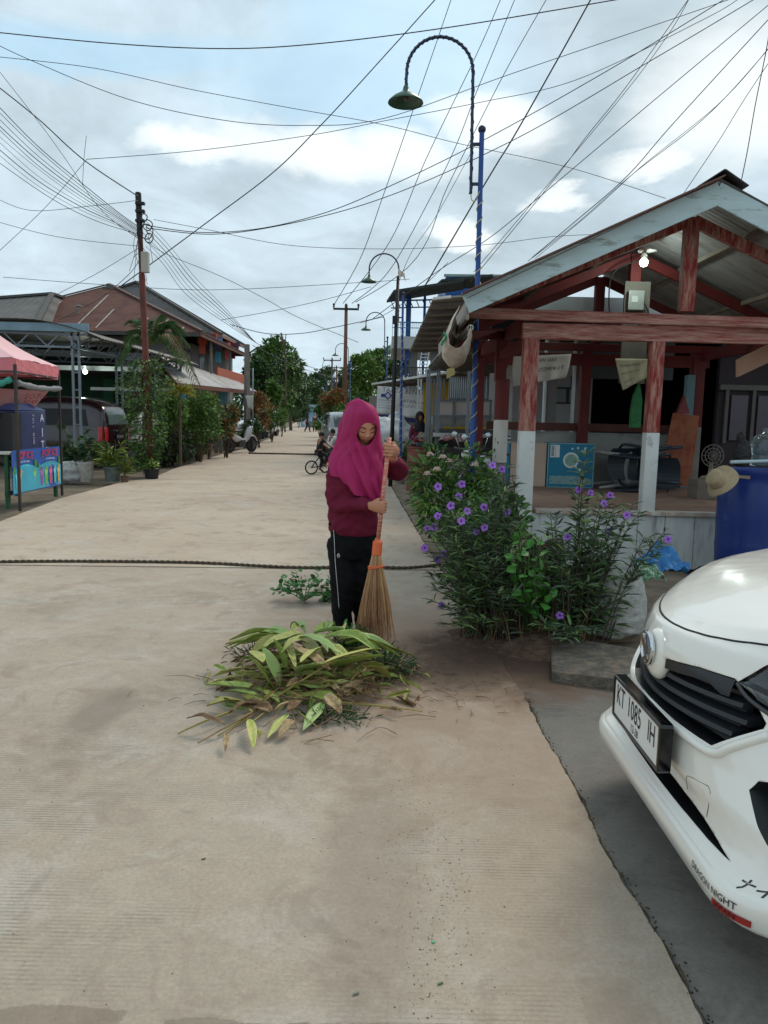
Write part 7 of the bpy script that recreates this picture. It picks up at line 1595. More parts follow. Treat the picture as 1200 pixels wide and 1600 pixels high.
# row of black pots down the left kerb
rowp=[(366,698),(374,696),(382,694),(389,692),(396,690),(403,688),(410,686),(416,684)]
for i,(px,py) in enumerate(rowp): pot(G(px,py)+V3(-.1,0,0),.26,.34,potb,'black pot with a pale shrub in the kerb row, %s from the concrete-post end'%['eighth','seventh','sixth','fifth','fourth','third','second','first'][i],pl_y if i%2 else [pl_y[1],pl_d[0]],.5,.14,150,60+i,.4,1.3,group='black pots in a row along the left kerb')
mb=MB(); 
for i,c in enumerate((G(358,700),)): mb.sphere(c+V3(0,0,.2),.22,12,8,(1,1,1.1))
me=remesh(mb,.03,2); tagp(link_mesh('planter_jar',setmat(me,M('pale jar',(150,150,144),.8,.2,5.)),None),'pale round jar at the near end of the black pot row','jar')
# wooden fence board and posts
b_=G(338,708); mb=MB(); mb.beam((b_.x,b_.y,0),(b_.x,b_.y,.95),.12,.04,up=(0,1,0)); mb.beam((b_.x+.16,b_.y,0),(b_.x+.16,b_.y,.9),.1,.04,up=(0,1,0)); mb.beam((b_.x-.05,b_.y,.6),(b_.x+.25,b_.y,.6),.03,.05); mb.build('fence_boards',greyw,label='short grey boards standing in front of the orange-tipped shrub',cat='fence')
c_=W(386,538,32); cpst=thing('concrete_post','weathered square concrete post left of the road near the orange shrub','post',V3(c_.x,32,0)); mb=MB(); mb.tube([V3(c_.x,32,0),V3(c_.x,32,c_.z)],[.15,.11],4); mb.build('post_shaft',M('weathered concrete',(124,118,110),.9,.25,4.,.4),cpst); mb=MB(); mb.beam(V3(c_.x+.1,32,c_.z-.35),V3(c_.x+.45,32,c_.z-.1),.06,.06); mb.build('bracket',dmet,cpst)
c_=W(395,575,31); mb=MB(); mb.tube([V3(c_.x,31,0),V3(c_.x,31,c_.z)],.03,8); mb.build('steel_post',steel,label='thin steel post beside the weathered concrete post',cat='post',smooth=True)
c_=W(389,620,30); t=banner([(383,618),(396,618),(395,641),(387,636)],30,M('banner cloth',(0,0,0)),'limp whitish cloth hanging from the porch corner of the low house',[],0,.03,8,6,name='hanging_cloth')
# small trestle bench
b_=G(393,672); t=thing('trestle','small wooden trestle bench at the kerb under the porch corner','bench',b_); mb=MB(); mb.bbox(b_+V3(-.6,-.12,.45),b_+V3(.5,.12,.50)); mb.build('seat',greyw,t,bevel=.01)
for sx in (-.5,.4): mb=MB(); mb.beam(b_+V3(sx,0,.45),b_+V3(sx-.08,0,0),.06,.2); mb.build('leg',greyw,t)
# motorbike parked by the porch, seen as a pale fairing and dark wheels
def motorbike(label,loc,rz,pm,scale=1.,group=None):
    t=thing('motorbike',label,'motorbike',(0,0,0),group); rub=tyre_m
    for x in (-.62,.62): wheel((x,0,.29),.29,.09,t,axis=(0,1,0),spokes=6)
    mb=MB(); mb.tube(cat_rom([V3(-.5,0,.62),V3(-.1,0,.48),V3(.25,0,.45),V3(.45,0,.75),V3(.5,0,.95)],4),[.10,.12,.13,.12,.10,.09,.08,.08,.08,.09,.11,.12,.12,.11,.10,.08,.06],12,ell=1.1); mb.sphere(V3(-.55,0,.72),.13,12,8,(1.9,1,.6)); mb.build('body',pm,t,smooth=True)
    mb=MB(); mb.sphere(V3(-.28,0,.80),.15,14,8,(2.4,.85,.4)); mb.build('seat',blackp,t,smooth=True)
    mb=MB(); mb.tube([(.62,0,.29),(.50,0,.75),(.44,0,1.0)],.03,8); mb.build('fork',dmet,t,smooth=True)
    mb=MB(); mb.tube(cat_rom([V3(.30,-.34,1.02),V3(.42,-.15,1.0),V3(.44,0,1.0),V3(.42,.15,1.0),V3(.30,.34,1.02)],4),.016,8); mb.build('handlebar',dmet,t,smooth=True)
    for s in(-1,1): mb=MB(); mb.tube([(.40,s*.2,1.0),(.44,s*.27,1.2)],.008,5); mb.sphere((.44,s*.28,1.23),.06,10,8,(.3,1.,.7)); mb.build('mirror',M('mirror glass',(170,180,186),.08,.1,3.,metal=.8),t,smooth=True)
    mb=MB(); mb.sphere((.56,0,.93),.09,12,8,(.7,1.2,.8)); mb.build('headlight',M('headlamp grey',(0,0,0)),t,smooth=True)
    mb=MB(); mb.box((.0,0,.33),(.34,.2,.26)); mb.tube([(-.1,.14,.28),(-.75,.16,.36)],[.03,.05],8); mb.build('engine',M('engine grey',(84,84,86),.4,.3,12.,metal=.5),t,bevel=.02)
    mb=MB(); mb.tube(cat_rom([V3(.62+math.cos(a)*.33,0,.29+math.sin(a)*.33) for a in (2.6,2.0,1.5,1.0,.4)],3),.05,8,ell=.6); mb.build('mudguard',pm,t,smooth=True)
    t.location=loc; t.rotation_euler.z=rz; t.scale=(scale,)*3; return t
motorbike('motorbike with a pale fairing parked by the porch of the low house',V3(*W(376,650,28.5).xy,0),math.radians(60),M('pale fairing',(190,186,184),.3,.1,3.))
# ================================================================ RIGHT SIDE BEHIND THE HUT
yel=M('yellow wall',(196,156,24),.8,.1,2.,.1,20.); greyu=M('awning underside',(132,122,112),.7,.2,1.5,.1,20.,rgb2=(104,94,86),cover=.35); bluew=corr('blue cladding',(24,84,160),.15,'X',.02,.5,.1)
bluep=M('blue paint',(30,74,146),.5,.12,8.,.1,40.); dkroof=M('dark roof sheet',(58,64,64),.9,.2,2.,rgb2=(74,80,76),cover=.4,spec=.1)
def slabthing(parent,name,pts,m,th=.05,ribs=0,rib_m=None):
    P=[W(a,b,d) for a,b,d in pts]; mb=MB(); mb.prism(P,V3(0,0,th)); o=mb.build(name,m,parent,fix=True)
    if ribs:
        for i in range(ribs):
            f=(i+.5)/ribs; mb=MB(); mb.beam(P[0].lerp(P[1],f)-V3(0,0,.05),P[3].lerp(P[2],f)-V3(0,0,.05),.05,.07); mb.build('purlin',rib_m or steel,parent)
    return o
# tall grey awning of the shop
t=thing('awning','steep grey sheet awning on a steel frame between the hut roof and the blue building','awning',(1.6,17,0))
slabthing(t,'awning_sheet',[(640,549,20),(677,467,14.5),(775,460,14.5),(760,545,20)],M('pale sheet',(150,142,132),.7,.15,2.),.03,9,M('dark purlin',(96,90,84),.7,.2,4.))
slabthing(t,'front_edge',[(676.5,466,14.48),(705,463,14.48),(705,466,14.45),(676.5,469,14.45)],M('pale edge',(188,184,176),.6),.02)
for px,D,y0 in ((668,15.5,577),(684,15.5,577),):
    for o_ in (0,3.4): a=W(px+o_,y0,D); mb=MB(); mb.beam((a.x,D,0),(a.x,D,a.z),.035,.035,up=(0,1,0)); mb.build('post',steel,t)
    mb=MB()
    for k in range(6): a=W(px,y0,D); b=W(px+3.4,y0,D); mb.beam((a.x,D,.4+k*.35),(b.x,D,.4+k*.35),.02,.05)
    mb.build('post_tie',steel,t)
t=thing('awning','low brown-grey awning with a rusty underside just behind the left eave of the hut','awning',(1.3,13,0))
slabthing(t,'awning_sheet',[(669,574,16.5),(693,545,12.2),(800,540,12.2),(800,580,16.5)],greyu,.03,7,M('dark purlin',(0,0,0)))
a=W(733,590,12.5); mb=MB(); mb.beam((a.x,12.5,0),(a.x,12.5,2.2),.05,.05,up=(0,1,0)); mb.build('post',steel,t)
a=W(704,580,11.6); mb=MB(); mb.prism([W(698,577,11.6),W(710,573,11.6),W(711,585,11.6),W(698,592,11.6)],V3(0,.01,0)); mb.build('hanging_sign',M('yellowed sign',(190,180,120),.7,.1,4.),label='small yellowed sign board hanging under the low awning',cat='sign',fix=True)
# long low roof with the banner
sh=thing('shop','yellow-walled roadside shop with a long thin roof and a white banner','shop',(1.2,22,0))
slabthing(sh,'roof_sheet',[(581,602,27),(740,577,17.5),(900,572,17.5),(800,596,27)],greyu,.03,8,M('dark purlin',(0,0,0)))
e0,e1=W(581,601,27),W(742,576.5,17.48); mb=MB(); mb.beam(e0+V3(0,-.03,.02),e1+V3(0,-.03,.02),.03,.06); mb.build('roof_edge',whs,sh)
def wallq(parent,name,pts,m,th=.06,z0=None):
    P=[W(a,b,d) for a,b,d in pts]; mb=MB(); mb.prism(P,V3(0,th,0)); return mb.build(name,m,parent,fix=True)
yl=W(662,600,23); yr=W(860,600,22.5); mb=MB(); mb.bbox((yl.x,23,0),(yr.x,23.1,2.6)); mb.build('wall',yel,sh)
a=W(702,595,19.5); b=W(800,595,19.5); c=W(702,624,19.5); mb=MB(); rows=[]
for z in (c.z,(c.z+a.z)/2,a.z+.15): rows.append([V3(a.x+(b.x-a.x)*i/60,19.5+.02*(i%2),z) for i in range(61)])
mb.grid(rows); me=evalmods(mb.mesh('z',M('bright zinc',(170,178,182),.35,.15,3.,metal=.5)),[('SOLIDIFY',dict(thickness=.01))]); link_mesh('zinc_panel',me,sh)
mb=MB(); mb.beam((a.x,19.52,c.z),(b.x,19.52,c.z),.06,.06); mb.build('panel_rail',steel,sh)
for px in (656,676.5,692,789): a=W(px,592,19); mb=MB(); mb.beam((a.x-.035,19,0),(a.x-.035,19,a.z),.04,.04,up=(0,1,0)); mb.build('post',whs if px==656 else steel,sh); mb=MB(); mb.beam((a.x+.035,19,0),(a.x+.035,19,a.z),.04,.04,up=(0,1,0)); mb.build('post',whs if px==656 else steel,sh)
navyc=M('navy strip',(34,40,84),.8)
banner([(590,603),(667,609),(659,655),(588,646)],24,M('white banner',(196,196,196),.8,.06,3.,.3,8.),'large creased white banner with a blue diamond mark under the long roof',[('TAATA BENTONG',.20,.10,.12,1.05,M('banner ink2',(96,96,110),.8)),('LAYANAN',.16,.5,.45,1.,M('banner ink2',(0,0,0))),('PERLINDUNGAN',.12,.48,.62,1.1,M('banner ink2',(0,0,0))),('jaminan kerja\njaminan hari tua\njaminan pensiun\njaminan sehat',.075,.03,.62,1.1,M('banner ink2',(0,0,0)))],-.4,.03)
dc=W(606,618,23.85); mb=MB()
for s_ in (1.,):
    R=.13; mb.add([dc+V3(x*R,-.02,z*R) for x,z in ((0,1),(1,0),(0,-1),(-1,0),(0,.6),(.6,0),(0,-.6),(-.6,0))],[(0,1,5,4),(1,2,6,5),(2,3,7,6),(3,0,4,7)]); mb.box(dc+V3(-.14,-.02,0),(.14,.004,.10))
mb.build('banner_mark',M('mark blue',(34,52,130),.7),label='small blue diamond emblem near the top left of the big white banner',cat='emblem')
wallq(None,'banner_strip',[(588,647,23.9),(659,655,23.5),(659,662,23.5),(588,653,23.9)],navyc,.01).__setitem__('label','navy strip hanging below the big white banner'); bpy.data.objects['banner_strip']['category']='cloth'
# white cart with glass panels
ct=thing('food_cart','white food cart with two pale glazed panels in front of the yellow wall','food cart',W(722,690,16))
for a_,b_ in (((679,627),(708,649)),((710,627),(766,650))):
    wallq(ct,'panel',[(a_[0],a_[1],16),(b_[0],a_[1],16),(b_[0],b_[1],16),(a_[0],b_[1],16)],M('pale panel',(206,196,188),.4,.08,3.),.03)
wallq(ct,'lower_panel',[(677,651,16),(768,651,16),(768,663,16),(677,663,16)],M('dull panel',(160,154,146),.6,.12,3.),.6)
for px in (678,709,767): a=W(px,626,15.95); mb=MB(); mb.beam((a.x,15.95,0),(a.x,15.95,a.z),.04,.04,up=(0,1,0)); mb.build('post',steel,ct)
for y in (626,650,665): a=W(676,y,15.93); b=W(769,y,15.93); mb=MB(); mb.beam(a,b,.03,.04); mb.build('rail',steel,ct)
a=W(676,670,15.9); b=W(770,690,15.9); mb=MB(); mb.bbox((a.x,15.9,b.z-.25),(b.x,16.6,a.z)); mb.build('counter',M('counter grey',(96,92,88),.8,.2,4.),ct,bevel=.02)
for px in (680,764): a=W(px,690,15.9); mb=MB(); mb.bbox((a.x-.04,15.95,0),(a.x+.04,16.05,.8)); mb.build('leg',steel,ct)
a=W(678,678,15.4); b=W(762,684,15.4); mb=MB(); mb.bbox((a.x,15.3,b.z),(b.x,15.8,b.z+.07)); mb.build('bench',M('white bench',(190,190,188),.6,.1,4.),label='white plank bench standing in front of the food cart',cat='bench',bevel=.01)
# blue two-storey steel building
bbld=thing('building','blue steel-framed two-storey building with a dark canopy roof and blue railings','building',(2.2,30,0))
D=30
slabthing(bbld,'canopy_roof',[(604,473,30),(615,457,25),(724,440,25),(724,453,30)],dkroof,.08,0)
slabthing(bbld,'canopy_roof',[(672,455,29.8),(690,440,26),(770,432,26),(770,448,29.8)],dkroof,.08,0)
a=W(697,431,30.3); b=W(790,470,30.3); mb=MB(); mb.bbox((a.x,30.3,b.z),(b.x,36,a.z)); mb.build('upper_wall',bluew,bbld)
wallq(bbld,'roof_edge',[(694,428,30.2),(790,429,30.2),(790,432,30.2),(694,432,30.2)],M('green grey edge',(130,150,146),.6),.1)
for px in (637,641,664,690): a=W(px,462,28); mb=MB(); mb.beam((a.x,28,0 if px!=641 else 3.5),(a.x,28,a.z),.09,.09,up=(0,1,0)); mb.build('column',bluep,bbld)
mb=MB(); a=W(611,470,28);b=W(690,468,28); mb.beam(a,b,.05,.05); mb.beam(a-V3(0,0,.25),b-V3(0,0,.25),.04,.04)
for k in range(9): mb.beam(a.lerp(b,k/8),a.lerp(b,min(1,(k+.5)/8))-V3(0,0,.25),.03,.03)
mb.build('truss',bluep,bbld)
a=W(612,525,27.5); b=W(650,545,27.5); mb=MB(); mb.bbox((a.x,27.5,b.z),(W(700,545,27.5).x,33,a.z)); mb.build('balcony_slab',M('white plaster',(190,192,190),.8,.1,2.,rgb2=(140,138,132),cover=.25),bbld,bevel=.02)
mb=MB(); zt=W(620,503,27.5).z; xs=W(613,520,27.5).x; xe=W(690,520,27.5).x
for k in range(26): x=xs+(xe-xs)*k/25; mb.beam((x,27.55,a.z),(x,27.55,zt),.018,.018,up=(0,1,0))
mb.beam((xs,27.55,zt),(xe,27.55,zt),.04,.04); mb.beam((xs,27.55,a.z+.3),(xe,27.55,a.z+.3),.025,.025); mb.build('railing',M('light blue rail',(70,130,180),.5),bbld)
for px,m in ((646,M('concrete column',(110,112,112),.85,.15,2.)),(680,M('concrete column',(0,0,0)))): a2=W(px,548,28); mb=MB(); mb.bbox((a2.x-.15,28,0),(a2.x+.15,28.3,a2.z)); mb.build('ground_column',m,bbld)
mb=MB(); la=W(653,590,26.5); lb=W(659,548,26.5)
for o_ in (0,.25): mb.beam(la+V3(o_,0,0),lb+V3(o_,0,0),.03,.03)
for k in range(9): p=la.lerp(lb,k/8); mb.beam(p,p+V3(.25,0,0),.02,.03)
mb.build('ladder',whs,label='white metal ladder leaning up to the balcony of the blue building',cat='ladder')
mb=MB(); y0=574;y1=588; zt=W(640,y0,25).z; zb=W(640,y1,25).z; xs=W(612,580,25).x; xe=W(700,580,25).x
for k in range(36): x=xs+(xe-xs)*k/35; mb.beam((x,25,zb),(x,25,zt),.02,.02,up=(0,1,0))
mb.beam((xs,25,zt),(xe,25,zt),.04,.04); mb.beam((xs,25,zb),(xe,25,zb),.03,.03); mb.build('terrace_railing',dmet,label='dark terrace railing above the long thin shop roof',cat='railing')
# shop building directly behind the hut
sb=thing('shop','dark open-fronted shop with grey pillars directly behind the hut','shop',(5,14,0))
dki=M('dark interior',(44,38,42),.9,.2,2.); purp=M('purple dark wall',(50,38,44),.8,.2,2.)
def bbx(n,a,b,m,bv=.0): mb=MB(); mb.bbox(a,b); return mb.build(n,m,sb,bevel=bv)
mb=MB(); mb.prism([V3(1.9,11.3,3.05),V3(11,11.3,3.05),V3(11,18,4.1),V3(1.9,18,4.1)],V3(0,0,.05)); mb.build('roof_sheet',M('white zinc',(176,180,180),.5,.15,2.,metal=.2),sb,fix=True)
bbx('roof_fascia',(1.85,11.24,2.98),(11,11.3,3.2),M('pale fascia',(186,192,190),.6,.1,3.))
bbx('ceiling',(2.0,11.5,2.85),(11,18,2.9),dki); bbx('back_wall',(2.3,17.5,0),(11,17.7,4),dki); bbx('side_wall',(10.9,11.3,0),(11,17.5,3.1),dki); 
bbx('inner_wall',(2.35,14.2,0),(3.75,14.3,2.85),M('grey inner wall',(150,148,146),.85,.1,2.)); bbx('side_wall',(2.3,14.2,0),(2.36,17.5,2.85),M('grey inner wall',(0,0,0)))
for x,w_ in ((2.5,.17),(2.95,.16)): bbx('pillar',(x,12.2,0),(x+w_,12.4,2.95),M('grey pillar',(120,116,112),.8,.15,2.)); bbx('pillar_edge',(x-.03,12.18,0),(x+.002,12.3,2.95),whs)
for x,z in ((3.0,1.75),(3.3,1.75),(3.35,1.95)): mb=MB(); mb.bbox((x,14.17,z),(x+.3,14.2,z+.3)); fr_=mb.build('picture_frame',M('frame black',(20,20,20),.5),label='small black picture frame on the grey inner wall, seen under the hut banner',cat='picture frame',group='picture frames on the inner shop wall') if False else mb.build('picture_frame',M('frame black',(20,20,20),.5),sb); mb=MB(); mb.bbox((x+.03,14.165,z+.03),(x+.27,14.172,z+.27)); mb.build('picture',M('picture grey',(120,120,120),.5),fr_)
bbx('shutter',(3.1,12.0,2.1),(4.4,12.05,2.9),M('grey shutter',(60,64,64),.7,.1,3.)); bbx('front_wall',(5.2,12.2,0),(11,12.3,2.9),purp)
for k in range(8):
    x=5.3+k*.42; bbx('window_frame',(x,12.14,1.15),(x+.05,12.2,1.98),M('grey frame',(92,88,84),.7)); bbx('window_pane',(x+.1,12.16,1.2),(x+.36,12.19,1.9),M('purple pane',(70,58,68),.25,.2,3.))
bbx('window_head',(5.2,12.13,1.98),(9,12.21,2.06),M('grey frame',(0,0,0)))
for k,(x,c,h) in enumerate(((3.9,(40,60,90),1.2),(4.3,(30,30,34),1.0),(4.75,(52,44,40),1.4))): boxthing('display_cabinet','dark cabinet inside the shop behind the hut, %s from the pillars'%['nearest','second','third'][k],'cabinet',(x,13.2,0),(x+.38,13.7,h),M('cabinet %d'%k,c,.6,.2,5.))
# oil drums with a board and bundles on top
def drum(label,px,D,m,seed):
    c=W(px,700,D); c.z=-.02; t=thing('oil_drum',label,'oil drum',c,'rusty red oil drums behind the flower bush'); r=.29; prof=[(.01,0),(r,0),(r+.012,.01),(r,.03)]
    for z in (.29,.31,.58,.60): prof+= [(r,z-.02),(r+.012,z),(r,z+.02)] if z in (.30,.29,.59,.58) else []
    prof+= [(r,.84),(r+.014,.86),(r+.01,.88),(r-.01,.88),(r-.012,.85),(.01,.85)]; mb=MB(); mb.lathe(prof,c,36); mb.build('drum_body',m,t,auto=.6,fix=True); return t
rb_=M('rusty drum',(122,58,50),.65,.2,4.,.3,30.,rgb2=(92,50,44),cover=.35)
drum('rust red oil drum beside the second lamp post, the left of two',659,15.6,rb_,1); drum('rust brown oil drum behind the pink flower bush, the right of two',697,15.9,M('brown drum',(124,72,58),.7,.25,4.,.3,30.),2)
a=W(651,690,15.6); boxthing('green_board','dark green board lying across the left oil drum','board',(a.x,15.3,.87),(a.x+.55,15.9,.93),M('dark green top',(34,64,58),.7,.2,5.))
crumple(W(668,684,15.7),.5,.4,.12,M('grey cloth',(126,118,104),.9,.2,6.),4.4,'old_cloth','crumpled grey-brown cloth on the green board above the drums','cloth')
crumple(W(712,688,14.8),.6,.5,.14,M('red cloth',(128,52,52),.85,.3,6.,rgb2=(150,146,144),cover=.45),6.4,'cloth_heap','heap of red and grey cloths beside the right oil drum','cloth heap')
boxthing('cart_bed','dark low table under the heap of cloths beside the drums','table',(W(690,700,15).x,14.4,.45),(W(745,700,15).x,15.3,.88),M('dark table',(54,48,46),.8,.2,5.))
for px,D,rz,lb,c in ((752,10.6,math.radians(70),'black motorbike parked beside the hut, nearest the painted pipe post',(20,20,24)),(738,12.2,math.radians(60),'dark blue motorbike parked behind the black one beside the hut',(28,34,60))):
    a=W(px,720,D); motorbike(lb,V3(a.x+.15,D,-.03),rz+math.pi,M('bike paint %d'%c[2],c,.25,.1,5.,coat=.6),group='motorbikes parked beside the hut')
boxthing('low_wall','low concrete wall behind the parked motorbikes','wall',(1.0,13.2,-.03),(2.2,13.35,.75),M('weathered concrete',(0,0,0)))
# white covered heap, potted snake plant, baskets by the second lamp
me=blobmesh([(W(600,685,21),.55,(1.4,1,.9)),(W(596,672,21),.4,(1.2,1,1.)),(W(621,668,22),.38,(.8,1,1.1)),(W(614,684,21),.5,(1.2,1,1.))],.04,M('pale tarp',(190,194,196),.5,.08,1.5,.5,6.,rgb2=(120,140,150),cover=.18),.10,2.5,2,1.); tagp(link_mesh('covered_cargo',me,None),'goods covered with a pale tarpaulin behind the woman and below the white banner','covered goods')
pot(V3(W(625,700,18).x,18,-.02),.15,.32,potw,'snake plant in a white pot right of the black steel pole',[pl_d[0],M('snake leaf',(104,112,72),.6,.2,4.,island=.3)],.65,.45,90,71,.1,.5)
pot(V3(W(640,700,19).x,19,-.02),.14,.26,potg,'yellow-green plant in a grey pot behind the second lamp post',pl_y,.6,.2,110,72,.4,1.)
pot(V3(W(578,700,24).x,24,-.02),.2,.3,potb,'dark pot with broad leaves beside the covered goods',pl_y,.7,.3,90,73,.45,1.2)
# ---- people further off
def small_person(label,base,hgt,rz,J,top_c,leg_c,scarf=None,hair=None,skin_c=None,shoes=(40,34,34),sleeve=True,skirt=False,group=None,extra=None):
    """J: joints in units of body height, x = person's left, y = forward, z = up"""
    t=thing('person',label,'person',(0,0,0),group); k=hgt
    def P(n): return Vector(J[n])*k
    r=lambda v:v*k
    jd={'pelvis':(P('pelvis'),(r(.075),r(.055))),'waist':(P('waist'),(r(.065),r(.05))),'chest':(P('chest'),(r(.085),r(.06))),'neck':(P('neck'),r(.030)),'head':(P('head'),(r(.045),r(.052))),'crown':(P('head')+Vector(J.get('up',(0,0,1)))*r(.05),(r(.036),r(.042)))}
    E_=[('pelvis','waist'),('waist','chest'),('chest','neck'),('neck','head'),('head','crown')]
    for s in 'lr':
        for n,rr in (('sh',.032),('el',.024),('wr',.016),('hand',.02),('hip',.055),('kn',.038),('an',.022),('toe',.02)): jd[n+s]=(P(n+s),r(rr))
        E_+= [('chest','sh'+s),('sh'+s,'el'+s),('el'+s,'wr'+s),('wr'+s,'hand'+s),('pelvis','hip'+s),('hip'+s,'kn'+s),('kn'+s,'an'+s),('an'+s,'toe'+s)]
        hd=(P('hand'+s)-P('wr'+s)).normalized()
        sx=hd.cross(V3(0,0,1)); sx=sx.normalized() if sx.length>.01 else V3(1,0,0)
        for i in range(4): jd['f%d%s'%(i,s)]=(P('hand'+s)+hd*r(.030)+sx*r(.009)*(i-1.5),r(.006)); E_.append(('hand'+s,'f%d%s'%(i,s)))
        jd['th'+s]=(P('hand'+s)+sx*r(.026)+hd*r(.01),r(.007)); E_.append(('hand'+s,'th'+s))
    me=skin(jd,E_,'body',2); link_mesh('body',setmat(me,M('skin %d'%(skin_c or (150,104,80))[0],skin_c or (150,104,80),.55,.06,10.)),t)
    tj={n:(jd[n][0],tuple(q*1.18 for q in (jd[n][1] if hasattr(jd[n][1],'__len__') else (jd[n][1],)*2))) for n in ('pelvis','waist','chest','shl','shr','ell','elr')}
    te=[('pelvis','waist'),('waist','chest'),('chest','shl'),('shl','ell'),('chest','shr'),('shr','elr')]
    for n in ('ell','elr'): tj[n]=(tj[n][0],(r(.032),)*2)
    if not sleeve:
        for s in 'lr': tj['el'+s]=(P('sh'+s).lerp(P('el'+s),.6),(r(.036),)*2)
    else:
        for s in 'lr': tj['cf'+s]=(P('wr'+s),(r(.024),)*2); te.append(('el'+s,'cf'+s))
    me=skin(tj,te,'shirt',2); link_mesh('shirt',setmat(me,M('shirt %d %d %d'%top_c,top_c,.85,.1,6.,.2,20.)),t)
    lj={'pelvis':(jd['pelvis'][0],(r(.088),r(.07)))}; le=[]
    for s in 'lr':
        for n,rr in (('hip',.066),('kn',.05),('an',.036)): lj[n+s]=(jd[n+s][0],r(rr))
        le+= [('pelvis','hip'+s),('hip'+s,'kn'+s),('kn'+s,'an'+s)]
    me=skin(lj,le,'trousers',2); link_mesh('trousers',setmat(me,M('cloth %d %d %d'%leg_c,leg_c,.85,.1,6.)),t)
    h=P('head'); up=Vector(J.get('up',(0,0,1))).normalized(); fw=Vector(J.get('face',(0,1,0))).normalized()
    if scarf:
        mb=MB(); mb.sphere(h+up*r(.018)-fw*r(.012),r(.066),18,12,(.98,1.05,1.15)); mb.loft([mb.ering(h+V3(0,-r(.01),0)+V3(0,0,r(z)),r(a),r(b),20) for z,a,b in ((.0,.058,.06),(-.05,.052,.056),(-.09,.085,.07),(-.15,.105,.085),(-.19,.10,.085))]); me=remesh(mb,r(.012),2)
        bm=bmesh.new(); bm.from_mesh(me); dl=[v for v in bm.verts if (v.co-(h+fw*r(.06)+up*r(.004))).length<r(.043)]; bmesh.ops.delete(bm,geom=dl,context='VERTS'); bm.to_mesh(me); bm.free(); link_mesh('headscarf',setmat(me,M('scarf %d %d %d'%scarf,scarf,.8,.1,6.,.2,20.)),t)
    if hair:
        mb=MB(); mb.sphere(h+up*r(.028)-fw*r(.012),r(.062),16,12,(.95,1.02,1.0)); me=remesh(mb,r(.012),1); bm=bmesh.new(); bm.from_mesh(me); dl=[v for v in bm.verts if (v.co-(h+fw*r(.07)-up*r(.008))).length<r(.058)]; bmesh.ops.delete(bm,geom=dl,context='VERTS'); bm.to_mesh(me); bm.free(); link_mesh('hair',setmat(me,M('hair black',(20,16,15),.6,.2,20.)),t)
    sd_=fw.cross(up).normalized()
    for s in(-1,1): mb=MB(); mb.sphere(h+fw*r(.052)+sd_*s*r(.018)+up*r(.008),r(.006),8,6); mb.build('eye',dark,t)
    mb=MB(); mb.sphere(h+fw*r(.055)-up*r(.008),r(.010),8,6,(1,1,1.3)); mb.build('nose',M('skin %d'%(skin_c or (150,104,80))[0],(0,0,0)),t,smooth=True); mb=MB(); mb.beam(h+fw*r(.052)-up*r(.026)-sd_*r(.014),h+fw*r(.052)-up*r(.026)+sd_*r(.014),r(.006),r(.004)); mb.build('mouth',lipm,t)
    for s in 'lr': a=P('an'+s);b=P('toe'+s); mb=MB(); mb.tube([a+(a-b)*.4-V3(0,0,r(.018)),a-V3(0,0,r(.012)),b],[r(.02),r(.026),r(.018)],10,ell=.6); mb.build('shoe',M('shoe',shoes,.6),t,smooth=True)
    t.location=base; t.rotation_euler.z=rz; return t
stand={'pelvis':(0,0,.52),'waist':(0,0,.61),'chest':(0,.005,.73),'neck':(0,0,.84),'head':(0,.012,.915),
 'shl':(.105,0,.79),'ell':(.13,-.01,.64),'wrl':(.13,.06,.52),'handl':(.125,.08,.48),'shr':(-.105,0,.79),'elr':(-.13,-.01,.64),'wrr':(-.12,.08,.54),'handr':(-.115,.11,.50),
 'hipl':(.055,0,.50),'knl':(.06,.03,.28),'anl':(.06,.02,.05),'toel':(.065,.10,.02),'hipr':(-.055,0,.50),'knr':(-.06,.03,.28),'anr':(-.06,-.02,.05),'toer':(-.065,.06,.02)}
walk=dict(stand); walk.update(knl=(.05,.09,.29),anl=(.05,.12,.06),toel=(.05,.20,.03),knr=(-.05,.0,.28),anr=(-.05,-.13,.07),toer=(-.05,-.06,.02),ell=(.12,-.05,.65),wrl=(.12,.0,.53),handl=(.12,.02,.49))
small_person('distant walker in a maroon outfit and black headscarf on the road behind the woman',G(480,675.5),1.62,math.radians(-70),walk,(84,30,44),(70,26,38),scarf=(24,22,26))
small_person('distant walker in maroon with a beige headscarf beside the black-scarved one',G(492,675)+V3(0,0,0),1.6,math.radians(160),stand,(84,30,44),(40,20,30),scarf=(176,150,136))
sit=dict(stand); sit.update(wrl=(.03,.12,.62),handl=(.01,.15,.61),wrr=(-.03,.12,.62),handr=(-.01,.15,.61))
small_person('woman in a black headscarf and maroon top standing behind the red oil drums',V3(W(655,690,17).x,17,-.03),1.6,math.radians(195),sit,(112,34,60),(22,20,24),scarf=(22,20,26))
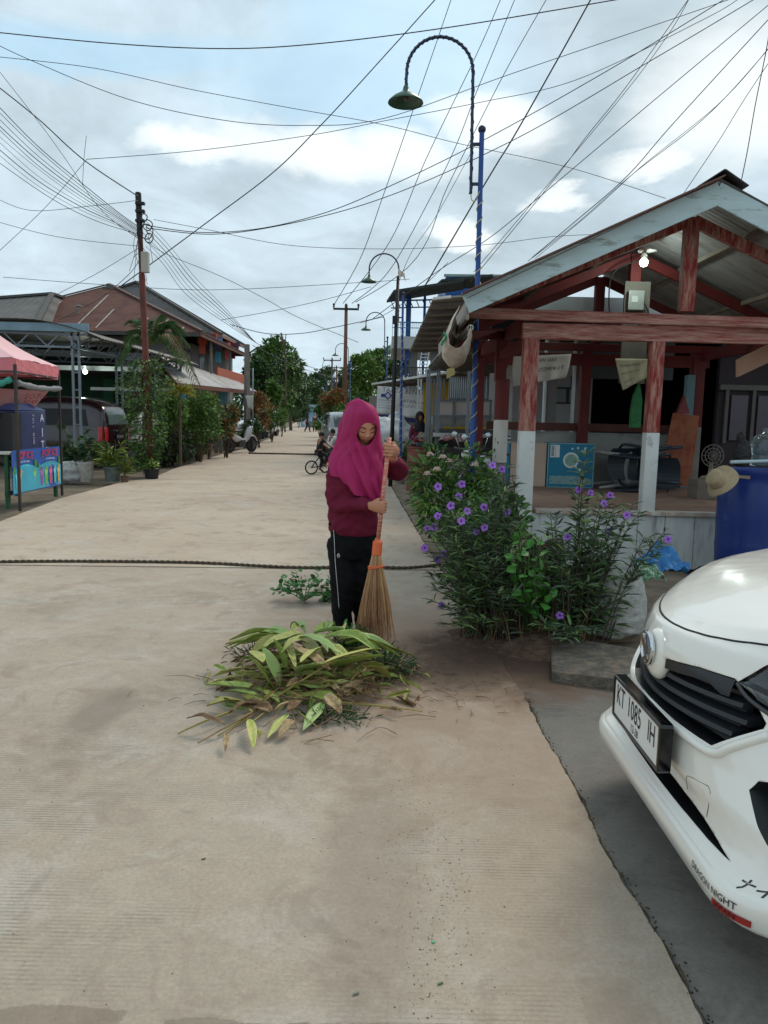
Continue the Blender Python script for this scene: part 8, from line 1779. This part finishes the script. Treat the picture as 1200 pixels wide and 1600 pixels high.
# children on bicycles
def bicycle(label,loc,rz,fc,scale=1.,group=None):
    t=thing('bicycle',label,'bicycle',(0,0,0),group); r=.17
    for y in (-.33,.33): 
        wo=None; c=V3(0,y,r); mb=MB(); mb.tube([c+V3(0,math.cos(a)*r*.92,math.sin(a)*r*.92) for a in [2*math.pi*i/28 for i in range(28)]],.018,8,closed=True); wo=mb.build('wheel',tyre_m,t,smooth=True)
        mb=MB(); 
        for i in range(10): a=2*math.pi*i/10; mb.tube([c,c+V3(0,math.cos(a)*r*.9,math.sin(a)*r*.9)],.0022,4)
        mb.tube([c-V3(.03,0,0),c+V3(.03,0,0)],.018,8); mb.build('spokes',rimm,wo)
    m=M('bike frame %d %d %d'%fc,fc,.35,.1,6.,coat=.4); mb=MB(); hd=V3(0,.22,.48); st_=V3(0,-.14,.46); bb_=V3(0,-.04,.20)
    for a,b in ((hd,bb_),(bb_,st_),(st_-V3(0,0,.06),hd-V3(0,0,.08)),(bb_,V3(.0,-.33,r)),(st_-V3(0,0,.05),V3(0,-.33,r)),(hd+V3(0,-.02,.05),V3(0,.33,r))): mb.tube([a,b],.015,8)
    mb.build('frame',m,t,smooth=True)
    mb=MB(); mb.tube([hd,hd+V3(0,-.03,.13)],.012,6); mb.tube(cat_rom([V3(-.2,.10,.64),V3(-.1,.18,.60),V3(0,.19,.60),V3(.1,.18,.60),V3(.2,.10,.64)],3),.011,6); mb.build('handlebar',dmet,t,smooth=True)
    mb=MB(); mb.sphere(st_+V3(0,-.02,.04),.06,12,8,(.9,1.5,.45)); mb.build('saddle',blackp,t,smooth=True)
    mb=MB(); mb.tube([bb_+V3(-.11,.05,-.05),bb_+V3(-.05,.05,-.05),bb_+V3(-.05,0,0),bb_+V3(.05,0,0),bb_+V3(.05,-.05,.05),bb_+V3(.11,-.05,.05)],.008,6); mb.build('pedals',dmet,t)
    mb=MB(); mb.box((0,.38,.44),(.18,.12,.12)); mb.build('basket',M('bike basket',(60,62,66),.6),t,bevel=.01); t.location=loc; t.rotation_euler.z=rz; t.scale=(scale,)*3; return t
ride={'pelvis':(0,-.15,.52),'waist':(0,-.13,.61),'chest':(0,-.09,.73),'neck':(0,-.07,.83),'head':(0,-.05,.905),'shl':(.105,-.08,.79),'ell':(.15,.03,.69),'wrl':(.17,.11,.64),'handl':(.175,.14,.63),'shr':(-.105,-.08,.79),'elr':(-.15,.03,.69),'wrr':(-.17,.11,.64),'handr':(-.175,.14,.63),
 'hipl':(.06,-.12,.50),'knl':(.09,.05,.42),'anl':(.10,-.05,.22),'toel':(.10,.03,.17),'hipr':(-.06,-.12,.50),'knr':(-.09,.0,.34),'anr':(-.10,-.06,.12),'toer':(-.10,.02,.08)}
kb=G(506,741); rz1=math.radians(-62)
bicycle('small child bicycle with dark frame ridden by the child in the black shirt',kb,rz1,(40,40,46),1.,'small bicycles on the road')
small_person('small child in a black shirt riding a little bicycle behind the woman',kb,1.06,rz1,ride,(22,22,26),(24,22,26),hair=True,sleeve=False,skin_c=(156,108,84))
kb2=G(524,738); bicycle('small orange bicycle ridden by the child in the white shirt',kb2,math.radians(-50),(214,70,40),1.,'small bicycles on the road')
small_person('small child in a white shirt on an orange bicycle half hidden by the woman',kb2+V3(-.04,0.25,0),1.12,math.radians(-50),ride,(206,206,210),(30,28,34),hair=True,sleeve=False,skin_c=(140,94,72))
# ================================================================ TREES AND SHRUBS AT THE END OF THE ROAD
ptree('tree','tall dark green tree beyond the concrete post, highest of the left group',432,585,40,50,55,[tg[0],tg[1],tg[2]],6500,90,.30,101,group=None,tr=.16)
ptree('tree','dark green tree with a wide crown right of the tallest left tree',455,604,32,40,70,[tg[1],tg[0]],5000,80,.34,102,tr=.16)
ptree('tree','dark tree closing the left side of the road where it ends',484,615,18,26,95,[tg[1],tg[0]],3200,50,.38,103,tr=.18)
ptree('tree','green tree close behind the concrete post on the left',398,600,22,42,45,[tg[0],tg[1]],3600,60,.24,104,tr=.14)
ptree('tree','far dark tree at the very end of the road, left of the distant pole',508,606,26,30,120,[tg[1],tg[0]],3600,60,.45,105,tr=.2)
ptree('tree','far dark tree behind the distant crossarm pole',538,612,22,26,110,[tg[1]],3000,50,.42,106,tr=.2)
ptree('tree','small bright green tree in front of the left tree group',424,612,13,18,44,[tg[2],tg[0]],1800,24,.26,107,tr=.07)
ptree('tree','small light green tree at the left kerb near the road end',446,622,13,18,62,[tg[2],tg[0]],1500,22,.3,108,tr=.07)
ptree('tree','bright green tree right of the distant pole, behind the woman',566,588,28,36,46,[tg[2],M('yellow green',(110,132,52),.5,.2,2.,island=.3),tg[0]],4600,60,.24,109,tr=.12)
ptree('tree','flat-topped feathery tree above the bright green one',592,556,24,10,60,[tg[0],tg[2]],1500,34,.26,110,tr=.12)
ptree('tree','green tree between the feathery tree and the banner shop roof',600,588,24,26,50,[tg[0],tg[1]],3000,46,.26,111,tr=.12)
ptree('tree','dark tree low behind the flat-topped feathery one',625,572,18,12,70,[tg[1]],1500,26,.32,112,tr=.12)
pshrub('rounded orange-topped shrub at the right kerb behind the woman',520,628,19,17,38,[og[0],og[1],og[2]],3400,46,.15,113)
pshrub('green lower shrub under the orange-topped one',524,648,19,16,37.6,[tg[1],og[2]],2600,36,.15,114)
pshrub('broad-leaved green plant right of the orange-topped shrub',533,650,9,12,32,[tg[2],tg[0]],900,18,.2,115)
pshrub('low green clump at the road edge beside the two walkers',500,664,13,7,50,[tg[2],tg[0]],1200,20,.16,116)
pshrub('dark green hedge under the bright green tree',560,640,26,16,44,[tg[1],tg[0]],3000,40,.18,117)
pshrub('dark hedge closing the far left end of the road',467,640,16,14,85,[tg[1],tg[0]],2400,36,.3,118)
pshrub('dark hedge on the far right end of the road',505,642,12,10,80,[tg[1],tg[0]],1800,26,.28,119)
def farwood(name,label,x0,x1,y,h,n,seed,dx=0):
    gg=np.random.default_rng(seed); u=gg.uniform(0,1,n); x=x0+(x1-x0)*u; hh=h*(.65+.2*np.sin(x*.13+seed)+.15*np.sin(x*.41)); z=gg.uniform(0,1,n)**.7*hh; yy=y+gg.normal(0,4,n)
    d=gg.normal(0,1,(n,3)); L_=gg.uniform(.7,1.6,n)*y/170; k=gg.integers(0,2,n)
    leaf_mesh(name,[(leaf_arrays(np.stack([x,yy,z],1)[k==i],d[k==i],L_[k==i],L_[k==i]*.6,tmpl=DIA),DIAF,i) for i in range(2)],[tg[1],tg[0]],label=label,cat='woodland',kind='stuff')
farwood('far_wood','dark woodland belt filling the horizon behind the houses',-90,90,150,9,16000,7)
mb=MB(); a=W(452,620,48); mb.tube(cat_rom([V3(a.x-.2,48,2),W(446,560,48),W(441,528,48),W(439,520,48)],4),.05,6); mb.tube([W(444,548,48),W(447,522,48)],.03,5); mb.tube([W(443,540,48),W(437,524,48)],.025,5); mb.build('bare_branch',bark,label='bare dead branch sticking up above the left tree group',cat='branch',smooth=True)
sp=W(486,642,90); boxthing('blue_cabin','tiny blue and white stall at the far end of the road','stall',(sp.x-1.2,90,0),(sp.x+1.4,92,2.6),M('far blue',(110,160,190),.7,.2,1.,rgb2=(190,196,200),cover=.4))
hb=W(568,628,48); tt_=thing('shed','small tin-roofed shed right of the orange-topped shrub','shed',V3(hb.x,48,0))
for n_,a,b,m in (('wall',(hb.x-.6,48,0),(hb.x+3.2,50,2.1),M('shed wall',(120,108,96),.8,.2,1.)),('roof',(hb.x-.9,47.4,2.1),(hb.x+3.5,50.4,2.25),M('tin roof',(134,106,88),.6,.2,1.))): mb=MB(); mb.bbox(a,b); mb.build(n_,m,tt_)
rh=W(588,635,33); tt_=thing('shed','grey shed wall with a blue door under the left end of the banner shop roof','shed',V3(rh.x,33,0))
for n_,a,b,m in (('wall',(rh.x-.3,33,0),(rh.x+3.5,35,2.3),M('shed grey',(132,126,118),.8,.2,1.)),('door',(rh.x+.3,32.95,0),(rh.x+.9,33,1.9),bluep),('fence',(rh.x+.2,31.5,0),(rh.x+3,31.6,1.0),M('pale slats',(150,160,164),.7,.3,8.))): mb=MB(); mb.bbox(a,b); mb.build(n_,m,tt_)
mpv('silver-grey car parked at the right edge far behind the woman',(*W(534,650,30).xy,0),math.radians(100),M('grey paint',(120,124,124),.3,.05,2.,coat=.6),Lc=3.8,Hc=1.6)
# ================================================================ LAMP POSTS
def lamp(label,base,top,group):
    """blue post with a wire spiral, goose-neck arm and bell shade; built for the nearest lamp"""
    t=thing('street_lamp',label,'street lamp',base,group); base=Vector(base);top=Vector(top)
    mb=MB(); mb.tube([base,base.lerp(top,.33),base.lerp(top,.34),top],[.036,.036,.028,.026],16); ps=mb.build('post_shaft',bluep,t,auto=.6)
    mb=MB(); mb.sphere(top+V3(0,0,.03),.042,16,10); mb.build('ball_finial',M('dark blue',(24,34,66),.5),t,smooth=True)
    d=(top-base); P=[]; n=26*14; L_=d.length
    for i in range(int(n*.86)):
        f=i/n; a=f*26*2*math.pi; r=.040 if f<.335 else .031; P.append(base+d*(f)+V3(math.cos(a)*r,math.sin(a)*r,0))
    mb=MB(); mb.tube(P,.0065,5); mb.build('spiral_cable',M('spiral wire',(186,180,150),.5,.15,20.),t,smooth=True)
    lx=-.095; hx=-.355
    z0=top.z-.62; arc=[V3(top.x+lx,top.y,z0+.0)]+[V3(top.x+lx-.004*k,top.y,z0+(.02+.24*k)) for k in range(1,6)]
    cz_=top.z+.585; R=.345
    for k in range(0,13): a=math.pi*k/12; arc.append(V3(top.x+lx-.02-R+math.cos(a)*R,top.y,cz_+math.sin(a)*R*1.0))
    arc+= [V3(top.x+lx-.02-2*R-.004,top.y,cz_-.16)]
    arc=[a for i,a in enumerate(arc) if i<4 or a.z>top.z-.2]
    C_=cat_rom(arc,5); mb=MB(); mb.tube(C_,.016,10); g_=mb.build('gooseneck',M('dark blue paint',(34,52,82),.5,.2,12.,.2,40.),t,smooth=True)
    res=[]; acc=0
    for i,p in enumerate(C_):
        if i: acc+=(C_[i]-C_[i-1]).length
    n=int(acc/.012); m_=len(C_)-1; P=[]
    for i in range(n):
        f=i/n*m_; k=int(f); p=C_[k].lerp(C_[min(m_,k+1)],f-k); tn=(C_[min(m_,k+1)]-C_[k]).normalized(); s_=tn.cross(V3(0,1,0)); s_=s_.normalized() if s_.length>1e-3 else V3(1,0,0); a=i*.012/.085*2*math.pi; P.append(p+(s_*math.cos(a)+V3(0,1,0)*math.sin(a))*.016)
    mb=MB(); mb.tube(P,.007,5); mb.build('wrapped_cable',M('dark wrap',(30,34,44),.7,.3,30.),g_,smooth=True)
    for z in (top.z-.12,top.z-.52): mb=MB(); mb.beam((top.x,top.y,z),(top.x+lx,top.y,z),.022,.03); mb.build('bracket',M('dark blue',(0,0,0)),t)
    mb=MB(); mb.tube(cat_rom([V3(top.x+lx,top.y,z0+.04),V3(top.x+lx+.01,top.y-.01,z0-.06),V3(top.x-.04,top.y-.02,z0-.07),V3(top.x-.005,top.y-.03,z0+.02)],5),.006,5); mb.build('cable_loop',M('spiral wire',(0,0,0)),t,smooth=True)
    e=arc[-1]; mb=MB(); mb.lathe([(.022,.02),(.03,0),(.035,-.03),(.06,-.05),(.13,-.09),(.18,-.135),(.186,-.15),(.183,-.152),(.12,-.105),(.05,-.065),(.01,-.06)],e,36,caps=False); mb.build('lamp_shade',M('green enamel',(40,84,66),.35,.15,8.,rgb2=(60,66,54),cover=.25),t,smooth=True); mb=MB(); mb.sphere(e-V3(0,0,.095),.03,12,8,(1,1,1.3)); mb.build('bulb',M('dead bulb',(96,84,70),.3),t,smooth=True)
    mb=MB(); mb.lathe([(.11,0),(.11,.10),(.09,.12),(.01,.12)],base-V3(0,0,.04),18); mb.build('concrete_foot',M('weathered concrete',(0,0,0)),t,fix=True,auto=.6); return t
LG='blue goose-neck lamp posts along the right kerb'
l1b=V3(.972,8.5,-.02); l1=lamp('nearest and tallest blue goose-neck lamp post standing beside the hut',l1b,W(753,207,8.5),LG)
for px,D,s,lb in ((626,17,.915,'second blue goose-neck lamp post, standing left of the red oil drums'),(603,27,.93,'third blue goose-neck lamp post, rising over the flat-topped tree'),(546,40,.95,'fourth blue lamp post, beside the distant crossarm pole'),(521,52,.95,'fifth blue lamp post, its shade above the orange-topped shrub'),(509,72,.95,'sixth and farthest blue lamp post at the end of the road')):
    b=W(px,700,D); copy_tree(l1,loc=V3(b.x,D,-.02),label=lb,scale=s)
# black steel pole with a rag, distant electricity poles
bt_=W(622,432,16); bs_=W(611,700,16); t=thing('steel_pole','thin black steel pole with a pale rag tied to its top, behind the woman','pole',V3(bs_.x,16,-.03)); mb=MB(); mb.tube([V3(bs_.x+.0,16,-.03),V3(bs_.x,16,0).lerp(bt_,.5),bt_],[.045,.042,.03],12); mb.build('pole_shaft',M('black steel',(26,24,26),.6,.2,8.),t,smooth=True)
mb=MB(); mb.prism([bt_+V3(0,0,.16),bt_+V3(.13,0,.06),bt_+V3(.16,0,-.1),bt_+V3(.10,0,.0),bt_+V3(.0,0,.0)],V3(0,.01,0)); mb.build('rag',M('pale rag',(206,196,176),.8),t,fix=True); mb=MB(); a=W(617,500,15.9); mb.box(a,(.1,.1,.16)); mb.build('switch_box',M('black sleeve',(0,0,0)),t,bevel=.01)
def epole(label,px,ytop,D,armw,sc_=1.,c=(112,74,62)):
    a=W(px,ytop,D); t=thing('electricity_pole',label,'electricity pole',V3(a.x,D,0),'distant electricity poles with crossarms'); mb=MB(); mb.tube([(a.x,D,0),a],[.13,.08],10); mb.build('pole_shaft',M('far pole',c,.8,.15,2.),t,smooth=True)
    mb=MB(); mb.beam(a+V3(-armw/2,-.1,-.2),a+V3(armw/2,-.1,-.2),.08,.10); cr=mb.build('crossarm',M('dark arm',(44,42,44),.7),t)
    for f in (-.48,.0,.48):
        mb=MB(); mb.lathe([(.03,0),(.06,.05),(.03,.09),(.07,.13),(.05,.2),(.01,.22)],a+V3(f*armw,-.1,-.14),10); mb.build('insulator',M('dark insulator',(50,40,38),.4),cr,smooth=True)
    return t
epole('nearer distant electricity pole with one crossarm, above the bright green tree',541,477,40,1.3); epole('farther electricity pole with a small crossarm at the end of the road',519,560,80,1.8,c=(90,74,70)); epole('faint third electricity pole far down the road',526,572,100,2.4,c=(96,90,92))
# ================================================================ OVERHEAD CABLES
cabm=M('cable black',(22,22,24),.6,.1,4.)
def wire(pts,w_,label,z=5.75,D0=None,D1=None,group='overhead cables'):
    def plane(px,py,zz):
        d=ray(px,py)
        t=(zz-H)/max(d[2],.06) if d[2]>0 else 60
        return Vector((d[0]*t,d[1]*t,H+d[2]*t))
    A=plane(*pts[0],z) if D0 is None else W(*pts[0],D0); B=plane(*pts[-1],z) if D1 is None else W(*pts[-1],D1)
    n=Vector((-(B.y-A.y),B.x-A.x,0)).normalized(); O=Vector((0,0,H)); k=n.dot(A-O); out=[A]
    for p in pts[1:-1]:
        d=Vector(ray(*p)); den=n.dot(d); q=None
        if abs(den)>.12: 
            t=k/den; 
            if 3<t*d.y<90: q=O+d*t
        if q is None or abs(q.z-(A.z+B.z)/2)>1.6:
            # interpolate depth between the ends by pixel distance
            f=math.dist(p,pts[0])/max(1e-6,math.dist(pts[0],pts[-1])); f=min(1,max(0,f)); Dq=1/((1-f)/A.y+f/B.y); q=W(*p,Dq)
        out.append(q)
    out.append(B)
    offp=lambda p: p[0]<0 or p[0]>1200 or p[1]<0
    C=cat_rom(out,8)
    if offp(pts[0]): d=C[0]-C[2]; C.insert(0,C[0]+d.normalized()*14)
    if offp(pts[-1]): d=C[-1]-C[-3]; C.append(C[-1]+d.normalized()*14)
    mb=MB(); mb=MB()
    mb.tube(C,[max(.003,.8*w_*max(p.y,4)/1200/2) if True else .01 for p in C],5); mb.build('cable',cabm,smooth=True,label=label,cat='cable',group=group)
R1='black cable sweeping down from the upper right to the distant road'
hub=17.4
WL=[
 ([(-30,48),(175,68),(350,76),(500,68),(700,43),(960,0),(1040,-16)],2.0,'thick black cable sagging across the whole top of the sky',dict()),
 ([(-20,62),(50,95),(200,155),(350,188),(475,196),(600,185),(800,115),(1050,30),(1160,-8)],1.3,'cable dipping from the upper left corner and rising to the upper right',dict()),
 ([(-10,88),(150,107),(300,140),(450,168),(600,195),(720,225),(890,262),(1040,310)],1.2,'thin cable falling from the left edge to the hut roof',dict(z=5.5)),
 ([(135,249),(300,236),(480,212),(600,189),(750,160),(900,125),(1100,30),(1160,-6)],1.2,'thin cable rising from the left middle of the sky to the upper right',dict(z=5.5)),
 ([(190,446),(235,413),(320,350),(420,275),(500,197),(600,88),(690,-12)],2.0,'twisted black cable rising from the brown roof up to the top edge',dict(z=5.9)),
 ([(228,352),(310,363),(400,358),(500,335),(600,295),(750,222),(950,110),(1140,-6)],1.6,'upper of two cables sagging from the left pole and rising to the upper right',dict(D0=hub)),
 ([(228,356),(330,366),(450,350),(600,309),(800,220),(1025,90),(1190,-8)],1.6,'lower of two cables sagging from the left pole and rising to the upper right',dict(D0=hub)),
 ([(522,476),(560,410),(600,302),(660,130),(708,-10)],1.4,'leftmost cable rising steeply from the distant crossarm to the top edge',dict(D0=40)),
 ([(536,474),(600,392),(665,250),(740,95),(786,-10)],1.4,'second cable rising steeply from the distant crossarm to the top edge',dict(D0=40)),
 ([(550,474),(600,433),(680,295),(750,130),(808,-10)],1.4,'third cable rising steeply from the distant crossarm to the top edge',dict(D0=40)),
 ([(556,472),(637,418),(700,290),(780,130),(860,-12)],1.4,'cable right of the three crossarm cables, rising past the blue lamp arm',dict(D0=40)),
 ([(655,462),(750,300),(800,218),(870,95),(928,-10)],2.8,'thickest black cable rising from the blue building to the top edge',dict(z=5.6)),
 ([(735,440),(850,300),(915,215),(975,140),(1082,-10)],1.4,'cable rising right of the thickest one from behind the hut eave',dict(z=5.4)),
 ([(580,500),(675,430),(760,375),(840,310),(1000,175),(1210,0)],1.5,'cable rising from the second lamp to the upper right corner',dict(z=5.2)),
 ([(740,425),(842,305),(960,165),(1040,60),(1080,-8)],1.2,'thin cable beside the one rising from the hut eave',dict(z=5.6)),
 ([(832,402),(900,345),(975,280),(1050,195),(1210,20)],1.7,'upper of the cables running up right from the hut roof slope',dict(z=4.8)),
 ([(825,408),(900,350),(985,275),(1100,185),(1210,66)],1.3,'middle of the cables running up right from the hut roof slope',dict(z=4.7)),
 ([(836,404),(920,335),(1000,262),(1120,165),(1212,62)],1.0,'lowest of the cables running up right from the hut roof slope',dict(z=4.6)),
 ([(1067,304),(1120,225),(1160,160),(1205,92)],1.3,'short cable running from the hut ridge to the right edge',dict(z=4.4)),
 ([(1158,284),(1168,235),(1180,165),(1198,75),(1206,20)],1.8,'frayed cable rising steeply from the hut ridge at the right edge',dict(z=4.4)),
 ([(-20,122),(60,186),(135,253),(216,307)],2.2,'thick cable coming from the left edge to the top of the left pole',dict(D1=hub)),
 ([(-10,100),(60,190),(100,245),(160,330),(215,372)],1.0,'thin slack cable falling from the left edge to the left pole',dict(D1=hub)),
 ([(-10,248),(80,310),(150,345),(216,366)],1.2,'cable from the left edge reaching the left pole below the others',dict(D1=hub)),
 ([(-10,308),(50,329),(140,322),(216,313)],1.0,'thin nearly level cable reaching the left pole from the left edge',dict(D1=hub,z=5.2)),
 ([(-10,400),(65,330),(135,250)],1.0,'thin cable rising from the left edge to the crossing on the left',dict(z=5.5)),
 ([(-10,345),(90,370),(200,383),(222,384)],1.0,'thin sagging cable low on the left, ending at the left pole',dict(D1=hub,z=5.)),
 ([(240,343),(330,360),(450,383),(600,389),(750,383),(860,370),(940,366)],1.0,'thin long cable sagging from the left pole across to the hut roof',dict(D0=hub,z=5.)),
 ([(232,378),(262,398),(350,434),(420,470),(475,500),(560,535)],1.1,'cable running down right from the left pole to the distant trees',dict(D0=hub,D1=60)),
 ([(5,433),(150,444),(330,453),(570,441),(640,436)],1.0,'thin nearly level cable low across the sky above the roofs',dict(z=5.,)),
 ([(345,500),(420,487),(500,470),(580,448)],1.0,'faint cable rising right above the laundry house',dict(D0=36,D1=34)),
 ([(85,462),(150,428),(216,388)],1.0,'thin cable from the left pole down to the grey tiled roof',dict(D0=28,D1=hub)),
 ([(92,500),(150,470),(200,430),(221,400)],1.2,'cable from the left pole down to the vent pipe',dict(D0=28,D1=hub)),
 ([(360,507),(415,521),(470,521),(520,512),(600,495)],1.4,'cable sagging between the concrete post and the third lamp',dict(D0=34,D1=30)),
 ([(395,540),(470,575),(520,590)],1.2,'cable leaving the concrete post toward the far trees',dict(D0=32,D1=80)),
 ([(450,560),(490,575),(525,580)],1.,'short distant cable between the left trees and the farther pole',dict(D0=70,D1=80)),
 ([(612,470),(640,400),(680,340),(745,222)],1.,'thin cable from the black steel pole toward the nearest lamp',dict(D0=16,D1=8.6)),
 ([(562,505),(600,492),(645,462),(700,410)],1.1,'cable passing behind the second lamp toward the blue building',dict(D0=36,D1=24)),
]
for pts,w_,lb,kw in WL: wire(pts,w_,lb,**kw)
g=random.Random(12)
for i in range(9):
    o=i*7.5; wire([(-12,156+o*1.3+g.uniform(-3,3)),(60,228+o*1.+g.uniform(-4,4)),(130,288+o*.7),(185,332+o*.35),(219,356+o*.3)],g.choice([.8,1.1,1.5]),'one of the bundle of cables running from the left edge into the left pole',D1=hub,group='cable bundle left of the pole')
for i in range(6):
    o=i*5-12; wire([(228,345+i*8),(262-o*.5,400+o),(300-o*.6,448+o),(350-o*.4,492+o*.6),(398+i*1.5,534+i)],g.choice([.8,1.,1.2]),'one of the bundle of cables running from the left pole down to the concrete post',D0=hub,D1=32,group='cable bundle right of the pole')
for i in range(8):
    a=g.uniform(200,245); y0=g.uniform(330,385); wire([(219,y0),((219+a)/2+g.uniform(-12,12),y0+g.uniform(15,45)),(a+g.uniform(-10,10),y0+g.uniform(40,95))],.9,'thin slack wire dangling near the top of the left pole',D0=hub,D1=hub+g.uniform(-.5,.8),group='slack wires on the left pole')
wire([(135,212),(131,250),(129,290)],.9,'thin vertical wire hanging where the left cables cross',D0=11,D1=11)
